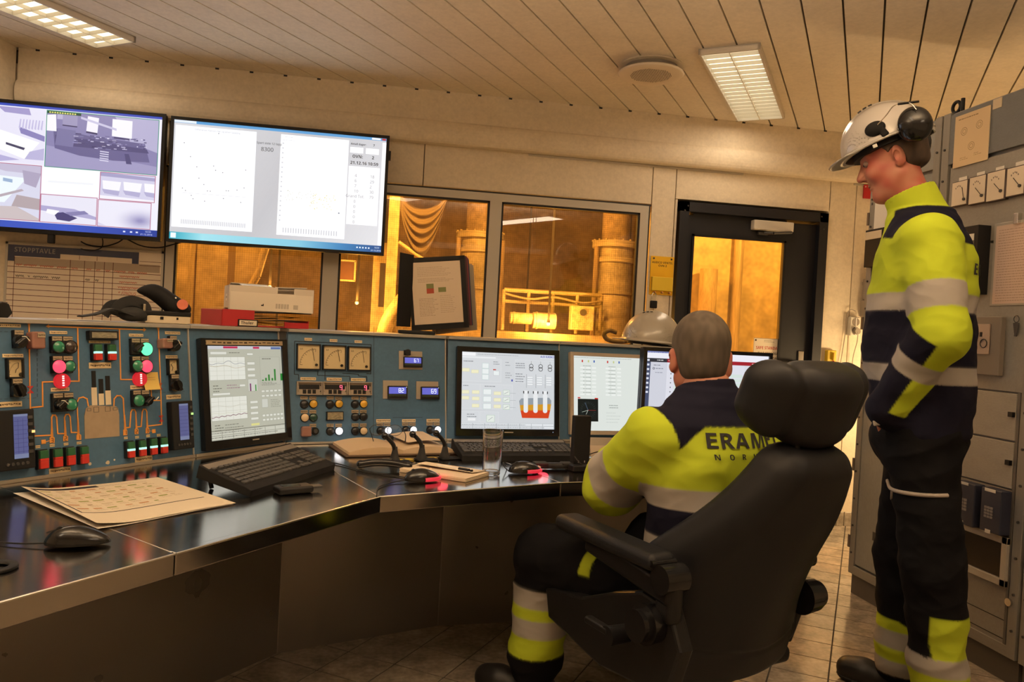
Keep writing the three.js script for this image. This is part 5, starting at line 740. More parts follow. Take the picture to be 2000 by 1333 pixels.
{ // notepad with a marker pen
  const c = [[0.1299,-2.6334], [0.3306,-2.4856], [0.2805,-2.3351], [0.0911,-2.484]], pad = mat([0.68, 0.56, 0.42], 0.85);
  const mid = [0, 1].map((k) => c.reduce((a, p) => a + p[k] / 4, 0)), turn = Math.atan2(-(c[1][1] - c[0][1]), c[1][0] - c[0][0]), W = Math.hypot(c[1][0] - c[0][0], c[1][1] - c[0][1]), Hh = Math.hypot(c[3][0] - c[0][0], c[3][1] - c[0][1]);
  const o = thing('notepad', 'thick cream notepad between the glowing mouse and the glass', 'notepad', [mid[0], DY + 0.001, mid[1]], turn);
  part('leaves', [0, 1, 2, 3, 4].map((k) => rbox(W - 0.004 * (k % 2), 0.0024, Hh - 0.003 * ((k + 1) % 2), 0.0004, 0.001 * (k % 3), 0.0013 + k * 0.0025, 0)), pad, o); part('top_fold', bentSheet([[-W / 2, -Hh / 2], [W / 2 - 0.01, -Hh / 2], [W / 2 - 0.02, 0], [-W / 2 + 0.02, 0.01]], 6, (u, v) => 0.008 * v * (1 - u * 0.6), 0.014), mat([0.7, 0.58, 0.44], 0.85, { side: THREE.DoubleSide }), o);
  const p = thing('marker_pen', 'white marker pen with a black cap on the notepad', 'pen', [mid[0] + 0.035, DY + 0.0195, mid[1] + 0.004], turn - 0.04);
  part('barrel', cyl(0.0052, 0.0052, 0.085, -0.03, 0, 0, 0, 0, Math.PI / 2), M.white, p); part('cap', [cyl(0.0062, 0.0062, 0.04, 0.033, 0, 0, 0, 0, Math.PI / 2), cyl(0.0055, 0.003, 0.012, 0.058, 0, 0, 0, 0, -Math.PI / 2)], M.black, p); }
{ const [x, z] = [0.3616,-2.489]; const o = thing('drinking_glass', 'empty straight drinking glass on the worktop', 'glass', [x, DY + 0.001, z]);
  const r = 0.034, h = 0.146; part('body', lathe([[0, 0], [r * 0.82, 0], [r * 0.86, 0.004], [r, h], [r - 0.0012, h + 0.001], [r - 0.0024, h], [r * 0.86 - 0.0024, 0.014], [r * 0.5, 0.011], [0, 0.011]], 40), mat([1, 1, 1], 0.0, { transmission: 1, ior: 1.5, thickness: 0.01, attenuationColor: lin(0.9, 0.95, 0.92), attenuationDistance: 0.5 }), o); }
{ const c = [0.6966,0.6951,-2.6352]; const [x, z] = [0.6921,-2.6185]; const o = thing('radio_charger', 'tall black upright radio unit before the beige monitor', 'radio', [x, DY + 0.001, z], 0.2);
  part('body', rbox(0.062, 0.19, 0.03, 0.003, 0, 0.095, 0), M.blackMatt, o); part('base', rbox(0.1, 0.022, 0.07, 0.005, 0.005, 0.011, 0.01), M.black, o); part('indicator', [box(0.003, 0.007, 0.001, -0.012, 0.03, 0.0155), box(0.003, 0.007, 0.001, 0.012, 0.03, 0.0155)], mat([0.5, 0.48, 0.45], 0.4), o); part('lead', tube([[-0.03, 0.05, 0.02], [-0.015, 0.03, 0.03], [0.02, 0.012, 0.04], [0.08, 0.004, 0.05]], 0.0016), M.darkGrey, o); }
{ const [x, z] = [0.6013,-2.6169]; const o = thing('desk_phone_handset', 'low black handset lying between the right mouse and the radio unit', 'handset', [x, DY + 0.001, z], 0.1);
  part('grip', [rbox(0.15, 0.02, 0.035, 0.01, 0, 0.012, 0)], M.black, o); for (const s of [-1, 1]) part('pad', rbox(0.05, 0.008, 0.04, 0.004, s * 0.05, 0.02, 0), M.rubber, o); }
{ const [x, z] = [0.8232,-2.8996]; const o = thing('card_folder', 'folded brown card leaning behind the radio unit under the beige monitor', 'folder', [x, DY + 0.001, z], 0.1);
  part('back_leaf', [box(0.2, 0.075, 0.004, 0, 0.038, 0, -0.3)], M.beige, o); part('front_leaf', [box(0.1, 0.05, 0.003, 0.02, 0.026, 0.04, -0.5)], mat([0.42, 0.33, 0.25], 0.7), o); part('cable', tube([[-0.06, 0.01, 0.05], [0, 0.03, 0.06], [0.06, 0.02, 0.06], [0.12, 0.005, 0.07]], 0.002), M.black, o); }
one('worktop_cable', tube([[-0.3033,-2.6136, 0], [-0.1725,-2.6313, 0], [-0.0335,-2.4696, 0], [0.0934,-2.3938, 0]].map(([x, z]) => [x, DY + 0.003, z]), 0.002, 40, 6), M.black, 'thin black cable running along the worktop past the levers', 'cable');

// ---------------------------------------------------------------- things on top of the console
const onTop = (P, u, back) => V(u, PH, 0).applyEuler(P.rotation).add(P.position).add(V(0, 0, -back).applyEuler(new THREE.Euler(0, P.rotation.y, 0)));
const TOPY = DY + PH * Math.cos(LEAN) + 0.0025;
const top = (P, u, back) => { const v = onTop(P, u, back); return [v.x, TOPY, v.z]; };
{ const [u] = [0.0121,0.4442]; const at = top(PA1, u - 0.03, 0.1);
  const b = thing('tool_case', 'flat black and white case under the black headgear', 'case', at, 0.55);
  part('lid', rbox(0.15, 0.016, 0.1, 0.004, 0, 0.034, 0), M.black, b); part('tray', rbox(0.146, 0.026, 0.096, 0.003, 0, 0.013, 0), M.cream, b); part('latch', [box(0.01, 0.01, 0.002, -0.02, 0.018, 0.049), box(0.006, 0.008, 0.002, 0.03, 0.018, 0.049)], M.black, b);
  const o = thing('headgear', 'black moulded headgear with a round orange disc on the case', 'headgear', [at[0], TOPY + 0.043, at[2]], 0.35);
  const body = new THREE.SphereGeometry(1, 36, 24), p = body.attributes.position;
  for (let i = 0; i < p.count; i++) { let a = p.getX(i), y = p.getY(i), c = p.getZ(i); const t = (a + 1) / 2; const h = 0.03 + 0.016 * Math.sin(t * 2.4), cy = 0.062 - 0.05 * t + 0.012 * Math.sin(t * 6); p.setXYZ(i, a * 0.086, cy + y * h * (1 - 0.3 * (1 - t)), c * (0.03 + 0.028 * t)); }
  body.computeVertexNormals(); part('shell', body, M.blackMatt, o); part('disc', [cyl(0.0175, 0.018, 0.006, 0.052, 0.024, 0.05, Math.PI / 2 - 0.2, 0, 0.1)], mat([0.55, 0.13, 0.06], 0.5), o); part('badge', ball(0.003, 0.03, 0.045, 0.052, 8), M.white, o);
  const s = thing('webbing_strap', 'bundled black webbing strap with a metal buckle left of the headgear', 'strap', top(PA1, u - 0.16, 0.09), 0.7);
  const ribbon = (p, w) => new THREE.ExtrudeGeometry(shape([[-0.0022, -w], [0.0022, -w], [0.0022, w], [-0.0022, w]]), { steps: 60, bevelEnabled: false, extrudePath: new THREE.CatmullRomCurve3(p.map((q) => V(...q))) }); part('band', [ribbon([[-0.17, 0.012, 0.05], [-0.12, 0.022, 0.04], [-0.07, 0.04, 0.03], [-0.03, 0.03, 0.02], [0.0, 0.02, 0.02]], 0.015), ribbon([[-0.05, 0.02, 0.0], [-0.04, 0.05, 0.0], [0.0, 0.07, 0.0], [0.045, 0.055, 0.0], [0.05, 0.025, 0.0], [0.01, 0.018, 0.0]], 0.016)], M.rubber, s); part('coil', [ribbon([[-0.07, 0.018, -0.03], [-0.05, 0.05, -0.03], [0.0, 0.055, -0.025], [0.03, 0.04, -0.02], [0.06, 0.02, -0.02]], 0.016), new THREE.SphereGeometry(1, 16, 10).scale(0.045, 0.024, 0.035).translate(0.005, 0.026, 0)], M.rubber, s); part('buckle', [rbox(0.008, 0.024, 0.02, 0.002, 0.035, 0.05, 0.012)], M.chrome, s);
  one('paper_slip', [box(0.13, 0.001, 0.06, 0, 0, 0).applyMatrix4(new THREE.Matrix4().makeRotationY(0.9).setPosition(...top(PA2, 0.1, 0.12))).translate(0, 0.001, 0)], M.paper, 'white paper slip lying between the case and the red tray', 'paper');
  one('paper_slip', [box(0.2, 0.001, 0.09, 0, 0, 0).applyMatrix4(new THREE.Matrix4().makeRotationY(0.9).setPosition(...top(PA1, u - 0.3, 0.13))).translate(0, 0.001, 0)], M.paper, 'white paper slip lying left of the webbing strap', 'paper'); }
{ const [u] = [-0.5559,0.4513]; const o = thing('tape_holder', 'black sloping tape holder at the left end of the console top', 'holder', top(PA1, u - 0.03, 0.08), 0.9); part('body', ext([[-0.09, 0], [0.05, 0], [0.06, 0.012], [0.05, 0.035], [0.035, 0.04], [-0.02, 0.014], [-0.09, 0.004]], 0.03, 0.002).translate(0, 0.002, -0.015), M.black, o); part('cutter', box(0.006, 0.004, 0.03, 0.045, 0.041, 0), M.darkGrey, o); }
{ // letter trays, carton and papers near the window
  const [u] = [0.4094,0.4452], at = top(PA2, u + 0.0, 0.13), t1 = 0.55;
  const r = thing('letter_tray', 'red plastic letter tray carrying the white carton', 'tray', at, t1);
  const bx = 0.2; part('floor', rbox(0.34, 0.004, 0.22, 0.001, 0, 0.003, 0), M.red, r); part('side', [rbox(0.004, 0.06, 0.22, 0.001, -0.17, 0.03, 0), rbox(0.004, 0.03, 0.22, 0.001, 0.17, 0.016, 0), rbox(0.12, 0.062, 0.004, 0.001, -0.11, 0.031, 0.11), rbox(0.1, 0.022, 0.004, 0.001, 0.12, 0.012, 0.11)], M.red, r); part('label_holder', [rbox(0.075, 0.026, 0.004, 0.001, -0.075, 0.014, 0.1145)], M.black, r); part('label_card', sheet(0.066, 0.019, -0.075, 0.014, 0.1168), mat(0xffffff, 0.6, { map: canvasTexture(256, 80, (c, w, h) => { c.fillStyle = '#d8ccb8'; c.fillRect(0, 0, w, h); c.fillStyle = '#1d1814'; c.font = 'bold 60px sans-serif'; c.fillText('Thuler', 22, 60); }) }), r);
  const stack = thing('paper_stack', 'untidy stack of papers and a black folder in the red tray', 'papers', [at[0], TOPY + 0.007, at[2]], t1);
  for (let k = 0; k < 5; k++) part('sheet', bentSheet([[-0.15 + 0.01 * k, -0.095], [0.15 - 0.006 * k, -0.1], [0.155, 0.085 + 0.006 * (k % 3)], [-0.145, 0.085]], 8, (a, b) => 0.004 * Math.sin(a * 5 + k) + 0.014 * Math.max(0, a - 0.6) * Math.max(0, b - 0.5) * (k % 2 ? 3 : 0), 0.008 + k * 0.0065), k % 2 ? mat([0.5, 0.4, 0.28], 0.85, { side: THREE.DoubleSide }) : mat([0.05, 0.04, 0.04], 0.7, { side: THREE.DoubleSide }), stack);
  part('folder', [rbox(0.33, 0.006, 0.21, 0.002, 0.02, 0.05, 0.0, 0.0, -0.03, 0.03)], M.black, stack);
  one('yellow_note', bentSheet([[-0.16, -0.05], [-0.07, -0.06], [-0.065, 0.03], [-0.155, 0.04]], 4, (a, b) => 0.006 * a, 0.066).rotateY(t1).translate(at[0], TOPY, at[2]), mat([0.72, 0.42, 0.06], 0.7, { side: THREE.DoubleSide }), 'yellow note on the red tray beside the carton', 'note');
  const c = thing('carton', 'white cardboard carton with open flaps on the tray', 'carton', [at[0] + 0.045, TOPY + 0.062, at[2] - 0.01], t1 - 0.25);
  const W = 0.31, Hh = 0.092, Dp = 0.17, card = mat([0.6, 0.53, 0.44], 0.8), print = mat(0xffffff, 0.8, { map: canvasTexture(512, 160, (g, w, h) => { field(g, 0, 0, w, h, '#d9cfbf'); g.fillStyle = '#8f867a'; for (let k = 0; k < 14; k++) g.fillRect(280 + k * 6, 88, k % 3 ? 2 : 4, 44); g.fillStyle = '#2a2622'; g.fillRect(188, 104, 16, 12); g.fillRect(198, 96, 6, 16); g.fillStyle = '#b0a698'; g.fillRect(390, 92, 30, 40); }) });
  part('body', [box(W, 0.003, Dp, 0, 0.002, 0), box(0.003, Hh, Dp, -W / 2, Hh / 2, 0), box(0.003, Hh, Dp, W / 2, Hh / 2, 0), box(W, Hh, 0.003, 0, Hh / 2, -Dp / 2), box(W * 0.56, Hh, 0.003, -W * 0.22, Hh / 2, Dp / 2), box(W * 0.24, Hh, 0.003, W * 0.38, Hh / 2, Dp / 2), box(W * 0.2, Hh * 0.76, 0.003, W * 0.16, Hh * 0.38, Dp / 2)], card, c);
  part('printed_front', sheet(W * 0.98, Hh * 0.74, 0, Hh * 0.37, Dp / 2 + 0.0022), print, c); part('flap', [box(W * 0.44, 0.002, Dp * 0.46, -W * 0.24, Hh + 0.006, -Dp * 0.24, -0.12), box(W * 0.4, 0.002, Dp * 0.4, W * 0.28, Hh + 0.004, -Dp * 0.26, -0.1, 0, 0.04), box(W * 0.36, 0.002, Dp * 0.44, -W * 0.18, Hh + 0.004, Dp * 0.24, 0.09)], M.white, c); part('side_mark', sheet(0.03, 0.026, -W / 2 - 0.002, Hh * 0.5, 0, 0, -Math.PI / 2), mat(0xffffff, 0.8, { map: printTex }), c); }
{ // revolving document display with coloured sleeves
  const at = top(PB, LB - 0.02, 0.12), o = thing('document_display', 'black document display stand with coloured sleeves and a printed page', 'display stand', at, 0.0);
  const F = new THREE.Group(); F.name = 'sleeve_rack'; F.position.set(0.02, 0.185, 0.03); F.rotation.set(0.05, 0.0, 0.12, 'YXZ'); o.add(F);
  const tex = canvasTexture(420, 600, (c, w, h) => { field(c, 0, 0, w, h, '#dccfc0'); lines(c, 50, 50, 300, 6, 16, '#b0a294', 4); lines(c, 50, 160, 320, 3, 14, '#a89a8c', 4); c.fillStyle = '#7f8a58'; c.fillRect(120, 210, 62, 50); c.fillRect(220, 250, 66, 46); c.fillStyle = '#b8503c'; c.fillRect(120, 256, 62, 48); lines(c, 50, 350, 150, 12, 15, '#9c8e80', 4); lines(c, 230, 330, 130, 10, 18, '#b2a496', 4); });
  part('front_page', sheet(0.212, 0.268, 0, 0, 0.008), mat([0.8, 0.74, 0.66], 0.45, { map: tex }), F);
  part('front_frame', [box(0.25, 0.018, 0.008, 0.004, 0.146, 0), box(0.25, 0.024, 0.008, 0.004, -0.148, 0), box(0.012, 0.31, 0.008, -0.114, 0, 0), box(0.02, 0.31, 0.008, 0.118, 0, 0), box(0.24, 0.3, 0.002, 0, 0, -0.002)], M.black, F);
  const cols = [[0.05, 0.012, 0.016], [0.2, 0.02, 0.03], [0.13, 0.02, 0.035], [0.035, 0.022, 0.075], [0.02, 0.03, 0.07], [0.015, 0.05, 0.05], [0.02, 0.05, 0.035], [0.012, 0.012, 0.014]];
  cols.forEach((c, k) => { const m = mat(c, 0.5), a = 0.1 + k * 0.055; part('sleeve', [box(0.235, 0.305 - k * 0.002, 0.0025, 0, 0, 0).translate(0.1175, 0, 0).applyMatrix4(new THREE.Matrix4().makeRotationY(a * 0.9)).translate(-0.095 + k * 0.006, -0.002 * k, -0.006 - k * 0.004)], m, F); });
  part('clear_sleeve', [box(0.235, 0.3, 0.002, 0, 0, 0).translate(0.1175, 0, 0).applyMatrix4(new THREE.Matrix4().makeRotationY(0.5)).translate(-0.03, -0.03, -0.05), box(0.235, 0.3, 0.002, 0, 0, 0).translate(0.1175, 0, 0).applyMatrix4(new THREE.Matrix4().makeRotationY(0.56)).translate(-0.015, -0.036, -0.056)], mat([0.5, 0.44, 0.36], 0.3, { transmission: 0.5, thickness: 0 }), F);
  part('side_wing', [box(0.1, 0.31, 0.004, 0, 0, 0).translate(-0.05, 0, 0).applyMatrix4(new THREE.Matrix4().makeRotationY(0.95)).translate(-0.09, 0.185, 0.04)], M.blackMatt, o);
  part('post', [cyl(0.012, 0.012, 0.2, -0.06, 0.1, 0.0)], M.black, o); part('base', [rbox(0.16, 0.016, 0.11, 0.005, -0.06, 0.008, 0)], M.black, o); }

// ---------------------------------------------------------------- things on the far wall
{ const [x0, y1] = [-2.0874,1.5147], [x1] = [-1.2658,1.5176], W = x1 - x0, yb = 0.97, Hh = 1.517 - yb;
  const o = thing('whiteboard', 'ruled stop board with blue title bar and red handwriting under the camera screen', 'whiteboard', [x0, yb, ZW + 0.004]);
  const tex = canvasTexture(1400, 944, (c, w, h) => { field(c, 0, 0, w, h, '#efe4d6'); c.fillStyle = '#3c4668'; c.fillRect(0, 14, 1180, 66); c.fillRect(0, 14, 470, 110); c.fillRect(1120, 14, 62, 124); c.fillRect(0, 124, 66, 50); c.fillStyle = '#e9dccc'; c.fillRect(470, 82, 640, 42); c.fillStyle = '#8d8f9c'; c.font = '600 62px sans-serif'; c.fillText('STOPPTAVLE', 60, 82); c.fillStyle = '#b9aa9c'; c.fillRect(66, 130, 1314, 78); c.fillStyle = '#5a2a22'; for (let k = 0; k < 14; k++) c.fillRect(0, 224 + k * 55, w, 5); for (const x of [64, 560, 688, 782, 868, 948]) c.fillRect(x, 130, 5, h - 130); for (const x of [640, 800]) c.fillRect(x, 82, 4, 42); c.fillRect(1190, 100, 200, 4); c.fillRect(1190, 140, 200, 4);
    const scr = (x, y, wd, col, a = 12) => { c.strokeStyle = col; c.lineWidth = 4; c.beginPath(); for (let i = 0; i < wd; i += 5) { const yy = y - a * Math.abs(Math.sin(i * 0.19 + x)) - 8 * ((i * 7919 + x) % 5) / 5; i ? c.lineTo(x + i, yy) : c.moveTo(x, yy); } c.stroke(); };
    for (const [x, l] of [[80, 60], [150, 120], [290, 130], [445, 90], [575, 60], [710, 50], [800, 40], [880, 50], [960, 110], [1090, 60], [1170, 100]]) scr(x, 216 + x * 0.01, l, '#c4564a', 18); scr(1010, 272, 190, '#c4564a', 18); scr(1010, 328, 170, '#c4564a', 16); scr(1000, 383, 270, '#c4564a', 20); scr(1030, 400, 80, '#c4564a', 12); c.fillStyle = '#c4564a'; c.font = 'italic 40px sans-serif'; c.fillText('* FINDUS', 1000, 442); for (const [x, l] of [[80, 80], [190, 20], [235, 140], [400, 80], [700, 50], [790, 40]]) scr(x, 328, l, '#4a4440', 22); });
  part('writing_surface', sheet(W - 0.016, Hh - 0.012, W / 2, Hh / 2, 0.008), mat([0.86, 0.82, 0.76], 0.22, { map: tex }), o);
  part('board_frame', [box(W, 0.012, 0.014, W / 2, Hh - 0.006, 0.005), box(0.012, Hh, 0.014, 0.006, Hh / 2, 0.005), box(0.012, Hh, 0.014, W - 0.006, Hh / 2, 0.005), box(W, Hh, 0.004, W / 2, Hh / 2, 0.002)], M.frame, o); }
one('screen_cable', [tube([[-1.6799,1.5373, -4.56], [-1.6637,1.5263, -4.6], [-1.5838,1.5205, -4.6], [-1.505,1.5489, -4.6], [-1.4659,1.5746, -4.58]], 0.004, 40, 6), tube([[-1.4522,1.5699, -4.58], [-1.3836,1.5403, -4.6], [-1.2885,1.5354, -4.6], [-1.1943,1.5652, -4.6], [-1.14,1.5806, -4.58]], 0.004, 40, 6), tube([[-1.5858,1.566, -4.6], [-1.5821,1.5435, -4.6], [-1.5889,1.5145, -4.6], [-1.6491,1.4932, -4.6], [-1.6943,1.5015, -4.6]], 0.003, 30, 6)], M.black, 'loose black cables drooping below the camera screen', 'cable');
{ const a = [1.6142,1.6903], b = [1.7673,1.448], W = b[0] - a[0], Hh = a[1] - b[1];
  const o = thing('key_board', 'yellow lockout board with two lines of black lettering beside the window', 'lockout board', [(a[0] + b[0]) / 2, b[1], ZW + 0.002]);
  const tex = canvasTexture(256, 440, (c, w, h) => { field(c, 0, 0, w, h, '#e8b414'); c.fillStyle = '#3a2c08'; c.font = 'bold 32px sans-serif'; c.fillText('AUDCO VENTIL', 14, 82, 228); c.fillText('OVN 2', 84, 118); });
  part('board', box(W, Hh, 0.006, 0, Hh / 2, 0.003), M.yellow, o); part('lettering', sheet(W, Hh, 0, Hh / 2, 0.0065), mat(0xffffff, 0.5, { map: tex }), o); part('pocket', rbox(W * 0.9, Hh * 0.36, 0.024, 0.003, 0, Hh * 0.28, 0.017), M.yellow, o); part('screw', [cyl(0.006, 0.006, 0.004, -W * 0.38, Hh * 0.94, 0.008, Math.PI / 2, 0, 0, 10), cyl(0.006, 0.006, 0.004, W * 0.38, Hh * 0.94, 0.008, Math.PI / 2, 0, 0, 10)], M.darkGrey, o);
  for (const k of [-0.32, 0, 0.32]) part('hook', [cyl(0.006, 0.004, 0.022, k * W, Hh * 0.06, 0.02, Math.PI / 2, 0, 0, 10), ball(0.007, k * W, Hh * 0.06, 0.032, 10)], mat([0.55, 0.3, 0.12], 0.3, { metalness: 1 }), o);
  const p = thing('padlock', 'black padlock with a key hanging from the yellow board', 'padlock', [(a[0] + b[0]) / 2 - 0.32 * W, b[1] - 0.075, ZW + 0.024]);
  part('shackle', tube([[-0.013, 0.03, 0], [-0.013, 0.07, 0], [-0.006, 0.085, 0], [0.006, 0.085, 0], [0.013, 0.07, 0], [0.013, 0.03, 0]], 0.0035, 30, 8), M.chrome, p); part('lock_body', rbox(0.045, 0.048, 0.02, 0.006, 0, 0.012, 0), M.black, p); part('key', [box(0.004, 0.03, 0.002, 0, -0.026, 0), cyl(0.01, 0.01, 0.002, 0.002, -0.046, 0, Math.PI / 2)], mat([0.4, 0.25, 0.1], 0.35, { metalness: 1 }), p); }
{ const a = [2.3537,1.2114], b = [2.5694,1.0214], W = b[0] - a[0], Hh = W * 1.41;
  const tex = canvasTexture(360, 508, (c, w, h) => { field(c, 0, 0, w, h, '#f3e7cf'); c.strokeStyle = '#8a7a60'; c.lineWidth = 4; c.strokeRect(3, 3, w - 6, h - 6); c.fillStyle = '#5a4c3a'; c.fillRect(14, 14, 20, 20); lines(c, 120, 22, 130, 2, 14, '#8a7a66', 4); c.textAlign = 'center'; c.fillStyle = '#c0341e'; c.font = 'bold 44px sans-serif'; c.fillText('SAFE STANDARD', 180, 120, 300); c.fillStyle = '#4a3a2c'; c.font = 'bold 38px sans-serif'; c.fillText('ALLE SOM SKAL', 180, 176, 260); c.fillText('INNENFOR', 180, 230, 200); c.fillText('SIKKERHETSSONE', 180, 284, 310); lines(c, 60, 330, 230, 4, 30, '#6a5a48', 12); });
  const o = thing('safety_notice', 'paper safety notice with a red heading on the door pane', 'notice', [(a[0] + b[0]) / 2, a[1] - Hh / 2, ZW - 0.032]); part('sheet', box(W, Hh, 0.001, 0, 0, 0), M.paper, o); part('print', sheet(W, Hh, 0, 0, 0.0012), mat(0xffffff, 0.7, { map: tex }), o); }
{ const [x, y] = [3.0234,1.3202]; const o = thing('wall_socket', 'white double wall socket with two thin leads', 'socket', [x, y, ZW]);
  part('plate', rbox(0.075, 0.125, 0.04, 0.008, 0, 0, 0.02), mat([0.7, 0.66, 0.56], 0.4), o); for (const s of [1, -1]) { const k = part('outlet', cyl(0.026, 0.026, 0.003, 0, s * 0.029, 0.0405, Math.PI / 2, 0, 0, 26), mat([0.24, 0.2, 0.16], 0.6), o); part('earth_clip', [box(0.006, 0.05, 0.002, 0, s * 0.029, 0.043)], M.white, k); } part('plug', cyl(0.02, 0.018, 0.03, 0, -0.031, 0.055, Math.PI / 2), M.beige, o);
  part('lead', tube([[0, -0.035, 0.07], [0.004, -0.1, 0.06], [0.002, -0.2, 0.03], [0.004, -0.4, 0.02]], 0.003, 30, 6), M.beige, o); part('lead', tube([[0, 0.1, 0.03], [-0.03, 0.11, 0.02], [-0.05, 0.08, 0.015], [-0.055, -0.05, 0.015], [-0.08, -0.28, 0.015]], 0.003, 30, 6), M.beige, o); }
{ const [x, y] = [2.8711,1.1169]; const o = thing('call_point', 'small yellow call point with a red cord low on the wall', 'call point', [x, y, ZW]); part('body', rbox(0.065, 0.08, 0.035, 0.006, 0, 0, 0.0175), M.yellow, o); part('lever', [rbox(0.012, 0.05, 0.02, 0.004, 0.004, 0, 0.045)], mat([0.6, 0.36, 0.02], 0.4), o); part('cord', tube([[0.01, -0.03, 0.04], [0.0, -0.05, 0.05], [-0.02, -0.055, 0.05]], 0.006), M.red, o); }
{ const [x, y] = [3.0936,1.7166]; const o = thing('bulkhead_lamp', 'unlit round glass lamp bulb on a bracket beside the cabinet', 'lamp', [x, y, ZW]);
  part('globe', ball(0.052, 0.01, 0, 0.07, 24), mat([0.9, 0.85, 0.75], 0.05, { transmission: 0.85, thickness: 0 }), o); part('cap', [cyl(0.014, 0.02, 0.06, 0.01, 0.075, 0.07), cyl(0.01, 0.01, 0.08, 0.01, -0.07, 0.07), box(0.05, 0.02, 0.07, 0.01, -0.11, 0.035)], M.beige, o); part('filament', [cyl(0.006, 0.006, 0.03, 0.01, 0, 0.07)], M.chrome, o);
  const [bx, by] = [3.1158,1.5488]; const j = thing('junction_box', 'grey junction boxes under the round glass lamp', 'box', [bx, by, ZW]); part('upper_box', rbox(0.11, 0.135, 0.07, 0.006, 0.02, 0.02, 0.036), M.beige, j); part('lid', rbox(0.09, 0.115, 0.006, 0.003, 0.02, 0.02, 0.074), mat([0.3, 0.25, 0.19], 0.5), j); part('lower_box', rbox(0.13, 0.11, 0.06, 0.006, 0.02, -0.11, 0.031), M.beige, j); part('screw', [cyl(0.006, 0.006, 0.004, -0.02, -0.135, 0.062, Math.PI / 2, 0, 0, 8), cyl(0.006, 0.006, 0.004, 0.02, -0.11, 0.062, Math.PI / 2, 0, 0, 8)], M.black, j); }
{ const [x, y] = [3.0685,2.2108]; const o = thing('fire_sign', 'small red sign on the wall behind the standing man', 'sign', [x, y, ZW]); part('plate', rbox(0.09, 0.09, 0.012, 0.003, 0.02, 0, 0.006), mat([0.5, 0.015, 0.02], 0.5), o); part('fixing', [cyl(0.004, 0.004, 0.004, -0.015, 0.03, 0.013, Math.PI / 2, 0, 0, 8)], M.white, o); }
{ const [u, v] = [-0.1511,0.2575]; const n = onPanel(PA1, 'sticky_note', 'yellow sticky note beside the right red indicator', 'note', u, v, 0.006); part('paper', [bentSheet([[-0.027, 0], [0.027, 0], [0.028, 0.0], [-0.026, 0.0]].map(([x], i) => [x, i < 2 ? -0.028 : 0.028]), 5, (a, b) => 0.01 * b * b, 0).rotateX(Math.PI / 2)], mat([0.62, 0.46, 0.12], 0.8, { side: THREE.DoubleSide }), n); part('handwriting', [0, 1, 2].map((k) => box(0.03, 0.0012, 0.0004, 0, 0.012 - k * 0.008, 0.003)), mat([0.4, 0.3, 0.12], 0.8), n); }
// ---------------------------------------------------------------- grey switchgear cabinets along the right side (front face at x = 2.26)
const KX = 2.26;
const kb = ([z0, y0], [z1, y1], d, off = 0, r = 0.002) => rbox(d, Math.abs(y1 - y0), Math.abs(z1 - z0), r, KX - off - d / 2, (y0 + y1) / 2, (z0 + z1) / 2);
const ksheet = ([z0, y0], [z1, y1], off, tex, rough = 0.6) => ({ g: sheet(Math.abs(z1 - z0), Math.abs(y1 - y0), KX - off, (y0 + y1) / 2, (z0 + z1) / 2, 0, -Math.PI / 2), m: mat(0xffffff, rough, { map: tex }) });
const CAB_H = 2.17;
function cabinet(label, z0, z1) {
  const o = thing('switch_cabinet', label, 'cabinet', [0, 0, 0], 0, 'grey switchgear cabinets');
  part('carcass', uvBox(box(0.6, CAB_H - 0.1, z1 - z0 - 0.004, KX + 0.31, CAB_H / 2 + 0.05, (z0 + z1) / 2)), M.greyCab, o);
  part('plinth', uvBox(box(0.6, 0.1, z1 - z0 - 0.004, KX + 0.312, 0.05, (z0 + z1) / 2)), mat([0.1, 0.09, 0.08], 0.6), o);
  part('side_frame', [kb([z0 + 0.002, 0.1], [z0 + 0.042, CAB_H], 0.016, -0.006), kb([z1 - 0.042, 0.1], [z1 - 0.002, CAB_H], 0.016, -0.006), kb([z0 + 0.04, 0.1], [z1 - 0.04, 0.14], 0.016, -0.006)], mat([0.27, 0.255, 0.23], 0.5, { map: paintGrain }), o);
  const riv = []; for (let y = 0.2; y < 2.1; y += 0.13) for (const z of [z0 + 0.02, z1 - 0.02]) riv.push(cyl(0.005, 0.005, 0.006, KX - 0.012, y, z, 0, 0, Math.PI / 2, 8));
  part('rivets', riv, M.darkGrey, o).userData.kind = 'stuff';
  return o;
}
const C1 = cabinet('grey switch cabinet nearest the door wall behind the standing man', -3.37, -2.905), C2 = cabinet('grey switch cabinet with a row of square meters at the right edge', -2.9, -2.372), C3 = cabinet('grey switch cabinet nearest the camera beyond the right edge', -2.36, -1.75);
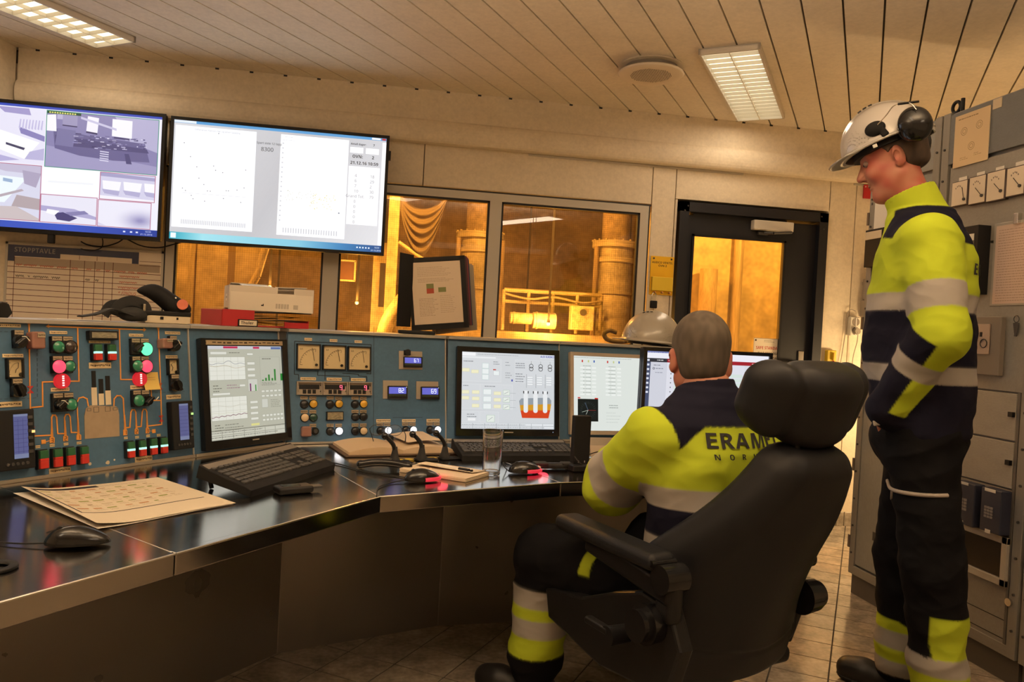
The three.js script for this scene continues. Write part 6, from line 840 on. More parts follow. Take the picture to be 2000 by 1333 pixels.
{ const o = C1;
  part('door', [kb([-3.325, 0.15], [-2.95, 1.14], 0.01, -0.004)], M.greyCab, o); part('door', [kb([-3.325, 1.15], [-2.95, 1.94], 0.01, -0.004)], M.greyCab, o); part('door', [kb([-3.325, 1.955], [-2.95, 2.15], 0.01, -0.004)], M.greyCab, o);
  part('hinge', [0.25, 0.62, 0.98, 1.3, 1.8].map((y) => box(0.02, 0.06, 0.014, KX - 0.004, y, -3.372)), mat([0.12, 0.09, 0.07], 0.5), o);
  part('warning_sticker', [kb([-3.12, 0.62], [-3.03, 0.8], 0.002, 0.008)], M.white, o); part('warning_mark', [kb([-3.1, 0.64], [-3.05, 0.69], 0.001, 0.0105)], M.yellow, o);
  part('rating_plate', [kb([-3.2, 0.3], [-3.12, 0.34], 0.002, 0.008)], M.darkGrey, o);
  const p = thing('posted_sheet', 'white sheet taped to the far cabinet in front of the man', 'paper', [0, 0, 0]); part('sheet', [kb([-3.3639,1.8788], [-3.2123,1.7144], 0.002, 0.0075)], M.paper, p); part('tape', [kb([-3.3557,1.8751], [-3.3428,1.8634], 0.001, 0.0098)], M.darkGrey, p);
  part('instrument_box', [kb([-3.3347,1.7383], [-3.1981,1.5629], 0.04, 0.006)], M.black, o); part('instrument_plate', [kb([-3.3298,1.728], [-3.2101,1.6907], 0.003, 0.0465)], M.cream, o); }
{ const o = C2, face = mat([0.3, 0.285, 0.26], 0.5, { map: paintGrain });
  part('head_door', [kb([-2.865, 1.955], [-2.405, 2.16], 0.012, -0.004)], mat([0.16, 0.17, 0.18], 0.5, { map: paintGrain }), o);
  part('meter_plate', [kb([-2.845, 1.615], [-2.405, 1.94], 0.01, -0.004)], face, o); part('middle_plate', [kb([-2.86, 1.05], [-2.405, 1.607], 0.01, -0.004)], face, o);
  for (const [y0, y1] of [[0.874, 1.044], [0.7, 0.868]]) { const d = part('drawer_front', [kb([-2.86, y0], [-2.432, y1], 0.014, -0.004, 0.003)], mat([0.36, 0.34, 0.3], 0.5, { map: paintGrain }), o); part('latch', [box(0.012, 0.018, 0.02, KX - 0.016, (y0 + y1) / 2 + 0.01, -2.447)], M.black, d); }
  part('lower_plate', [kb([-2.86, 0.13], [-2.43, 0.695], 0.01, -0.004)], face, o); part('lower_joint', [kb([-2.86, 0.155], [-2.43, 0.158], 0.001, 0.006), kb([-2.86, 0.222], [-2.43, 0.225], 0.001, 0.006)], M.black, o);
  part('hinge_strip', [kb([-2.43, 0.14], [-2.418, 1.05], 0.014, -0.004)], mat([0.12, 0.11, 0.1], 0.5), o);
  part('lifting_eye', [new THREE.TorusGeometry(0.022, 0.007, 10, 24).rotateY(Math.PI / 2).translate(KX + 0.02, CAB_H + 0.028, -2.865), cyl(0.008, 0.008, 0.05, KX + 0.02, CAB_H + 0.03, -2.83)], M.black, o);
  { const tex = canvasTexture(300, 360, (c, w, h) => { field(c, 0, 0, w, h, '#d8c098'); lines(c, 30, 26, 220, 1, 10, '#8a7450', 7); c.strokeStyle = '#8a7450'; c.lineWidth = 3; for (const [x, y] of [[85, 120], [215, 105], [155, 235]]) for (const r of [14, 26]) { c.beginPath(); c.arc(x, y, r, 0, 7); c.stroke(); } lines(c, 60, 300, 60, 2, 12, '#a8906a', 4); lines(c, 180, 290, 60, 2, 12, '#a8906a', 4); });
    const k = ksheet([-2.8256,2.1426], [-2.6413,1.9327], 0.0125, tex), p = thing('wiring_drawing', 'tan drawing sheet with three circles on the cabinet head', 'drawing', [0, 0, 0]); part('sheet', [kb([-2.8256,2.1426], [-2.6413,1.9327], 0.003, 0.0085)], M.cream, p); part('print', k.g, k.m, p); }
  part('number_tag', [kb([-2.6341,2.1589], [-2.589,2.1209], 0.002, 0.008)], M.cream, o);
  const kMeter = (a, b, n0, n1, pl) => { const [z0, y0] = a, [z1, y1] = b, w = Math.abs(z1 - z0), h = Math.abs(y1 - y0), cz = (z0 + z1) / 2, cy = (y0 + y1) / 2; const m = part('meter_case', [kb(a, b, 0.016, 0.006)], mat([0.07, 0.045, 0.035], 0.5), o);
    part('dial', [sheet(w * 0.9, h * 0.93, KX - 0.0228, cy, cz - w * 0.02, 0, -Math.PI / 2)], mat([0.72, 0.63, 0.5], 0.5), m); part('needle', [bar([KX - 0.026, n0[1], n0[0]], [KX - 0.026, n1[1], n1[0]], 0.0012, 5)], M.black, m); part('zero_screw', [cyl(0.006, 0.006, 0.005, KX - 0.0255, n1[1], n1[0], 0, 0, Math.PI / 2, 10)], M.darkGrey, m);
    part('scale_mark', [0.2, 0.35, 0.5, 0.65, 0.8].map((t) => box(0.0008, 0.006, 0.002, KX - 0.0232, cy + h * 0.3 * Math.sin(t * 2.6 + 0.3), cz - w * 0.36 + w * 0.6 * t)), M.darkGrey, m); part('name_plate', [kb(pl[0], pl[1], 0.002, 0.007)], M.paper, o); };
  kMeter([-2.81,1.8723], [-2.7198,1.7712], [-2.7487,1.8409], [-2.738,1.7943], [[-2.7902,1.8895], [-2.747,1.8702]]); kMeter([-2.7163,1.8757], [-2.6252,1.7646], [-2.6794,1.8289], [-2.6454,1.7934], [[-2.695,1.8918], [-2.6543,1.8721]]); kMeter([-2.6254,1.8774], [-2.5317,1.7616], [-2.5854,1.8282], [-2.5524,1.7955], [[-2.6004,1.893], [-2.5597,1.8734]]); kMeter([-2.53,1.8752], [-2.4422,1.7658], [-2.4951,1.8327], [-2.465,1.7993], [[-2.5067,1.8932], [-2.4685,1.8742]]);
  { const t = part('trip_unit', [kb([-2.6851,1.6738], [-2.6068,1.4101], 0.055, 0.006)], M.black, o), z = (p) => p; part('unit_screen', [kb([-2.6778,1.6169], [-2.6245,1.5662], 0.001, 0.0612)], mat([0.12, 0.11, 0.1], 0.3), t); part('unit_label', [kb([-2.6699,1.5522], [-2.6288,1.4937], 0.001, 0.0612), kb([-2.6511,1.6419], [-2.6259,1.6154], 0.001, 0.0612), kb([-2.6528,1.4396], [-2.6197,1.4125], 0.001, 0.0612)], M.paper, t); part('start_key', [kb([-2.6437,1.4867], [-2.6192,1.4695], 0.004, 0.0612)], btn.green, t); part('stop_key', [kb([-2.6419,1.4648], [-2.6169,1.4419], 0.004, 0.0612)], btn.red, t); part('status_light', [kb([-2.6755,1.6366], [-2.6697,1.63], 0.002, 0.0612)], glowing([0.8, 0.9, 0.1], 1), t); }
  { const tex = canvasTexture(300, 420, (c, w, h) => { field(c, 0, 0, w, h, '#cdb4a4'); lines(c, 20, 24, 260, 28, 14, '#a89080', 4); }); const p = thing('clip_sheet', 'printed log sheet in a clear holder on the right cabinet', 'paper', [0, 0, 0]); const k = ksheet([-2.5749,1.6661], [-2.3729,1.3727], 0.0118, tex); part('holder', [kb([-2.5882,1.6775], [-2.3638,1.3653], 0.004, 0.0065)], mat([0.4, 0.37, 0.33], 0.2), p); part('print', k.g, k.m, p); part('clip', [kb([-2.4826,1.7015], [-2.4635,1.6616], 0.02, 0.006)], M.chrome, p); }
  { const b = part('breaker_frame', [kb([-2.6803,1.3245], [-2.5061,1.1034], 0.022, 0.006, 0.004)], mat([0.2, 0.17, 0.14], 0.5), o); part('breaker_face', [kb([-2.6726,1.2964], [-2.5534,1.1811], 0.006, 0.0285)], mat([0.42, 0.32, 0.26], 0.5), b); part('breaker_label', [kb([-2.6493,1.2686], [-2.6058,1.2417], 0.002, 0.035)], mat([0.32, 0.18, 0.08], 0.5), b); part('breaker_mark', [kb([-2.6494,1.2388], [-2.6076,1.2318], 0.002, 0.035)], M.yellow, b); part('breaker_slot', [kb([-2.5976,1.2653], [-2.5861,1.2479], 0.002, 0.035)], M.black, b); { const [z, y] = [-2.5766,1.2228]; part('breaker_dial', [new THREE.TorusGeometry(0.016, 0.0018, 6, 22).rotateY(Math.PI / 2).translate(KX - 0.036, y, z)], M.darkGrey, b); } }
  { const [z, y] = [-2.455,1.2856]; const k = thing('key_bunch', 'dark bunch of keys hanging on the right cabinet', 'keys', [KX - 0.012, y, z]); part('ring', [new THREE.TorusGeometry(0.012, 0.0015, 6, 18).rotateY(Math.PI / 2).translate(0, 0.03, 0)], M.darkGrey, k); for (const s of [-1, 0, 1]) part('key', [box(0.003, 0.05, 0.009, -0.004 * s, -0.008, s * 0.008, s * 0.2)], M.darkGrey, k); part('hook', [cyl(0.002, 0.002, 0.02, 0.006, 0.042, 0, 0, 0, Math.PI / 2)], M.chrome, k); }
  for (const [a, b, lab, no, s0, s1] of [[[-2.657,0.6889], [-2.5555,0.5272], [[-2.6437,0.6896], [-2.5881,0.6793]], [[-2.6342,0.5422], [-2.6043,0.53]], [-2.6387,0.6288], [-2.5903,0.5807]], [[-2.524,0.6909], [-2.4283,0.5312], [[-2.507,0.6907], [-2.4561,0.679]], [[-2.495,0.5413], [-2.47,0.5272]], [-2.5043,0.6265], [-2.4625,0.5819]]]) {
    const d = part('drive_module', [kb(a, b, 0.045, 0.006, 0.004)], mat([0.03, 0.034, 0.06], 0.45), o); part('module_label', [kb(lab[0], lab[1], 0.001, 0.0515), kb(no[0], no[1], 0.001, 0.0515)], M.paper, d); const [z0, y0] = s0, [z1, y1] = s1; for (let i = 0; i < 3; i++) for (let j = 0; j < 4; j++) part('module_key', [box(0.003, Math.abs(y1 - y0) / 4 - 0.003, Math.abs(z1 - z0) / 3 - 0.003, KX - 0.0525, y0 + (y1 - y0) * (j + 0.5) / 4, z0 + (z1 - z0) * (i + 0.5) / 3)], mat([0.26, 0.24, 0.24], 0.5), d); }
  { const a = [-2.709,0.5273], b = [-2.4233,0.3507], t = 0.026, [z0, y0] = [Math.min(a[0], b[0]) - 0.03, 0.525], [z1, y1] = [b[0], 0.345]; const w = part('inspection_window', [kb([z0, y0], [z1, y0 - t], 0.016, 0.006), kb([z0, y1 + t], [z1, y1], 0.016, 0.006), kb([z1 - t, y0], [z1, y1], 0.016, 0.006), kb([z0, y0], [z0 + t, y1], 0.016, 0.006)], mat([0.42, 0.39, 0.34], 0.5), o); part('dark_pane', [kb([z0 + t, y0 - t], [z1 - t, y1 + t], 0.003, 0.007)], mat([0.02, 0.015, 0.012], 0.12), w); }
  { const [z, y] = [-2.4078,0.2987]; part('door_lock', [cyl(0.014, 0.014, 0.014, KX - 0.012, y, z, 0, 0, Math.PI / 2, 16)], M.chrome, o); } }
{ part('door', [kb([-2.315, 0.15], [-1.8, 2.12], 0.012, -0.004)], M.greyCab, C3); }
// ---------------------------------------------------------------- soft shapes: distance fields meshed with surface nets
const smin = (a, b, k) => { const h = Math.max(k - Math.abs(a - b), 0) / k; return Math.min(a, b) - h * h * k * 0.25; };
const smax = (a, b, k) => -smin(-a, -b, k);
function cone(a, b, r0, r1) {                              // tapered capsule
  const [ax, ay, az] = a, ux = b[0] - ax, uy = b[1] - ay, uz = b[2] - az, L = ux * ux + uy * uy + uz * uz;
  return (x, y, z) => { const px = x - ax, py = y - ay, pz = z - az; let t = (px * ux + py * uy + pz * uz) / L; t = t < 0 ? 0 : t > 1 ? 1 : t; const dx = px - ux * t, dy = py - uy * t, dz = pz - uz * t; return Math.sqrt(dx * dx + dy * dy + dz * dz) - (r0 + (r1 - r0) * t); };
}
function egg(c, r) { const [cx, cy, cz] = c, [a, b, d] = r; return (x, y, z) => { const px = (x - cx) / a, py = (y - cy) / b, pz = (z - cz) / d, k = Math.sqrt(px * px + py * py + pz * pz); if (k < 1e-6) return -Math.min(a, b, d); const qx = px / a, qy = py / b, qz = pz / d; return k * (k - 1) / Math.sqrt(qx * qx + qy * qy + qz * qz); }; }
function slab(c, h, r) { const [cx, cy, cz] = c, [a, b, d] = h; return (x, y, z) => { const qx = Math.abs(x - cx) - a + r, qy = Math.abs(y - cy) - b + r, qz = Math.abs(z - cz) - d + r, ox = Math.max(qx, 0), oy = Math.max(qy, 0), oz = Math.max(qz, 0); return Math.sqrt(ox * ox + oy * oy + oz * oz) + Math.min(Math.max(qx, qy, qz), 0) - r; }; }
function stack(rows) {                                     // rows [y, centre x, half depth, half width, centre z]: an upright body of elliptic sections
  const at = (y) => { let i = 0; while (i < rows.length - 2 && y > rows[i + 1][0]) i++; const a = rows[i], b = rows[i + 1]; let t = (y - a[0]) / (b[0] - a[0]); t = t < 0 ? 0 : t > 1 ? 1 : t; t = t * t * (3 - 2 * t) * 0.5 + t * 0.5; return [a[1] + (b[1] - a[1]) * t, a[2] + (b[2] - a[2]) * t, a[3] + (b[3] - a[3]) * t, (a[4] ?? 0) + ((b[4] ?? 0) - (a[4] ?? 0)) * t]; };
  const y0 = rows[0][0], y1 = rows[rows.length - 1][0];
  return (x, y, z) => { const [cx, a, b, cz] = at(y), px = (x - cx) / a, pz = (z - cz) / b, k = Math.sqrt(px * px + pz * pz), g = Math.sqrt((px / a) ** 2 + (pz / b) ** 2) / Math.max(k, 1e-6); const side = k < 1e-6 ? -Math.min(a, b) : (k - 1) / g; return smax(side, Math.max(y0 - y, y - y1), 0.03); };
}
const union = (k, ...fs) => (x, y, z) => { let d = fs[0](x, y, z); for (let i = 1; i < fs.length; i++) d = smin(d, fs[i](x, y, z), k); return d; };
const turned = (f, [cx, cy, cz], yaw, pitch, roll = 0) => {  // f given in its own frame, set at c: pitch about local z lowers +x, yaw about y
  const m = new THREE.Matrix4().makeRotationFromEuler(new THREE.Euler(roll, yaw, -pitch, 'YZX')).setPosition(cx, cy, cz).invert().elements;
  return (x, y, z) => f(m[0] * x + m[4] * y + m[8] * z + m[12], m[1] * x + m[5] * y + m[9] * z + m[13], m[2] * x + m[6] * y + m[10] * z + m[14]);
};
const AROUND = [[0, 0, 0], [1, 0, 0], [-1, 0, 0], [0, 1, 0], [0, -1, 0], [0, 0, 1], [0, 0, -1]], soft = (f) => { f.soft = true; return f; };   // seams between cloth colours are averaged over a cell
function net(f, lo, hi, cell, paint) {
  const n = [0, 1, 2].map((k) => Math.ceil((hi[k] - lo[k]) / cell) + 1), [nx, ny, nz] = n, F = new Float32Array(nx * ny * nz).fill(1), B = 5;
  for (let kb_ = 0; kb_ < nz; kb_ += B) for (let jb = 0; jb < ny; jb += B) for (let ib = 0; ib < nx; ib += B) {
    const mid = f(lo[0] + (ib + B / 2) * cell, lo[1] + (jb + B / 2) * cell, lo[2] + (kb_ + B / 2) * cell);
    const skip = Math.abs(mid) > cell * B * 1.9, v = mid < 0 ? -1 : 1;
    for (let k = kb_; k < Math.min(nz, kb_ + B); k++) for (let j = jb; j < Math.min(ny, jb + B); j++) for (let i = ib; i < Math.min(nx, ib + B); i++) F[(k * ny + j) * nx + i] = skip ? v : f(lo[0] + i * cell, lo[1] + j * cell, lo[2] + k * cell);
  }
  const id = new Int32Array(nx * ny * nz).fill(-1), pos = [], idx = [], at = (i, j, k) => (k * ny + j) * nx + i;
  for (let k = 0; k < nz - 1; k++) for (let j = 0; j < ny - 1; j++) for (let i = 0; i < nx - 1; i++) {
    let m = 0, sx = 0, sy = 0, sz = 0, c = 0;
    for (let q = 0; q < 8; q++) if (F[at(i + (q & 1), j + (q >> 1 & 1), k + (q >> 2))] < 0) m |= 1 << q;
    if (m === 0 || m === 255) continue;
    for (let a = 0; a < 8; a++) for (let bit = 1; bit < 8; bit <<= 1) { if (a & bit) continue; const b = a | bit; if ((m >> a & 1) === (m >> b & 1)) continue; const fa = F[at(i + (a & 1), j + (a >> 1 & 1), k + (a >> 2))], fb = F[at(i + (b & 1), j + (b >> 1 & 1), k + (b >> 2))], t = fa / (fa - fb); sx += (a & 1) + ((b & 1) - (a & 1)) * t; sy += (a >> 1 & 1) + ((b >> 1 & 1) - (a >> 1 & 1)) * t; sz += (a >> 2) + ((b >> 2) - (a >> 2)) * t; c++; }
    id[at(i, j, k)] = pos.length / 3; pos.push(lo[0] + (i + sx / c) * cell, lo[1] + (j + sy / c) * cell, lo[2] + (k + sz / c) * cell);
  }
  for (let k = 1; k < nz - 1; k++) for (let j = 1; j < ny - 1; j++) for (let i = 1; i < nx - 1; i++) {
    const s = F[at(i, j, k)] < 0, quad = (a, b, c, d, flip) => { if (a < 0 || b < 0 || c < 0 || d < 0) return; flip ? idx.push(a, c, b, a, d, c) : idx.push(a, b, c, a, c, d); };
    if (s !== F[at(i + 1, j, k)] < 0) quad(id[at(i, j - 1, k - 1)], id[at(i, j, k - 1)], id[at(i, j, k)], id[at(i, j - 1, k)], !s);
    if (s !== F[at(i, j + 1, k)] < 0) quad(id[at(i - 1, j, k - 1)], id[at(i - 1, j, k)], id[at(i, j, k)], id[at(i, j, k - 1)], !s);
    if (s !== F[at(i, j, k + 1)] < 0) quad(id[at(i - 1, j - 1, k)], id[at(i, j - 1, k)], id[at(i, j, k)], id[at(i - 1, j, k)], !s);
  }
  const N = pos.length / 3, nor = new Float32Array(N * 3), col = paint ? new Float32Array(N * 3) : null, e = cell * 0.6;
  for (let v = 0; v < N; v++) {
    const x = pos[v * 3], y = pos[v * 3 + 1], z = pos[v * 3 + 2]; let a = f(x + e, y, z) - f(x - e, y, z), b = f(x, y + e, z) - f(x, y - e, z), c = f(x, y, z + e) - f(x, y, z - e); const L = Math.hypot(a, b, c) || 1; nor[v * 3] = a / L; nor[v * 3 + 1] = b / L; nor[v * 3 + 2] = c / L;
    if (paint) { const h = cell * 0.5; for (const [i, j, k] of paint.soft ? AROUND : [[0, 0, 0]]) { const q = paint(x + i * h, y + j * h, z + k * h); col[v * 3] += q[0]; col[v * 3 + 1] += q[1]; col[v * 3 + 2] += q[2]; } if (paint.soft) for (let k = 0; k < 3; k++) col[v * 3 + k] /= AROUND.length; }
  }
  const g = new THREE.BufferGeometry(); g.setAttribute('position', new THREE.Float32BufferAttribute(pos, 3)); g.setAttribute('normal', new THREE.BufferAttribute(nor, 3)); g.setAttribute('uv', new THREE.BufferAttribute(new Float32Array(N * 2), 2)); if (col) g.setAttribute('color', new THREE.BufferAttribute(col, 3)); g.setIndex(idx); return g;
}
// ---------------------------------------------------------------- people and the operator chair
const YEL = [0.42, 0.52, 0.03], NAVY = [0.008, 0.008, 0.02], BAND = [0.34, 0.315, 0.29], TROU = [0.0045, 0.0045, 0.006];
const cloth = mat([1, 1, 1], 0.88, { vertexColors: true, specularIntensity: 0.35 }), skinMat = mat([1, 1, 1], 0.55, { vertexColors: true });
const SKIN = [0.46, 0.2, 0.13];
const mixc = (a, b, t) => a.map((v, i) => v + (b[i] - v) * Math.max(0, Math.min(1, t)));
function headField(wide = 1) {                             // x forward, y up, z right; origin between the ears
  const S = wide, parts = [egg([-0.006, 0.052, 0], [0.099, 0.088, 0.077 * S]), egg([0.03, -0.028, 0], [0.07, 0.086, 0.064 * S])];
  const base = union(0.03, ...parts), jaw = union(0.02, cone([0.0, -0.055, 0.05 * S], [0.072, -0.098, 0.012], 0.022, 0.018), cone([0.0, -0.055, -0.05 * S], [0.072, -0.098, -0.012], 0.022, 0.018), egg([0.08, -0.1, 0], [0.02, 0.018, 0.022]));
  const nose = union(0.008, cone([0.094, 0.022, 0], [0.117, -0.018, 0], 0.008, 0.0125), egg([0.104, -0.024, 0.011], [0.011, 0.008, 0.008]), egg([0.104, -0.024, -0.011], [0.011, 0.008, 0.008]));
  const brow = union(0.01, cone([0.088, 0.036, 0.008], [0.076, 0.038, 0.048], 0.011, 0.009), cone([0.088, 0.036, -0.008], [0.076, 0.038, -0.048], 0.011, 0.009));
  const cheek = union(0.01, egg([0.066, -0.022, 0.038], [0.032, 0.026, 0.024]), egg([0.066, -0.022, -0.038], [0.032, 0.026, 0.024]));
  const lips = union(0.004, egg([0.092, -0.052, 0], [0.012, 0.0055, 0.025]), egg([0.09, -0.063, 0], [0.012, 0.006, 0.022]));
  const ear = (s) => { const f = turned(egg([0, 0, 0], [0.019, 0.033, 0.009]), [-0.012, 0.0, s * 0.081 * S], -s * 0.45, 0.12), c = egg([-0.006, -0.002, s * 0.089 * S], [0.009, 0.016, 0.006]), lobe = egg([-0.006, -0.026, s * 0.079 * S], [0.011, 0.012, 0.007]); return (x, y, z) => smax(smin(f(x, y, z), lobe(x, y, z), 0.01), -c(x, y, z), 0.004); };
  const e1 = ear(1), e2 = ear(-1), sock = [egg([0.099, 0.017, 0.031], [0.019, 0.0125, 0.018]), egg([0.099, 0.017, -0.031], [0.019, 0.0125, 0.018])], mouth = egg([0.103, -0.0575, 0], [0.012, 0.0018, 0.024]), nos = [egg([0.109, -0.03, 0.0075], [0.007, 0.004, 0.0035]), egg([0.109, -0.03, -0.0075], [0.007, 0.004, 0.0035])];
  return (x, y, z) => { let d = smin(base(x, y, z), jaw(x, y, z), 0.03); d = smin(d, cheek(x, y, z), 0.022); d = smin(d, brow(x, y, z), 0.014); d = smax(d, -sock[0](x, y, z), 0.008); d = smax(d, -sock[1](x, y, z), 0.008); d = smin(d, nose(x, y, z), 0.01); d = smin(d, lips(x, y, z), 0.006); d = smax(d, -mouth(x, y, z), 0.002); d = smax(d, -nos[0](x, y, z), 0.002); d = smax(d, -nos[1](x, y, z), 0.002); d = smin(d, e1(x, y, z), 0.006); return smin(d, e2(x, y, z), 0.006); };
}
const hairField = (wide = 1, lowBack = -0.05) => { const sk = egg([-0.0085, 0.052, 0], [0.104, 0.094, 0.083 * wide]), low = egg([-0.036, -0.015, 0], [0.066, 0.072, 0.066 * wide]); return (x, y, z) => { const d = smin(sk(x, y, z), low(x, y, z), 0.03); const front = x - (0.02 + (y > 0.03 ? (y - 0.03) * 0.75 : (y - 0.03) * 0.28)), side = lowBack + 0.03 * Math.max(0, (x + 0.03) / 0.05) - y, ear = 0.026 - Math.hypot((x + 0.004) * 1.1, (y + 0.012) * 0.62); return smax(smax(smax(d, front, 0.008), side, 0.03), Math.abs(z) > 0.055 ? ear : -1, 0.006); }; };
function handField(side) {                                 // x along the fingers, y back of the hand, z to the thumb side (times side)
  const f = [slab([0.045, 0, 0], [0.046, 0.014, 0.04], 0.013), cone([-0.03, 0, 0], [0.02, 0, 0], 0.027, 0.026)];
  [[-0.031, 0.06], [-0.011, 0.075], [0.01, 0.08], [0.03, 0.072]].forEach(([z, L], i) => { z *= side; f.push(cone([0.082, 0, z], [0.082 + L * 0.5, -0.008, z * 1.08], 0.0095, 0.009), cone([0.082 + L * 0.5, -0.008, z * 1.08], [0.082 + L * 0.92, -0.034, z * 1.1], 0.009, 0.0075)); });
  f.push(cone([0.02, -0.004, side * 0.03], [0.055, -0.012, side * 0.062], 0.0135, 0.011), cone([0.055, -0.012, side * 0.062], [0.088, -0.018, side * 0.066], 0.011, 0.009));
  return (x, y, z) => { let d = smin(f[0](x, y, z), f[1](x, y, z), 0.02); for (let i = 2; i < f.length; i++) d = smin(d, f[i](x, y, z), 0.006); return d; };
}
const pull = (J, p, q) => [J[0] + (p[0] - J[0]) * q, J[1] + (p[1] - J[1]) * q, J[2] + (p[2] - J[2]) * q];
const wrinkle = (x, y, z, s) => 0.007 * noise(x * 7 + s, y * 13, z * 7) + 0.011 * Math.abs(noise(x * 5 + y * 4, y * 8 - z * 4 + s, z * 5 + 2 * s)) + 0.004 * Math.abs(noise(x * 15, y * 21 + s, z * 15)) - 0.004;
// J: joints in the person's own frame (x forward, y up, z right); L and R limbs
function person(label, pos, turn, J, o) {
  const g = thing('person', label, 'person', pos, turn);
  const H = J.head, head = turned(headField(), H.c, H.yaw, H.pitch), neck = cone(pull(H.c, J.neck, 0.25), J.neck, 0.058, 0.064), hn = (x, y, z) => smin(head(x, y, z), neck(x, y, z), 0.035);
  const pink = (x, y, z) => mixc(SKIN, [0.4, 0.1, 0.07], 0.5 + 0.9 * noise(x * 26, y * 26, z * 26));
  const geos = [net(hn, [H.c[0] - 0.16, J.neck[1] - 0.03, H.c[2] - 0.13], [H.c[0] + 0.16, H.c[1] + 0.17, H.c[2] + 0.13], 0.0036, pink)];
  const limb = []; for (const s of ['L', 'R']) { const A = J[s]; limb.push(cone(A.sh, A.el, 0.05, 0.042), cone(A.el, A.wr, 0.042, 0.03), cone(A.hip, A.kn, 0.075, 0.052), cone(A.kn, A.an, 0.05, 0.038)); }
  const core = union(0.05, stack(J.rows.map(([y, x, a, b, c]) => [y, x, a * 0.78, b * 0.74, c])), neck, ...limb);
  geos.push(net(core, o.lo, o.hi, 0.015, () => SKIN));
  for (const s of ['L', 'R']) { const A = J[s], d = V(...A.hand).sub(V(...A.wr)).normalize(), yaw = Math.atan2(-d.z, d.x), pitch = -Math.asin(d.y), w = A.wr; geos.push(net(turned(handField(s === 'L' ? 1 : -1), w, yaw, pitch), [w[0] - 0.2, w[1] - 0.2, w[2] - 0.2], [w[0] + 0.2, w[1] + 0.2, w[2] + 0.2], 0.0042, pink)); }
  part('body', mergeGeometries(geos), skinMat, g);
  const eyeM = mat([0.3, 0.2, 0.16], 0.3), iris = mat([0.05, 0.04, 0.03], 0.2), m4 = new THREE.Matrix4().makeRotationFromEuler(new THREE.Euler(0, H.yaw, -H.pitch, 'YZX')).setPosition(...H.c);
  for (const s of [-1, 1]) { const e = part('eye', ball(0.0115, 0.0835, 0.017, s * 0.031, 14).applyMatrix4(m4), eyeM, g); part('iris', ball(0.006, 0.0905, 0.0155, s * 0.031, 10).applyMatrix4(m4), iris, e); }
  part('hair', net(turned(hairField(1, o.hairLow), H.c, H.yaw, H.pitch), [H.c[0] - 0.16, H.c[1] - 0.13, H.c[2] - 0.13], [H.c[0] + 0.16, H.c[1] + 0.17, H.c[2] + 0.13], 0.004, (x, y, z) => mixc(o.hair[0], o.hair[1], 0.5 + 1.2 * noise(x * 60, y * 22, z * 60))), mat([1, 1, 1], 0.8, { vertexColors: true }), g);
  // jacket
  const torso = stack(J.rows), arm = {}; for (const s of ['L', 'R']) { const A = J[s]; arm[s] = union(0.03, cone(A.sh, A.el, o.sleeve[0], o.sleeve[1]), cone(A.el, pull(A.el, A.wr, 0.97), o.sleeve[1], o.sleeve[2])); }
  const [cb, cf, cr, ch] = o.collar, collarOut = cone(cb, cf, cr, cr * 0.93), collarIn = cone(pull(cb, cf, -0.2), pull(cb, cf, 1.6), cr - 0.014, cr - 0.012), ax = V(...cf).sub(V(...cb)).normalize();
  const collar = (x, y, z) => { const t = (x - cf[0]) * ax.x + (y - cf[1]) * ax.y + (z - cf[2]) * ax.z, b = (x - cb[0]) * ax.x + (y - cb[1]) * ax.y + (z - cb[2]) * ax.z; return smax(smax(collarOut(x, y, z), -collarIn(x, y, z), 0.004), Math.max(t, -b - ch), 0.006); };
  const shell = (x, y, z) => smin(smin(torso(x, y, z), arm.L(x, y, z), 0.045), arm.R(x, y, z), 0.045) + wrinkle(x, y, z, 3) + (o.fold ? o.fold(x, y, z) : 0);
  const neckHole = cone(pull(cb, cf, -0.4), pull(cb, cf, 2.5), cr - 0.015, cr - 0.012);
  const jacket = (x, y, z) => smin(smax(shell(x, y, z), -neckHole(x, y, z), 0.006), collar(x, y, z), 0.012);
  const which = (x, y, z) => { const t = torso(x, y, z) - 0.012, a = arm.L(x, y, z), b = arm.R(x, y, z), c = collar(x, y, z); return c < 0.006 && c < t + 0.02 ? 'C' : a < t && a < b ? 'L' : b < t ? 'R' : 'T'; };
  const along = (a, b, x, y, z) => { const u = [b[0] - a[0], b[1] - a[1], b[2] - a[2]], q = u[0] * u[0] + u[1] * u[1] + u[2] * u[2]; return ((x - a[0]) * u[0] + (y - a[1]) * u[1] + (z - a[2]) * u[2]) / q; };
  part('jacket', net(jacket, o.lo, o.hi, 0.005, soft((x, y, z) => { let w = which(x, y, z); if (o.armhole) w = o.armhole(w, x, y, z); if (w === 'L' || w === 'R') { const A = J[w], u = along(A.sh, A.el, x, y, z), f = along(A.el, A.wr, x, y, z); return o.sleevePaint(u, f, x, y, z, A, w); } return o.jacketPaint(w, x, y, z); })), cloth, g);
  // trousers
  const leg = {}; for (const s of ['L', 'R']) { const A = J[s]; leg[s] = union(0.04, cone(A.hip, A.kn, o.leg[0], o.leg[1]), cone(A.kn, pull(A.kn, A.an, 0.96), o.leg[1] * 0.98, o.leg[2])); }
  const seat = egg(pull(J.L.hip, J.R.hip, 0.5), o.seat), trousers = (x, y, z) => smin(smin(smin(leg.L(x, y, z), leg.R(x, y, z), 0.03), seat(x, y, z), 0.05) + wrinkle(x, y, z, 8) * 1.2, 9, 0.01);
  part('trousers', net(trousers, o.lo, o.hi, 0.0062, soft((x, y, z) => o.trouserPaint(leg.L(x, y, z) < leg.R(x, y, z) ? 'L' : 'R', x, y, z))), cloth, g);
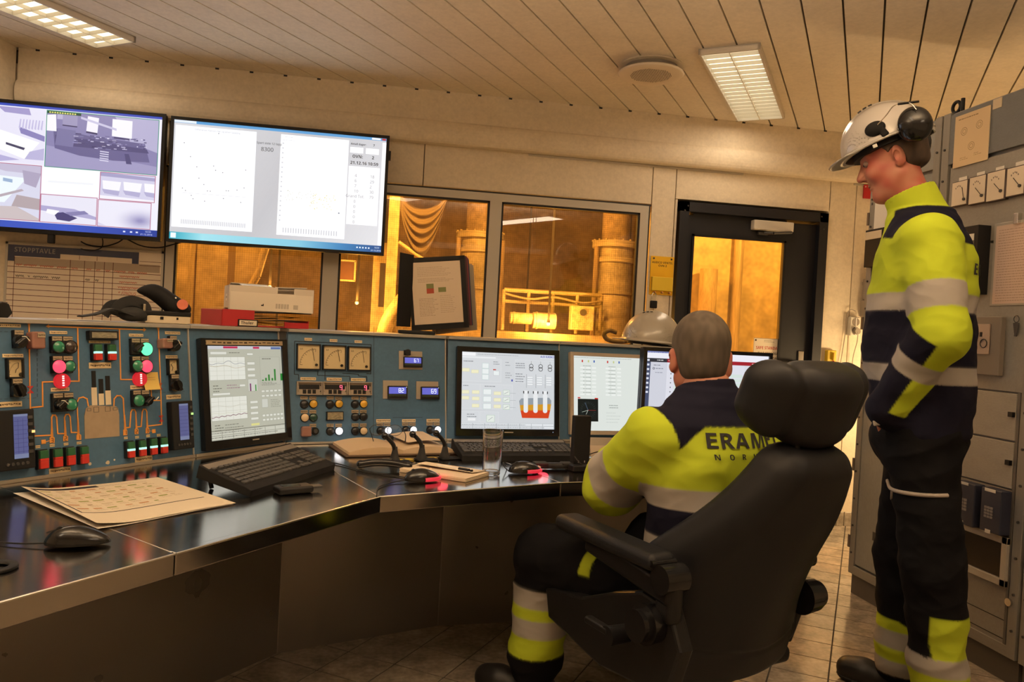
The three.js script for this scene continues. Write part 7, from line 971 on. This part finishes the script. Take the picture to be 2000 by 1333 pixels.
  for (const s of ['L', 'R']) { const A = J[s], a = A.an, t = A.toe, d = V(t[0] - a[0], 0, t[2] - a[2]).normalize(), heel = [a[0] - d.x * 0.05, 0.035, a[2] - d.z * 0.05], ball_ = [a[0] + d.x * 0.12, 0.04, a[2] + d.z * 0.12], tip = [a[0] + d.x * 0.165, 0.042, a[2] + d.z * 0.165];
    const boot = union(0.03, cone([a[0], a[1] + 0.05, a[2]], [a[0] - d.x * 0.01, 0.07, a[2] - d.z * 0.01], 0.056, 0.05), cone(heel, ball_, 0.04, 0.044), cone(ball_, tip, 0.046, 0.042)), f = (x, y, z) => smax(boot(x, y, z), 0.012 - y, 0.006), sole = (x, y, z) => smax(union(0.03, cone(heel, ball_, 0.045, 0.05), cone(ball_, tip, 0.05, 0.047))(x, y, z), Math.max(0.0 - y, y - 0.022), 0.004);
    const lo = [a[0] - 0.26, -0.01, a[2] - 0.26], hi = [a[0] + 0.26, a[1] + 0.16, a[2] + 0.26], b = part('boot', net(f, lo, hi, 0.006), mat([0.012, 0.011, 0.011], 0.5), g); part('sole', net(sole, lo, hi, 0.006), M.rubber, b); }
  g.userData.field = undefined; delete g.userData.field;
  return { g, jacket, trousers };
}
import { FontLoader } from 'three/addons/loaders/FontLoader.js';
const bold = await new FontLoader().loadAsync('fonts/droid/droid_sans_bold.typeface.json');
function backText(P, text, z0, y0, size, stretch, gap, slant) {   // lettering printed on the back of a jacket
  const geos = []; let z = z0;
  for (const ch of text) { const sh = bold.generateShapes(ch, size); const g = new THREE.ShapeGeometry(sh, 4), p = g.attributes.position; g.computeBoundingBox(); const w = g.boundingBox.max.x;
    for (let i = 0; i < p.count; i++) { const u = p.getX(i), v = p.getY(i), zz = z + u * stretch + v * slant, yy = y0 + v; let x = -0.42; for (let k = 0; k < 200 && P.jacket(x, yy, zz) > 0.0005; k++) x += Math.max(0.0006, P.jacket(x, yy, zz) * 0.6); p.setXYZ(i, x - 0.0035, yy, zz); }
    const idx = g.index ? Array.from(g.index.array) : []; for (let i = 0; i < idx.length; i += 3) [idx[i + 1], idx[i + 2]] = [idx[i + 2], idx[i + 1]]; g.setIndex(idx); g.computeVertexNormals(); geos.push(g); z += w * stretch + gap; }
  part('back_lettering', geos, mat([0.02, 0.02, 0.022], 0.8, { side: THREE.DoubleSide }), P.g);
}
// the standing man, turned to the monitors, left hand in his pocket
const stand = person('standing man in yellow and navy work clothes looking down, hand in pocket', [1.70, 0, -2.305], Math.atan2(0.6, -0.8), {
  head: { c: [0.064, 1.812, 0.0], yaw: 0, pitch: 0.36 }, neck: [-0.012, 1.63, 0],
  rows: [[0.905, -0.062, 0.142, 0.2], [1.0, -0.058, 0.15, 0.205], [1.15, -0.036, 0.166, 0.212], [1.25, -0.036, 0.164, 0.218], [1.36, -0.038, 0.161, 0.225], [1.47, -0.038, 0.15, 0.23], [1.54, -0.036, 0.135, 0.215], [1.6, -0.03, 0.112, 0.15], [1.64, -0.024, 0.095, 0.1], [1.66, -0.02, 0.07, 0.07]],
  L: { sh: [-0.052, 1.515, -0.2], el: [-0.092, 1.235, -0.265], wr: [0.048, 0.985, -0.175], hand: [0.0, 0.85, -0.05], hip: [-0.06, 0.9, -0.1], kn: [-0.115, 0.5, -0.125], an: [-0.155, 0.1, -0.12], toe: [0.05, 0.03, -0.14] },
  R: { sh: [-0.052, 1.515, 0.2], el: [-0.07, 1.23, 0.27], wr: [0.01, 0.99, 0.215], hand: [-0.02, 0.86, 0.12], hip: [-0.05, 0.9, 0.1], kn: [-0.035, 0.49, 0.115], an: [-0.045, 0.1, 0.1], toe: [0.15, 0.03, 0.13] },
}, {
  lo: [-0.36, -0.02, -0.42], hi: [0.36, 1.8, 0.42], hair: [[0.05, 0.032, 0.022], [0.09, 0.06, 0.04]], hairLow: -0.05,
  sleeve: [0.086, 0.076, 0.056], collar: [[-0.03, 1.6, 0], [0.018, 1.706, 0], 0.086, 0.03], leg: [0.102, 0.088, 0.082], seat: [0.145, 0.13, 0.185],
  sleevePaint: (u, f, x, y, z, A, w) => { const t = y < A.el[1] + 0.015 ? 1 + f : u; if (u > 0.5 && u < 0.78 && f < 0.05) return BAND; if (f > 0.04) { if (f > 0.3 && f < 0.48) return BAND; if (f > 0.9) return NAVY; const cx = A.el[0] + (A.wr[0] - A.el[0]) * f, cy = A.el[1] + (A.wr[1] - A.el[1]) * f, fx = x - cx, fy = y - cy; return fx * 0.86 + fy * 0.5 > -0.012 ? NAVY : YEL; } return YEL; },
  armhole: (w, x, y, z) => (y > 1.42 && w !== 'C' ? (Math.abs(z) > 0.165 + 0.25 * Math.max(0, y - 1.5) + 0.9 * (x + 0.05) ** 2 ? (z < 0 ? 'L' : 'R') : 'T') : w),
  jacketPaint: (w, x, y, z) => { if (w === 'C') return x < -0.055 && y < 1.62 ? NAVY : YEL; if (y > 1.518 + 0.35 * Math.max(0, x - 0.02)) return x > 0.055 && Math.abs(z) < 0.09 ? YEL : NAVY; if (y > 1.36) return YEL; if (y > 1.303) return BAND; if (y > 1.137) return NAVY; if (y > 1.082) return BAND; return NAVY; },
  trouserPaint: (s, x, y, z) => { if (s === 'L') { if (y > 0.375 || y < 0.105) return TROU; if (y > 0.25) return x < -0.113 - 0.25 * Math.max(0, 0.3 - y) ? YEL : TROU; if (y > 0.2) return BAND; return YEL; } if (y > 0.27 - 0.5 * Math.max(0, -0.03 - x) || y < 0.06) return TROU; if (y > 0.232) return YEL; if (y > 0.178) return BAND; if (y > 0.135) return YEL; if (y > 0.085) return BAND; return TROU; },
});
backText(stand, 'ERAMET', -0.12, 1.425, 0.036, 1.25, 0.004, 0.12);
{ const onLeg = (x, y) => { let z = -0.4; for (let k = 0; k < 300 && stand.trousers(x, y, z) > 0.0005; k++) z += Math.max(0.0006, stand.trousers(x, y, z) * 0.6); return [x, y, z - 0.002]; }, zip = []; for (let k = 0; k <= 10; k++) zip.push(onLeg(0.03 - 0.17 * k / 10, 0.735 + 0.012 * k / 10)); const zm = mat([0.34, 0.3, 0.27], 0.5); part('zip_pocket', tube(zip, 0.0065, 30, 6), zm, stand.g); part('zip_pull', tube([onLeg(0.012, 0.732), onLeg(0.012, 0.71), onLeg(0.013, 0.69)], 0.0042, 8, 6), zm, stand.g); }
part('pocket_trim', [rbox(0.065, 0.018, 0.012, 0.004, 0.045, 0.955, -0.2, 0, 0.25, -0.25)], mat([0.4, 0.36, 0.32], 0.5), stand.g);
part('collar_badge', [rbox(0.004, 0.045, 0.035, 0.001, 0.045, 1.635, -0.062, 0, 0.95, 0.5)], mat([0.5, 0.5, 0.36], 0.6), stand.g);

// ---------------------------------------------------------------- safety helmets
const helmetWhite = mat([0.47, 0.45, 0.43], 0.22, { clearcoat: 0.5, clearcoatRoughness: 0.15 }), helmetOld = mat([0.42, 0.38, 0.31], 0.3, { map: paintGrain, clearcoat: 0.35 });
function helmetGeo() {                                     // x forward, y up, origin at the middle of the rim
  const out = egg([0, 0, 0], [0.142, 0.142, 0.115]), inn = egg([0, -0.004, 0], [0.137, 0.137, 0.11]), ridge = egg([0, 0.012, 0], [0.138, 0.138, 0.028]), peak = egg([0.1, 0.006, 0], [0.1, 0.03, 0.092]), rim = egg([0, 0, 0], [0.15, 0.03, 0.122]);
  const f = (x, y, z) => { let d = smin(out(x, y, z), ridge(x, y, z), 0.02); const low = -y + 0.0 - 0.02 * (x < 0 ? (x / 0.14) ** 2 : 0); d = smax(d, low, 0.004); d = smin(d, smax(smax(peak(x, y, z), Math.abs(y + 0.06 * Math.max(0, x - 0.13)) - 0.003, 0.003), -inn(x, y, z), 0.002), 0.012); d = smin(d, smax(smax(rim(x, y, z), Math.abs(y) - 0.004, 0.002), -inn(x, y, z), 0.002), 0.006); return smax(d, -inn(x, y, z), 0.002); };
  return net(f, [-0.18, -0.035, -0.14], [0.225, 0.17, 0.14], 0.0042);
}
const helmG = helmetGeo();
function helmet(label, m, pos, turn, pitch) {
  const o = thing('safety_helmet', label, 'helmet', pos, turn), q = o; o.rotation.order = 'YZX'; o.rotation.z = -pitch;
  part('shell', helmG, m, q);
  for (let k = 0; k < 3; k++) part('vent_slot', box(0.012, 0.004, 0.005, 0, 0, 0).translate(0, 0.1435, 0).applyMatrix4(new THREE.Matrix4().makeRotationZ(-(0.05 + k * 0.13))).translate(0, 0, -0.03), M.black, q);
  part('sweatband', [cyl(0.098, 0.098, 0.022, 0, 0, 0, 0, 0, 0, 32).scale(1.18, 1, 0.96).translate(0, -0.006, 0)], M.black, q);
  return [o, q];
}
{ const th = Math.atan2(0.6, -0.8), loc = V(0.09, 1.866, 0).applyEuler(new THREE.Euler(0, th, 0)).add(V(1.70, 0, -2.305));
  const [o, q] = helmet('white safety helmet with a black ear defender worn by the standing man', helmetWhite, [loc.x, loc.y, loc.z], th, 0.38);
  for (const s of [-1, 1]) { const cup = part('ear_cup', new THREE.SphereGeometry(1, 28, 18).scale(0.05, 0.057, 0.038).translate(-0.085, -0.002, s * 0.135), M.blackGloss, q, 'glossy black ear cup'); part('cushion', new THREE.TorusGeometry(0.038, 0.013, 10, 26).translate(-0.085, -0.002, s * 0.11), M.rubber, cup); part('clip', new THREE.SphereGeometry(1, 18, 12).scale(0.032, 0.024, 0.014).translate(0.022, 0.04, s * 0.114), M.blackMatt, q); part('clip_foot', [rbox(0.022, 0.034, 0.012, 0.004, 0.004, 0.02, s * 0.118, 0, 0, -0.3)], M.blackMatt, q); part('wire_arm', tube([[0.012, 0.045, s * 0.128], [-0.02, 0.06, s * 0.14], [-0.05, 0.075, s * 0.155], [-0.09, 0.06, s * 0.165], [-0.1, 0.03, s * 0.172]], 0.0017, 24, 6), M.chrome, q); part('arm_sleeve', bar([-0.06, 0.074, s * 0.157], [-0.115, 0.052, s * 0.168], 0.0038), M.black, q); }
  part('peak_clip', [rbox(0.014, 0.012, 0.004, 0.002, 0.04, -0.012, -0.11)], M.white, q); }
{ const [u] = [1.046,0.4146]; const at = top(PC2, u, 0.13); const [o, q] = helmet('worn off-white safety helmet lying on the console top beside the door', helmetOld, [at[0], TOPY + 0.02, at[2]], 2.6, -0.05); part('chin_strap', tube([[-0.08, -0.005, 0.09], [-0.02, -0.012, 0.12], [0.05, -0.008, 0.115]], 0.005), M.black, q); }

// the seated man, seen from behind at the right monitors
const SEAT = [0.93, 0, -2.0], seatTurn = Math.atan2(0.94, -0.342);
const sit = person('seated man in a yellow jacket with dark yoke, seen from behind', SEAT, seatTurn, {
  head: { c: [0.106, 1.118, 0.004], yaw: -0.55, pitch: 0.12 }, neck: [0.05, 1.0, -0.008],
  rows: [[0.46, 0.02, 0.15, 0.205], [0.62, 0.005, 0.15, 0.215], [0.78, 0.01, 0.145, 0.222], [0.88, 0.025, 0.138, 0.228], [0.95, 0.038, 0.122, 0.21], [1.0, 0.046, 0.1, 0.15], [1.04, 0.052, 0.085, 0.1], [1.06, 0.055, 0.06, 0.07]],
  L: { sh: [0.045, 0.905, -0.205], el: [0.232, 0.745, -0.192], wr: [0.43, 0.775, -0.03], hand: [0.52, 0.765, 0.02], hip: [0.06, 0.46, -0.1], kn: [0.475, 0.475, -0.25], an: [0.49, 0.13, -0.262], toe: [0.63, 0.03, -0.36] },
  R: { sh: [0.045, 0.905, 0.205], el: [0.23, 0.75, 0.25], wr: [0.47, 0.775, 0.13], hand: [0.57, 0.765, 0.09], hip: [0.06, 0.46, 0.1], kn: [0.48, 0.47, 0.19], an: [0.5, 0.12, 0.2], toe: [0.68, 0.03, 0.23] },
}, {
  lo: [-0.24, -0.02, -0.42], hi: [0.76, 1.14, 0.42], hair: [[0.07, 0.052, 0.036], [0.1, 0.077, 0.055]], hairLow: -0.07,
  sleeve: [0.084, 0.08, 0.058], collar: [[0.045, 1.0, -0.004], [0.06, 1.062, -0.006], 0.078, 0.03], leg: [0.1, 0.092, 0.088], seat: [0.15, 0.11, 0.19],
  fold: (x, y, z) => 0.011 * Math.sin(26 * (y - 0.35 * z)) * Math.exp(-(((y - 0.83) / 0.05) ** 2) - ((z + 0.12) / 0.12) ** 2),
  sleevePaint: (u, f, x, y, z) => { if (u > 0.55 && u < 0.92 && f < 0.3) return BAND; if (f > 0.3) return f > 0.85 ? NAVY : YEL; return YEL; },
  armhole: (w, x, y, z) => (y > 0.8 && w !== 'C' ? (Math.abs(z) > 0.2 + 0.22 * Math.max(0, y - 0.9) ? (z < 0 ? 'L' : 'R') : 'T') : w),
  jacketPaint: (w, x, y, z) => { if (w === 'C') return NAVY; if (y > 0.952 - 0.75 * Math.max(0, Math.abs(z) - 0.12)) return NAVY; if (y > 0.79) return YEL; if (y > 0.735) return BAND; if (y > 0.655) return NAVY; if (y > 0.6) return BAND; return NAVY; },
  trouserPaint: (s, x, y, z) => { if (x < 0.34) { return s === 'L' && y < 0.55 && y > 0.48 && x > 0.225 && x < 0.26 ? YEL : TROU; } if (y > 0.385 || y < 0.17) return TROU; if (y > 0.325) return BAND; if (y > 0.29) return YEL; if (y > 0.235) return BAND; return YEL; },
});
backText(sit, 'ERAMET', -0.14, 0.9, 0.038, 1.35, 0.003, 0.18); backText(sit, 'NORWAY', -0.125, 0.872, 0.014, 1.2, 0.026, 0);
part('neck_lanyard', tube([[0.09, 1.03, -0.085], [0.07, 1.045, -0.08], [0.05, 1.05, -0.072], [0.045, 1.06, -0.066]], 0.003, 20, 6), M.black, sit.g);

// ---------------------------------------------------------------- operator chair (same facing as the seated man)
{ const o = thing('operator_chair', 'big black reclining operator chair with headrest and armrests', 'chair', SEAT, seatTurn);
  const leather = mat([0.012, 0.0125, 0.015], 0.5, { specularIntensity: 0.6, bumpMap: fineBump, bumpScale: 0.0006 }), plastic = mat([0.01, 0.01, 0.011], 0.42, { specularIntensity: 0.6 });
  const rc = 22 * Math.PI / 180, es = [-Math.sin(rc), Math.cos(rc)], et = [Math.cos(rc), Math.sin(rc)], b0 = [-0.047, 0.28];
  const inBack = (x, y) => [(x - b0[0]) * es[0] + (y - b0[1]) * es[1], (x - b0[0]) * et[0] + (y - b0[1]) * et[1]];
  const backF = (x, y, z) => { const [s, t0] = inBack(x, y), w = Math.abs(z), hw = 0.255 - 0.138 * Math.max(0, Math.min(1, (s - 0.32) / 0.36)) - 0.03 * Math.max(0, 0.12 - s) / 0.12, t = t0 - 1.5 * w * w * Math.exp(-(((s - 0.32) / 0.24) ** 2)) - 0.6 * w * w; const q = slab([0.355, 0, 0], [0.35, 0.07, hw], 0.055)(s, t, z) + 0.004 * Math.exp(-(((s - 0.13) / 0.008) ** 2)); return q; };
  part('backrest', net(backF, [-0.5, 0.2, -0.32], [0.22, 1.02, 0.32], 0.007), leather, o);
  part('back_shell', [box(0.05, 0.03, 0.36, 0.0, 0.29, 0)], plastic, o);
  const hc = [-0.31, 1.045], headF = (x, y, z) => { const dx = x - hc[0], dy = y - hc[1], s = dx * es[0] + dy * es[1], t = dx * et[0] + dy * et[1] - 2.0 * z * z, w = Math.abs(z); const q = slab([-0.008, 0, 0], [0.104 - 0.6 * z * z, 0.06 + 0.012 * Math.exp(-((w / 0.1) ** 2)), 0.18], 0.055)(s, t, z); return q + 0.01 * Math.exp(-(((z + 0.1) / 0.018) ** 2)) + 0.01 * Math.exp(-(((z - 0.1) / 0.018) ** 2)); };
  part('headrest', net(headF, [-0.48, 0.88, -0.24], [-0.05, 1.22, 0.24], 0.006), leather, o);
  part('headrest_post', [bar([-0.3, 0.9, -0.06], [-0.315, 1.0, -0.06], 0.008), bar([-0.3, 0.9, 0.06], [-0.315, 1.0, 0.06], 0.008)], M.black, o);
  const seatF = (x, y, z) => slab([0.17, 0.375 + 0.25 * Math.max(0, Math.abs(z) - 0.17) + 0.05 * Math.max(0, x - 0.15), 0], [0.27, 0.055, 0.26], 0.05)(x, y, z);
  part('seat_cushion', net(seatF, [-0.14, 0.27, -0.3], [0.5, 0.5, 0.3], 0.009), leather, o);
  part('seat_pan', [rbox(0.5, 0.05, 0.46, 0.02, 0.16, 0.305, 0), rbox(0.26, 0.09, 0.26, 0.03, 0.12, 0.25, 0)], plastic, o);
  for (const s of [-1, 1]) {
    part('side_panel', [ext([[-0.16, 0.32], [-0.2, 0.44], [-0.16, 0.52], [-0.06, 0.53], [0.06, 0.49], [0.2, 0.43], [0.38, 0.4], [0.36, 0.33], [0.1, 0.29]], 0.03, 0.008).translate(s > 0 ? 0.13 : 0, 0, s > 0 ? 0.255 : -0.295)], plastic, o);
    const sh = s > 0 ? 0.17 : 0, a = part('armrest_pad', [rbox(0.44 - sh, 0.045, 0.085, 0.02, 0.085 + sh * 0.6, 0.632, s * 0.3)], leather, o);
    part('armrest_beam', [rbox(0.36 - sh, 0.06, 0.04, 0.015, sh * 0.7, 0.585, s * 0.3, 0, 0, 0.12), rbox(0.07, 0.14, 0.045, 0.02, -0.15 + sh * 1.2, 0.56, s * 0.292)], plastic, a); part('pivot', [cyl(0.035, 0.035, 0.07, -0.155 + sh * 1.2, 0.6, s * 0.295, Math.PI / 2, 0, 0, 24), cyl(0.008, 0.008, 0.075, -0.13 + sh * 1.2, 0.632, s * 0.3, Math.PI / 2)], M.blackGloss, a);
    part('recline_knob', [cyl(0.046, 0.05, 0.05, -0.115, 0.48, s * (s > 0 ? 0.24 : 0.315), Math.PI / 2, 0, 0, 28), cyl(0.038, 0.04, 0.03, -0.115, 0.48, s * (s > 0 ? 0.27 : 0.35), Math.PI / 2, 0, 0, 28)], M.blackGloss, o); part('tilt_lever', [cyl(0.022, 0.026, 0.09, -0.02, 0.42, s * 0.33, Math.PI / 2, 0, 0, 20), rbox(0.1, 0.02, 0.025, 0.008, 0.03, 0.43, s * 0.365)], plastic, o); }
  part('lumbar_knob', [cyl(0.024, 0.024, 0.05, -0.09, 0.575, 0.255, Math.PI / 2, 0, 0, 20)], M.blackGloss, o);
  part('pedestal', [cyl(0.04, 0.045, 0.16, 0.12, 0.16, 0), cyl(0.028, 0.028, 0.12, 0.12, 0.22, 0)], plastic, o);
  for (let k = 0; k < 5; k++) { const t = k * 2 * Math.PI / 5 + 0.5, f = part('base_leg', [box(0.28, 0.03, 0.045, 0.16, 0.085, 0, 0, 0, -0.1).applyMatrix4(new THREE.Matrix4().makeRotationY(t)).translate(0.12, 0, 0)], plastic, o); part('castor', [cyl(0.028, 0.028, 0.04, 0.12 + 0.29 * Math.cos(t), 0.0285, -0.29 * Math.sin(t), Math.PI / 2, 0, 0, 18)], M.rubber, f); } }
renderer.render(scene, camera);
